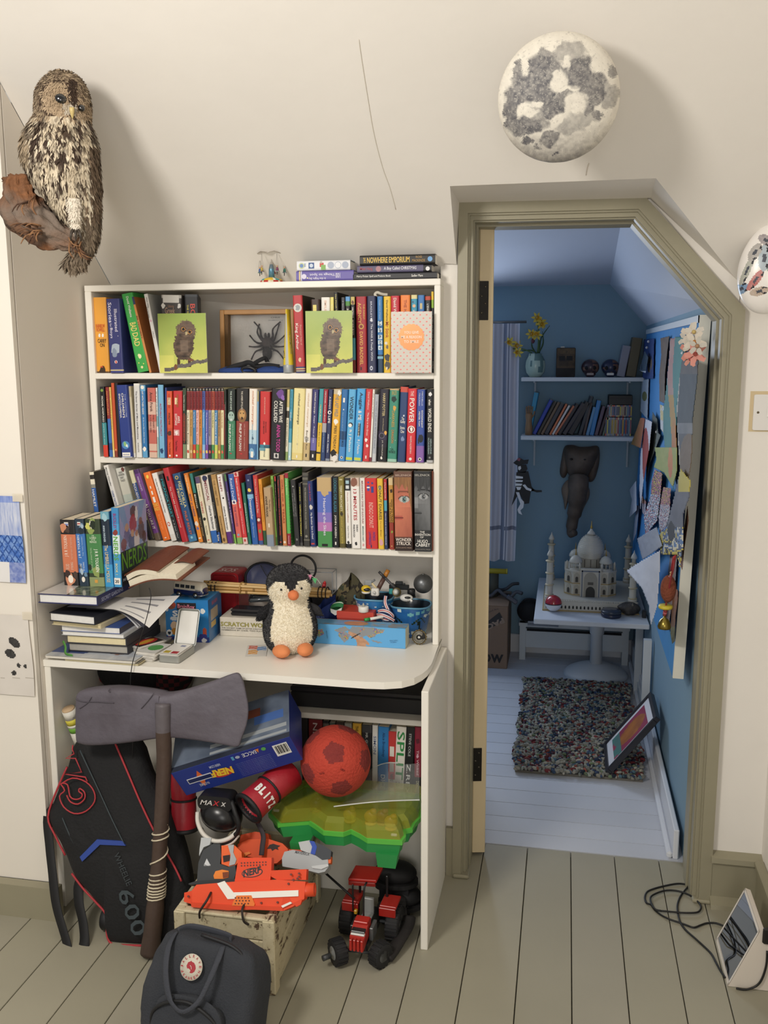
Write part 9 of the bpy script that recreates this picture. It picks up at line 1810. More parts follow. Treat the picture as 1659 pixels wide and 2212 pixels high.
# carved elephant head
ec=far(*KS(672,300),4.58);es_=4.65/1989/3.19
el_=Tg('elephant_carving','brown carved wooden elephant head hanging on the blue wall','carving',tuple(ec))
def ep(x,y,d=0.):return V3(((x-672)*es_,d,(300-y)*es_))
EW=mat('63554A',.6,bump=.2,bscale=60,col2='54483E',nscale=12)
def blob(nm,poly,d0,bulge,par,EW=EW):
 P_=spline([ep(*q)for q in poly],4,1);n_=len(P_);cen=sum(P_,V3())/n_;vs=[];fs=[]
 for k,h in[(1,d0)]+[(1-.97*(1-cos(t*PI/2)),d0-bulge*sin(t*PI/2))for t in np.linspace(0,1,7)]:
  for p in P_:q=cen+(p-cen)*k;vs.append((q.x,h,q.z))
 for j in range(7):
  for i in range(n_):k=(i+1)%n_;fs.append((j*n_+i,j*n_+k,(j+1)*n_+k,(j+1)*n_+i))
 fs.append(tuple(7*n_+i for i in range(n_)));return Bd(nm,MB().add(vs,fs,'4A4038',1),EW,par)
blob('head',[(570,125),(620,108),(672,120),(730,118),(785,112),(800,150),(770,240),(735,310),(690,345),(640,340),(600,300),(575,220)],.02,.07,el_)
blob('ear',[(570,130),(600,180),(605,260),(585,325),(560,330),(545,290),(555,200)],.03,.03,el_);blob('ear',[(790,120),(805,160),(800,250),(775,340),(740,355),(730,300),(760,220)],.03,.03,el_)
Bd('trunk',MB().tube([ep(670,320,-.03),ep(668,400,-.06),ep(655,520,-.05),ep(638,620,-.035),ep(632,690,-.05),ep(655,680,-.07)],[.05,.045,.036,.028,.022,.018],14,'4A4038',sub=5),EW,el_)
TK=mat('7C6B5C',.6,bump=.2,bscale=60)
blob('tusk',[(600,340),(640,370),(650,420),(610,480),(588,545),(575,480),(560,400)],0.,.035,el_,TK);blob('tusk',[(700,340),(740,390),(745,450),(715,520),(695,565),(690,480),(670,400)],0.,.035,el_,TK)
for sx_2 in(618,705):Bd('eye',MB().ell(tuple(ep(sx_2,195,-.045)),(.008,.006,.005),'1A1512',10,7),mat('1A1512',.5),el_)
# black and white jointed paper skeleton
kc=far(*KS(275,350),4.44)
sk_=Tg('skeleton_puppet','black and white jointed skeleton pirate puppet on the curtain edge','puppet',tuple(kc));ks_=4.5/1989/3.19
def kp(x,y):return((x-275)*ks_,(350-y)*ks_)
def kpl(nm,poly,d0,d1,col):Bd(nm,MB().prism([kp(*q)for q in poly],d0,d1,col,ax=1),mat(col,.6),sk_)
kpl('coat',[(240,290),(320,280),(345,385),(365,410),(340,420),(330,500),(300,505),(262,430),(212,522),(230,440),(238,380)],0,.004,'141416');kpl('arm',[(340,395),(375,408),(412,408),(415,420),(380,424),(345,412)],0.,.004,'18181A')
kpl('hat',[(218,225),(240,205),(258,188),(290,205),(322,200),(315,230),(240,240)],-.002,.003,'161618');kpl('hat_band',[(240,205),(250,190),(268,195),(260,214)],-.004,-.002,'8A4A54');kpl('head',[(245,238),(305,235),(315,265),(300,290),(250,290)],0,.004,'161618')
kpl('skull_face',[(252,250),(268,245),(272,262),(262,275),(252,268)],-.003,0,'D8D8D8')
for q in([(235,312),(285,318),(285,330),(238,332)],[(232,340),(285,342),(282,354),(234,356)],[(232,364),(282,366),(276,380),(236,382)],[(240,388),(276,388),(268,408),(250,410)]):kpl('rib',q,-.003,0,'DDDDDD')
kpl('bone',[(283,375),(300,370),(318,392),(345,402),(342,416),(310,406)],-.003,0,'DDDDDD');kpl('bone',[(240,425),(262,425),(275,470),(296,490),(292,530),(272,550),(286,580),(262,570),(252,545),(272,505),(262,480)],-.003,0,'D5D5D8')
# low table and its things
TZ=.4;ta_,tb_=onz(1153,1337,TZ),onz(1408,1349,TZ)
tb2=Tg('pedestal_table','white low table on a round trumpet foot in the blue room','table',(.16,4.3,0))
TW=mat('D4D8DE',.4)
Bd('tabletop',MB().box((ta_.x,ta_.y-.002,TZ-.022),(.368,4.6,TZ),ch=.003),TW,tb2,world=1)
pc_=onz(1286,1455,0)
Bd('foot',MB().lathe([(.15,0),(.152,.005),(.135,.022),(.09,.042),(.045,.056),(.03,.06)],48,M=T((pc_.x,4.33,0))),TW,tb2,world=1)
Bd('column',MB().lathe([(.029,.056),(.027,.2),(.033,.205),(.035,TZ-.022)],28,M=T((pc_.x,4.33,0))),TW,tb2,world=1)
# palace model of building bricks
k_=ta_;s_=.0006
MC=V3((.13,4.2,TZ+.0006))
tj=Tg('palace_model','white building brick model of a domed marble palace with four minarets','model',tuple(MC))
IV,TANB='C6C0B2','A8905F';IVM=mat('C6C0B2',.4)
fx0,fx1,fy0,fy1=-.2,.2,-.215,.215
pb_=MB().box((fx0,fy0,0.),(fx1,fy1,.044),IV,ch=.0015);Bd('plinth',pb_,IVM,tj);Bd('plinth_edge',MB().box((fx0-.006,fy0-.006,0),(fx1+.006,fy1+.006,.005),TANB),mat(TANB,.5),tj)
for k in range(24):
 x=fx0+.012+.0163*k;Bd('arch_opening',MB().prism([(x-.0035,.012),(x+.0035,.012),(x+.0035,.022),(x,.0265),(x-.0035,.022)],fy0-.0008,fy0+.002,'2A2826',ax=1),mat('2A2826',.8),tj)
bal=MB()
for k in range(40):bal.box((fx0+.01*k,fy0,.044),(fx0+.01*k+.004,fy0+.006,.05),IV)
bal.box((fx0,fy0,.05),(fx1,fy0+.006,.0525),IV);o_=Bd('balustrade',bal,IVM,tj);o_['kind']='stuff'
H0,H1=.044,.156;hw=.112;chf=.036
oc8=[(-hw+chf,-hw),(hw-chf,-hw),(hw,-hw+chf),(hw,hw-chf),(hw-chf,hw),(-hw+chf,hw),(-hw,hw-chf),(-hw,-hw+chf)]
Bd('main_hall',MB().prism(oc8,H0,H1,IV,ax=2),IVM,tj)
for z_ in(H0+.004,H0+.056,H1-.002):Bd('cornice',MB().prism([(x*1.02,y*1.02)for x,y in oc8],z_,z_+.004,TANB if z_<H1-.01 else IV,ax=2),mat(TANB if z_<H1-.01 else IV,.5),tj)
def arch(cx_,w_,z0,z1,y,col,nm='arch',d=.003,M=None):
 n_=8;P_=[(cx_-w_,z0),(cx_+w_,z0),(cx_+w_,z1-w_)]+[(cx_+w_*cos(t),z1-w_+w_*1.15*sin(t))for t in np.linspace(.25,PI-.25,n_)]+[(cx_-w_,z1-w_)]
 return Bd(nm,MB().prism(P_,y-d,y+.001,col,M,ax=1),mat(col,.7),tj)
Bd('portal',MB().box((-.045,-hw-.01,H0),(.045,-hw+.004,H1+.016),IV,ch=.001),IVM,tj)
Bd('portal_inlay',MB().box((-.04,-hw-.0115,H0),(-.034,-hw-.009,H1+.008),'7A7F88').box((.034,-hw-.0115,H0),(.04,-hw-.009,H1+.008),'7A7F88').box((-.04,-hw-.0115,H1+.002),(.04,-hw-.009,H1+.008),'7A7F88'),mat('7A7F88',.6),tj)
arch(0,.029,H0,H1-.004,-hw-.01,'A39C8E','portal_arch',.002);arch(0,.02,H0,H0+.045,-hw-.012,'3A3632','doorway',.001);Bd('window_row',MB().box((-.012,-hw-.0135,H0+.056),(.012,-hw-.012,H0+.068),'5A554E'),mat('5A554E',.6),tj)
for x in(-.06,.06):
 for z0,z1 in((H0+.01,H0+.05),(H0+.062,H0+.104)):arch(x,.0115,z0,z1,-hw-.001,'B0A898','niche',.0015);arch(x,.006,z0+.002,z1-.016,-hw-.0025,'46413A','niche_opening',.001)
for sx_2 in(-1,1):
 Mz=T((sx_2*(hw-chf/2),-hw+chf/2,0))@RZ(sx_2*PI/4)
 for z0,z1 in((H0+.01,H0+.05),(H0+.062,H0+.104)):arch(0,.0125,z0,z1,-.001,'B0A898','niche',.0015,Mz);arch(0,.007,z0+.002,z1-.016,-.0025,'46413A','niche_opening',.001,Mz)
Bd('drum',MB().lathe([(.052,H1),(.052,H1+.046),(.055,H1+.048)],24,IV),IVM,tj)
for k in range(12):a_=2*PI*k/12;Bd('drum_slot',MB().box((-.002,-.0535,H1+.006),(.002,-.051,H1+.042),'6A645A',RZ(a_)),mat('6A645A',.7),tj)
dm_=[]
for k in range(15):
 t=k/14;z=H1+.048+.098*t;r=.061*math.sqrt(max(0,1-max(0,(t-.22)/.8)**2))if t>.22 else.055+.006*(t/.22);dm_+=[(max(r,.012),z),(max(r,.012)*.985,z+.0055)]
Bd('dome',MB().lathe(dm_+[(0,dm_[-1][1])],36,IV,sm=0),IVM,tj)
Bd('dome_cap',MB().lathe([(.02,H1+.15),(.016,H1+.158),(.007,H1+.168),(.004,H1+.178)],18,IV),IVM,tj);Bd('finial',MB().lathe([(.005,H1+.176),(.0055,H1+.182),(.0025,H1+.19),(.0015,H1+.208),(0,H1+.214)],12,'C2A050'),mat('B8964A',.35,metal=.5),tj)
for x,y in((-.066,-.066),(.066,-.066),(-.066,.066),(.066,.066)):
 k=Bd('corner_pavilion',MB().lathe([(.03,H1),(.03,H1+.006),(.026,H1+.006),(.026,H1+.008)],16,IV,T((x,y,0))).lathe([(.029,H1+.032),(.029,H1+.036),(.027,H1+.044),(.02,H1+.056),(.008,H1+.064),(0,H1+.066)],18,IV,T((x,y,0))),IVM,tj)
 for j in range(8):a_=j*PI/4;Bd('pillar',MB().cyl((x+.023*cos(a_),y+.023*sin(a_),H1+.006),(x+.023*cos(a_),y+.023*sin(a_),H1+.033),.0022,n=6),IVM,k)
 Bd('pavilion_finial',MB().lathe([(.0035,H1+.064),(.002,H1+.078),(.001,H1+.092),(0,H1+.098)],10,'C2A050',T((x,y,0))),mat('B8964A',.35,metal=.5),k)
for x in(-.112,-.048,.048,.112):Bd('parapet_turret',MB().lathe([(.005,H1),(.005,H1+.026),(.006,H1+.028),(.003,H1+.036),(0,H1+.042)],10,IV,T((x if abs(x)<.1 else x*.93,-hw*.97 if abs(x)<.1 else-hw*.6,0))),IVM,tj)
for x,y in((-.178,-.185),(.178,-.185),(-.178,.185),(.178,.185)):
 mn_=Bd('minaret',MB().lathe([(.02,.044),(.02,.06),(.0155,.062),(.015,.11),(.014,.165),(.013,.215),(.013,.216)],20,IV,T((x,y,0))),IVM,tj)
 for z_ in(.06,.106,.158,.212):Bd('balcony',MB().lathe([(.015,z_),(.0195,z_+.003),(.0195,z_+.006),(.015,z_+.008)],20,TANB if z_<.2 else IV,T((x,y,0))),mat('C2B494',.5),mn_)
 Bd('lantern',MB().lathe([(.009,.22),(.009,.238),(.014,.24),(.0135,.246),(.009,.256),(.004,.264),(.002,.272),(0,.278)],16,IV,T((x,y,0))),IVM,mn_)
 # other things on the low table
def tab(nm,lb,cat,q,parts,y=None,z=TZ):
 p_=onz(*KS(*q),z)if y is None else ony(*KS(*q),y);th=Tg(nm,lb,cat,(p_.x,p_.y,z+.0006))
 for n_,m_,mt in parts:Bd(n_,m_,mt,th)
 return th
rB2=57*4./1989/3.19
tab('two_tone_ball','red and white plastic ball on the low table','ball',(495,1245),[('upper_half',MB().lathe([(rB2*cos(t),rB2+rB2*sin(t))for t in np.linspace(0.,PI/2,10)],30,cap=0),mat('B02430',.2,coat=.5)),('lower_half',MB().lathe([(rB2*cos(t),rB2+rB2*sin(t))for t in np.linspace(-PI/2,0,10)],30,cap=0),mat('DCDCE0',.2)),('seam',MB().lathe([(rB2*1.,rB2-.0022),(rB2*1.008,rB2),(rB2*1.,rB2+.0022)],30,cap=0),mat('2A2A2E',.4))])
a,b=onz(*KS(425,1218),TZ),onz(*KS(838,1240),TZ)
yr=Tg('yellow_ruler','yellow flat ruler lying before the palace model','ruler',frame((a.x,a.y,TZ+.0006),b-a,(0,1,0)));Bd('strip',MB().box((0,0,0),((b-a).length,.018,.003),'B89A2A'),mat('B89A2A',.5),yr)
lt=MB();Lt(lt,'BUILDING SET',frame((.06,.005,.0034),(1,0,0),(0,1,0)),.08,.006,'5A4A1A');Bd('lettering',lt,VC,yr)
tab('round_tin','small dark round tin on the low table','tin',(893,1282),[('base',MB().lathe([(.04,0),(.042,.003),(.042,.018)],26),mat('2A2E44',.3)),('lid',MB().lathe([(.043,.018),(.043,.026),(.038,.03),(0,.031)],26),mat('3A3F4A',.25))])
rk_=MB().grid(lambda u,v:(.048*sin(PI*v)*cos(2*PI*u)*(.7+.6*fbm(u*6 if u<.5 else(1-u)*6,v*5,2)),.035*sin(PI*v)*sin(2*PI*u),.028-.028*cos(PI*v)*(.8+.4*fbm(u*5 if u<.5 else(1-u)*5,v*4))),30,18,'4A423C',1,wrap=1)
tab('dark_rock','lumpy dark mineral rock at the corner of the low table','rock',(1020,1272),[('stone',rk_,mat('4A443E',.7,bump=.6,bscale=60,col2='2A2624',nscale=30)),('crystal',MB().lathe([(.006,0),(.007,.03),(0,.042)],6,M=T((.01,-.01,.02))@RX(.3),sm=0),mat('5A544C',.4))])
tab('small_black_block','small black block at the table edge by the white paper','block',(1120,1290),[('body',MB().box((-.009,-.009,0),(.009,.009,.03),ch=.002),mat('17181C',.4)),('cap',MB().box((-.007,-.007,.03),(.007,.007,.033)),mat('2A2C32',.4))])
# low bench chest behind, dark bag
ba,bb_=onz(1121,1426,0),onz(1345,1432,0)
bn=Tg('low_bench','low white slatted bench chest behind the pedestal table','bench',(.06,4.5,0));yb2=4.49;hb=ony(1130,1345,yb2).z;x0b,x1b=ba.x,.335
for x in(x0b,x1b-.03):Bd('leg',MB().box((x,yb2,0),(x+.03,yb2+.03,hb)),FW,bn,world=1)
Bd('front_panel',MB().box((x0b+.03,yb2+.006,.065),(x1b-.03,yb2+.018,hb-.03)),FW,bn,world=1);Bd('top_board',MB().box((x0b-.004,yb2-.004,hb-.016),(x1b+.004,YBF-.02,hb)),FW,bn,world=1);Bd('upper_rail',MB().box((x0b+.03,yb2+.004,hb-.022),(x1b-.03,yb2+.018,hb-.016)),FW,bn,world=1)
Bd('slot',MB().box((x0b+.035,yb2+.003,hb-.042),(x1b-.035,yb2+.0065,hb-.03)),mat('14161A',.9),bn,world=1)
hd_=tab('headphones_bag','round black bag sitting on the bench left of the table','bag',(330,1290),[('body',MB().ell((0,0,.058),(.062,.05,.058),nu=22,nv=14),mat('141418',.8)),('strap',MB().tube([(-.05,0,.08),(-.02,-.03,.125),(.03,-.02,.12),(.055,0,.07)],.005,8,sub=5),mat('1C1C22',.7))],y=4.5,z=hb)
fb_=Tg('flat_boards','thin stack of white boards sliding off the bench','boards',(x0b+.04,4.43,hb))
for k in range(3):Bd('board',MB().box((0,.01*k,.001+.006*k),(.15,.12,.006+.006*k)),mat(['A9ADB4','8A8E98','B9BCC4'][k],.5),fb_)
# cardboard carton with upside down words
ca,cbb=onz(1040,1445,0),onz(*KS(176,1645),0);hc=ony(*KS(183,1212),cbb.y).z
crd=Tg('moving_carton','brown moving carton with upside down lettering in the doorway view','carton',(cbb.x-.15,cbb.y,0))
Bd('carton',MB().box((cbb.x-.32,cbb.y,0),(cbb.x,cbb.y+.3,hc),ch=.003),mat('8A705C',.8,noise=.05,nscale=12),crd,world=1)
for sgn in(0,1):Bd('flap',MB().add([(cbb.x-.32,cbb.y+.3*sgn,hc),(cbb.x,cbb.y+.3*sgn,hc),(cbb.x,cbb.y+(.12 if sgn==0 else.2),hc+.012),(cbb.x-.32,cbb.y+(.12 if sgn==0 else.2),hc+.012)],[(0,1,2,3)]),mat('8F7560',.8),crd,world=1)
lt=MB();yy=cbb.y-.001
def upl(s_,x0,x1,z0,z1,col,ang=0.):Lt(lt,s_,frame((x1,yy-.0006,z1),(-1,0,ang),(0,0,-1)),x1-x0,z1-z0,col,bold=.04)
cpx=lambda x:ony(*KS(x,1500),cbb.y).x
cpz=lambda y:ony(*KS(100,y),cbb.y).z
Lt(lt,'ow',frame((cpx(8),yy-.0006,cpz(1600)),(1,0,0),(0,0,1)),cpx(152)-cpx(8),cpz(1540)-cpz(1600),'1F1A18',bold=.02)
q_=[(cpx(50),cpz(1310)),(cpx(120),cpz(1250)),(cpx(152),cpz(1305)),(cpx(50),cpz(1372)),(cpx(-40),cpz(1420)),(cpx(-40),cpz(1365))]
lt.add([(x,yy,z)for x,z in q_],[list(range(6))[::-1]],'2A2524');Lt(lt,'PACK',frame((cpx(142),yy-.0008,cpz(1285)),(-1,0,-.52),(.5,0,-1)),.13,.028,'9A8270',bold=.05);Lt(lt,'big yellow',frame((cpx(108),yy-.0006,cpz(1222)),(-1,0,-.4),(.4,0,-1)),.07,.008,'4A3F38')
Bd('lettering',lt,VC,crd,world=1)
def jun(nm,lb,cat,parts,q,y):
 p_=ony(*KS(*q),y);th=Tg(nm,lb,cat,(p_.x,y,hc+.014))
 for n_,m_,mt in parts:Bd(n_,m_,mt,th)
jun('yellow_tube','yellow tube resting on top of the moving carton','tube',[('tube',MB().cyl((-.2,0,.13),(.028,0,.13),.013),mat('A89A2A',.5)),('end_cap',MB().cyl((.028,0,.13),(.034,0,.13),.0138),mat('B8AA3A',.5)),('support_roll',MB().cyl((-.04,.02,0.),(-.04,.02,.118),.03),mat('4A4A40',.7))],(130,1080),cbb.y+.12)
jun('cable_heap','heap of dark grey cables in the moving carton','cables',[('coil',MB().tube([(-.12+.03*k,.01*sin(k*2),.02+.016*sin(k*1.9))for k in range(9)],.009,8,'4A4C54',sub=5),mat('4A4C54',.6)),('coil',MB().tube([(.1-.03*k,.03+.01*cos(k*2),.05+.02*sin(k*1.3+1))for k in range(8)],.008,8,'34363C',sub=5),mat('34363C',.6)),('plug',MB().box((.03,-.03,.03),(.09,0.,.05),ch=.005,M=RY(.6)),mat('5A5C66',.5))],(110,1180),cbb.y+.1)
# white bench legs against the right wall
wl=Tg('side_stand','white narrow stand against the right wall below the pinboard','stand',(.33,4.1,0))
for q in(1066,1125):
 a=onx(*KS(q,1690),.345);zt2=TZ-.024;Bd('leg',MB().box((.335,a.y-.012,0),(.366,a.y+.014,zt2)),FW,wl,world=1)
Bd('rail',MB().box((.35,onx(*KS(1125,1690),.345).y,.03),(.364,onx(*KS(1066,1690),.345).y,.06)),FW,wl,world=1)
# knotted rag rug
rx0,rx1,ry0,ry1=-.155,.318,3.19,4.175
rug=Tg('rag_rug','chunky multicoloured knotted rag rug on the white floorboards','rug',((rx0+rx1)/2,(ry0+ry1)/2,0))
Bd('backing',MB().box((rx0+.01,ry0+.01,.001),(rx1-.01,ry1-.01,.01)),mat('6A665E',.95),rug,world=1)
base=MB().ell((0,0,0),(1,1,1),'FFFFFF',7,5);BV=np.array(base.v);NB=len(BV)
rg=np.random.default_rng(5);km=MB();palr=[c(h)for h in('B9B4A4','A9A698','C4C0B2','8F8E86','9FA59A','B0ACA0','3A4A6A','4A5F7E','5A7A8A','8A3A3E','6A3038','A0584A','7A8A6A','5A4A5A','2E3A4A')]
nxr,nyr=44,92;Vall=[];kf=[];kc_=[]
for j in range(nyr):
 for i in range(nxr):
  x=rx0+(rx1-rx0)*(i+.5+rg.uniform(-.35,.35))/nxr;y=ry0+(ry1-ry0)*(j+.5+rg.uniform(-.35,.35))/nyr
  x+=.008*sin(y*17)*(1 if i>nxr-3 else 0)-.006*sin(y*23)*(1 if i<2 else 0)
  a_,b_=rg.uniform(0,6.28),rg.uniform(-.5,.5);sc_v=np.array([rg.uniform(.009,.014),rg.uniform(.0042,.0062),rg.uniform(.0055,.008)])
  R_=np.array(RZ(a_).to_3x3()@RY(b_).to_3x3());P_=(BV*sc_v)@R_.T+np.array([x,y,.014+rg.uniform(0,.01)])
  k0=len(Vall)*NB;Vall.append(P_);cc=palr[rg.integers(0,6)if rg.random()<.58 else rg.integers(6,len(palr))]
  cc=tuple(np.array(cc)*rg.uniform(.5,.95))
  for f in base.f:kf.append([q+k0 for q in f]);kc_.append(cc)
km.v=[tuple(p)for p in np.concatenate(Vall)];km.f=kf;km.col=kc_;km.sm=[1]*len(kf)
o_=Bd('knots',km,mat('VC',.95,bump=.4,bscale=300),rug,world=1);o_['kind']='stuff'
# framed picture leaning on the wall
n0,f0=onz(1312,1672,.022),onz(1308,1612,.022);n1,f1=onx(1424,1553,.352),onx(1409,1498,.352)
ux_=((f0-n0)+(f1-n1)).normalized();uy_=((n1-n0)+(f1-f0)).normalized();Mf=frame(n0,ux_,uy_);wf_=((f0-n0).length+(f1-n1).length)/2;hf_=((n1-n0).length+(f1-f0).length)/2
fp=Tg('framed_picture','black framed bright print leaning between rug and wall','picture',Mf)
BKF=mat('1C1C24',.4);ft_=.016
sgn_=1 if Mf.to_3x3().col[2].dot(CAM-n0)>0 else-1
for lo,hi in(((0,0),(wf_,ft_)),((0,hf_-ft_),(wf_,hf_)),((0,ft_),(ft_,hf_-ft_)),((wf_-ft_,ft_),(wf_,hf_-ft_))):Bd('frame_bar',MB().box((lo[0],lo[1],-.01),(hi[0],hi[1],.01),ch=.001),BKF,fp)
Bd('mount',MB().box((ft_,ft_,-.004),(wf_-ft_,hf_-ft_,.004)),mat('D5D6DC',.6),fp)
def abst(u,v):
 n_=fbm(u*4,v*5,2)
 if v<.22 and n_<.6:return mix('3A8A82','5A6A6A',fbm(u*9,v*9))
 if el(.5,.55,.3+.1*n_,.42)(u,v):return mix('B8722E','8A4A2A',fbm(u*7,v*9,6))
 return mix('8A2A4A','A03A5A',n_)
Bd('print',MB().grid(lambda u,v:(ft_+.022+u*(wf_-2*ft_-.044),ft_+.03+v*(hf_-2*ft_-.06),sgn_*.0046),26,44,abst,0),mat('VC',.4),fp)
# pinboard leaning off the right wall with its paper layers
yn=2.705;nt_,nb2,nrt,nrb=ony(1511,697,yn),ony(1453,1464,yn),ony(1535.5,697,yn),ony(1476,1466,yn)
ft2=onx(1397,722,nt_.x+.004)
PB=Plane(nt_,(nb2-nt_).cross(ft2-nt_));
if PB.n.x>0:PB.n=-PB.n
fb2=PB.hit(1360,1290)
pbd=Tg('pinboard','bright blue pinboard with white edge hanging on the right wall','board',tuple(nt_))
fbot=V3((ft2.x+(nb2.x-nt_.x),ft2.y,nb2.z))
tk=(nrt-nt_);tkb=(nrb-nb2)
Bd('panel',MB().add([nt_,nb2,fbot,ft2,nt_+tk*.8,nb2+tkb*.8,fbot+tkb*.8,ft2+tk*.8],[(0,1,2,3),(4,7,6,5),(0,3,7,4),(1,5,6,2),(2,6,7,3)]),mat('3A86C4',.8,noise=.04,nscale=20),pbd,world=1)
nE=V3((0,-.004,0));ZU=V3((0,0,.021))
Bd('edge_strip',MB().add([nt_+nE+ZU,nrt+nE+ZU,nrb+nE,nb2+nE,nt_+nE*-2+ZU,nrt+nE*-2+ZU,nrb+nE*-2,nb2+nE*-2],[(0,3,2,1),(4,5,6,7),(0,1,5,4),(2,3,7,6),(0,4,7,3),(1,2,6,5)]),mat('DEDCD0',.5),pbd,world=1)
tr_=(ft2-nt_);Bd('top_rail',MB().add([nt_+V3((-.004,0,0.)),ft2+V3((-.004,0,0)),ft2+V3((-.004,0,.02)),nt_+V3((-.004,0,.02)),nt_+V3((.02,0,0.)),ft2+V3((.02,0,0)),ft2+V3((.02,0,.02)),nt_+V3((.02,0,.02))],[(0,1,2,3),(4,7,6,5),(3,2,6,7),(0,4,5,1)]),FW,pbd,world=1)
def pap(nm,lb,poly,col,off=.006,curl=0.,n=44,conv=KT,dirv=(1,0),cat='paper'):
 q=[conv(*p)for p in poly];x0,x1=min(p[0]for p in q),max(p[0]for p in q);y0,y1=min(p[1]for p in q),max(p[1]for p in q)
 nx,ny_=n,max(4,min(110,int(n*(y1-y0)/max(6,(x1-x0))*.6)));idx={};m_=MB();vs=[]
 def vert(i,j):
  if(i,j)not in idx:
   px,py=x0+(x1-x0)*i/nx,y0+(y1-y0)*j/ny_;p=PB.hit(px,py)
   o_=off+curl*((i/nx)**2*(dirv[0]>0)+(1-i/nx)**2*(dirv[0]<0)+(j/ny_)**2*(dirv[1]>0)+(1-j/ny_)**2*(dirv[1]<0))+.003*fbm(i*.2,j*.12,off*900)
   # lift towards the viewer along the ray so the outline stays where it hangs
   d=ray(px,py);t=((PB.o+PB.n*o_-CAM).dot(PB.n))/d.dot(PB.n);vs.append(CAM+d*t);idx[i,j]=len(vs)-1
  return idx[i,j]
 fs=[];cs_=[]
 for j in range(ny_):
  for i in range(nx):
   u,v=(i+.5)/nx,(j+.5)/ny_
   if pip(x0+(x1-x0)*u,y0+(y1-y0)*v,q):fs.append((vert(i,j),vert(i,j+1),vert(i+1,j+1),vert(i+1,j)));cs_.append(c(col(u,1-v)if callable(col)else col))
 m_.v=[tuple(p)for p in vs];m_.f=[list(f)for f in fs];m_.col=cs_;m_.sm=[1]*len(fs)
 pc2=tuple(vs[0])if vs else tuple(nt_)
 o_=solo(nm,lb,cat,m_,mat('VC',.75),pc2,'papers pinned to the board',world=1);
 md=o_.modifiers.new('thickness','SOLIDIFY');md.thickness=.0008;return o_
pap('paper_sheet','dark blue card at the far top of the pinboard',[(355,370),(505,355),(490,955),(330,950)],lambda u,v:'6A5A4A' if el(.6,.4,.22,.25)(u,v)and fbm(u*5,v*6)>.4 else '23427E')
pap('photo_print','curling photo with white border at the far top',[(365,540),(415,640),(375,870),(280,830)],lambda u,v:'C9CED8' if v<.1 else '44586A',.02,.02,dirv=(-1,0))
pap('paper_sheet','white card with a mustard blot beneath the dark blue card',[(318,975),(422,960),(402,1560),(300,1440)],lambda u,v:'7A7A4A' if el(.5,.57,.3,.12)(u,v)else 'B9C2CC')
pap('painting','brown torn paper strip on the pinboard',[(600,350),(730,320),(700,560),(665,900),(660,1320),(585,1290),(580,900),(610,600)],lambda u,v:mix('6A5644','4A3A30',fbm(u*4,v*9)),.008)
def teal(u,v):
 s_=.52+.14*sin(v*6)-.18*(1-v)
 if abs(u-s_)<.1+.05*fbm(v*9,2):return mix('A99A4A','B86A3A',1.4*fbm(v*7,u*3,4)-.2)if v<.62 else mix('A86A6A','B0988A',fbm(v*11,u*3))
 return mix('2F6F72','3F8A84',fbm(u*4,v*8))
pap('painting','long teal painting with an orange and yellow streak',[(745,345),(945,330),(935,600),(900,900),(850,1300),(830,1700),(840,2200),(790,2600),(700,2300),(640,1750),(640,1450),(690,1050),(730,600)],teal,.012,n=34)
def port(u,v):
 if u<.1+.06*sin(v*9):return 'B5B0A4'
 if v>.85:return mix('5A5450','3A3A3E',fbm(u*6,v*9))
 if v>.48:return mix('2A323A','3A464E',fbm(u*5,v*6))
 if v>.4:return mix('7A7E84','5A5E64',fbm(u*5,v*9))
 if el(.55,.18,.42,.22)(u,v):return '6A5A46'
 return '4A4E54'
pap('painting','tall dark slate portrait painting with a cream edge',[(935,600),(1165,650),(1145,1000),(1085,1500),(1060,2200),(1000,2560),(900,2500),(860,1900),(840,1400),(880,950)],port,.016,n=34)
pap('paper_sheet','small pale sheet with yellow marks mid board',[(590,1340),(665,1370),(640,1760),(600,1700)],lambda u,v:'C9BC8A' if fbm(u*5,v*6,2)>.5 else 'C4C8CC',.01)
pap('paper_sheet','grey green scrap with a dark shape mid board',[(480,1450),(550,1560),(560,1760),(600,1800),(540,1960),(440,2212),(380,2500),(400,2000),(470,1650)],lambda u,v:'2A2E30' if el(.3,.85,.18,.1)(u,v)else mix('5A6258','3A423E',fbm(u*5,v*6)),.012)
pap('painting','brown and orange folded paper at the far side',[(300,1540),(365,1545),(300,1990),(160,1930),(240,1720)],lambda u,v:mix('8A7038','A8583A',.5+.9*(u-.5)),.03,.02,dirv=(-1,0))
pap('paper_sheet','white curling paper with a red oval',[(370,1550),(470,1600),(430,2000),(340,2500),(300,2900),(285,2600),(300,2100),(340,1750)],lambda u,v:'9A342E' if el(.5,.58,.26,.32,-.12)(u,v)else 'C9C9D2',.024,.01)
pap('painting','yellow green painting with an orange stroke',[(330,-60),(540,-60),(540,160),(500,315),(415,180),(318,130),(345,60)],lambda u,v:mix('B8623A','C98A4A',v)if el(.72,.62,.1,.4)(u,v)else mix('8A9A4A','A9A860',fbm(u*5,v*5)),.02,conv=KU)
def mixd(u,v):
 k=fbm(u*7,v*16,3);
 if v>.62:return['A8588A','C9B44A','2A2A30','C06A80','6A5A40'][int(k*23)%5]
 return['C9CCD4','2A2E34','8A8E98','D8DADF','4A6A9A','A83A3A'][int(fbm(u*15,v*22,5)*29)%6]
pap('collage','magenta and yellow splattered collage strip',[(330,150),(400,190),(380,420),(350,640),(240,780),(225,600),(290,400),(300,260)],mixd,.018,conv=KU)
pap('collage','multicoloured collage strip right of the magenta one',[(410,320),(480,330),(470,560),(440,690),(375,760),(365,600),(390,430)],mixd,.02,conv=KU)
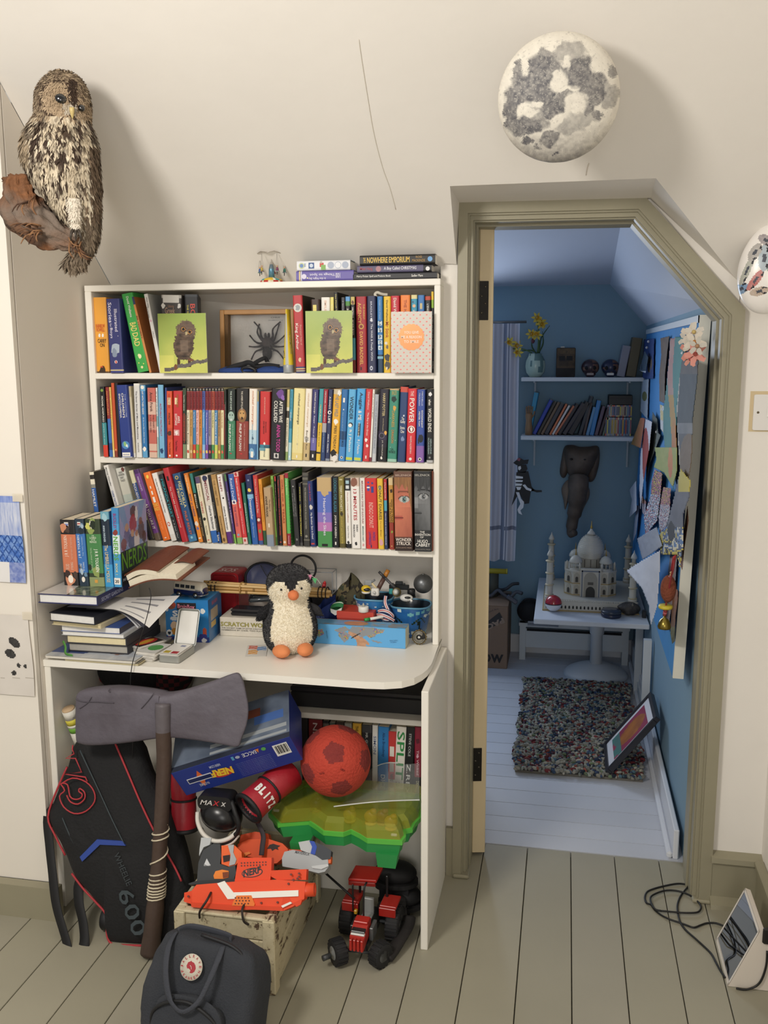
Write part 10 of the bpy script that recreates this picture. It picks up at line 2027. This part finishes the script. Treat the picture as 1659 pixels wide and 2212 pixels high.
pap('collage','narrow speckled strip at the far lower side',[(205,400),(245,460),(235,600),(210,560)],mixd,.012,conv=KU)
pap('paper_sheet','white folded scrap at the far edge of the board',[(150,260),(155,540),(85,610),(110,440),(85,345)],lambda u,v:mix('A9AEBC','C4C8D2',fbm(u*3,v*4)),.03,conv=KU)
pap('paper_sheet','narrow white slip hanging at the far edge',[(150,490),(180,500),(150,760),(120,840)],'A9AEC0',.014,conv=KU)
def gyb(u,v):
 k=fbm(u*5,v*6,7)
 if v>.78 and u>.68:return 'B8AC4A'
 if u<.28+.34*v*.6-.1 and v>.2:return mix('B5A94C','A89A48',k)
 if el(.48,.38,.1,.1)(u,v):return '1E1E22'
 if v<.42:return['4A5A7A','C9B84E','2A2E3A','5A7AA8','D0CCB8'][int(k*19)%5]
 return mix('4A4E5A','6A6E7C',k)
pap('painting','grey yellow and blue torn painting near the board edge',[(575,145),(668,260),(655,420),(600,580),(598,900),(562,1112),(545,965),(390,962),(372,890),(318,832),(440,700),(505,450)],gyb,.026,n=40,conv=KU)
pap('paper_sheet','orange brown strip along the board edge',[(640,500),(650,640),(610,900),(590,1110),(570,1060),(600,780)],lambda u,v:mix('7A4A30','4A3428',fbm(u*3,v*8)),.012,conv=KU)
pap('paper_sheet','upper side of the big white paper, its shade painted grey blue',[(160,812),(345,700),(400,880),(290,960),(210,1012)],lambda u,v:mix('7A8090','9AA0AC',u),.03,.03,conv=KU,dirv=(-1,0))  # dark side of the white sheet; shade put into the grey tone
pap('paper_sheet','big white curling paper hanging to a point',[(58,1118),(225,1010),(376,925),(372,1150),(350,1450),(290,1642),(272,1452),(205,1282),(110,1180)],lambda u,v:mix('B5B9C6','D0D3DC',fbm(u*2,v*3)),.05,.05,conv=KU,dirv=(-1,0))
pap('paper_sheet','rusty brown long scrap low on the board',[(505,1280),(545,1300),(548,1380),(525,1560),(520,1700),(518,1790),(495,1815),(478,1720),(488,1500)],lambda u,v:mix('8A5A40','5A4A3A',1-v)if v>.3 else mix('4A4A2E','6A6A48',v*3),.01,conv=KU)
pap('paper_sheet','pale strip behind the bead hanging',[(475,975),(540,970),(520,1250),(470,1560),(455,1690),(400,1600),(430,1400),(455,1150)],lambda u,v:mix('8A7A80','B9B5BC',fbm(u*3,v*5)),.008,conv=KU)
# bead hanging with bell
def hp2(x,y,o=.05):d=ray(*KU(x,y));return CAM+d*(((PB.o+PB.n*o-CAM).dot(PB.n))/d.dot(PB.n))
bh0=hp2(510,980);bds=Tg('bead_hanging','red cord hanging with a brown woven bead and brass bell','ornament',tuple(bh0));W3=lambda x,y:hp2(x,y)-bh0
Bd('cord',MB().tube([W3(515,980),W3(505,1100),W3(485,1180),W3(450,1380),W3(435,1450),W3(425,1560)],.0025,8,'8A2A2E',sub=3),mat('8A2A2E',.7),bds)
Bd('strap',MB().tube([W3(518,978),W3(508,1040),W3(496,1110)],.008,8,'9A2A30',sub=3,flat=.002),mat('9A2A30',.7),bds)
for x,y,r_,k in((490,1140,.005,'A8804A'),(486,1160,.004,'C9A05A'),(478,1180,.005,'8A3A30'),(440,1395,.006,'A85A4A'),(437,1412,.005,'2A2A2A'),(430,1500,.006,'8A2A30'),(427,1520,.006,'B05A60'),(424,1540,.006,'5A2A30')):Bd('bead',MB().ell(tuple(W3(x,y)),r_,k,12,8),mat(k,.4),bds)
Bd('woven_bead',MB().ell(tuple(W3(458,1290)),(.021,.021,.038),'7A3E28',24,18),mat('7A3E28',.85,bump=.8,bscale=140),bds)
Bd('flower_bead',MB().lathe([(.018,-.005),(.02,0),(.018,.005)],10,M=T(W3(432,1462))),mat('C9B83A',.5),bds)
Bd('bell',MB().lathe([(.017,-.018),(.0185,-.012),(.016,-.002),(.011,.008),(.004,.013),(.003,.018)],20,M=T(W3(422,1610))),mat('8A7A3A',.25,metal=.9),bds)
# blossom garland at the top corner
g0=PB.hit(*KT(1090,430));gd=Tg('blossom_garland','pink and white artificial blossoms pinned at the board corner','flowers',tuple(g0))
for(x,y,k,k2,r_)in((1060,290,'D9CFC0','A03A58',.03),(1110,260,'CFC8BC','C9B070',.026),(990,365,'D5CFC4','C9A870',.024),(1120,410,'D2C8B8','B87A3A',.03),(1080,470,'C9C4B4','C9B070',.026),(1160,470,'B9B4A8','A07A5A',.024),(1060,540,'D0887A','B85A50',.032),(1130,590,'CF8A7C','B85A50',.03),(1060,660,'C98A7A','A85048',.022)):
 d=ray(*KT(x,y));p=CAM+d*(((PB.o+PB.n*.035-CAM).dot(PB.n))/d.dot(PB.n))-g0;m_=MB();qm=V3((-.5,-.85,.1)).to_track_quat('Z','Y').to_matrix().to_4x4();ro=random.Random(x).random()*6
 for j in range(5):a_=ro+j*1.2566;m_.add([qm@V3(q)+p for q in((0,0,0),(r_*.55*cos(a_-.5),r_*.55*sin(a_-.5),.006),(r_*cos(a_-.18),r_*sin(a_-.18),.002),(r_*cos(a_+.18),r_*sin(a_+.18),.002),(r_*.55*cos(a_+.5),r_*.55*sin(a_+.5),.006))],[(0,1,2,3,4)],k,1)
 bo=Bd('blossom',m_,mat(k,.6),gd);Bd('blossom_centre',MB().ell(tuple(p+qm@V3((0,0,.005))),.0055,k2,10,7),mat(k2,.6),bo)
Bd('wire',MB().tube([PB.hit(*KT(*q))-g0+PB.n*.02 for q in((1150,230),(1080,330),(1110,450),(1080,560),(1090,680))],.002,6,'4A5A3A',sub=4),mat('4A5A3A',.6),gd)
for q in((395,490),(420,400),(935,570),(545,1750)):
 d=ray(*KT(*q));p=CAM+d*(((PB.o+PB.n*.012-CAM).dot(PB.n))/d.dot(PB.n));pn_=Tg('push_pin',{395:'white push pin on the curling photo',420:'white push pin above the curling photo',935:'white push pin on the teal painting',545:'white push pin low on the grey scrap'}[q[0]],'pin',tuple(p),'white push pins on the board');Bd('head',MB().ell((0,0,0),.006,'D8D8DC',10,7),mat('D8D8DC',.3),pn_);Bd('shaft',MB().cyl((0,0,0),tuple(-PB.n*.012),.0012,n=6),mat('9A9A9A',.3,metal=.8),pn_)
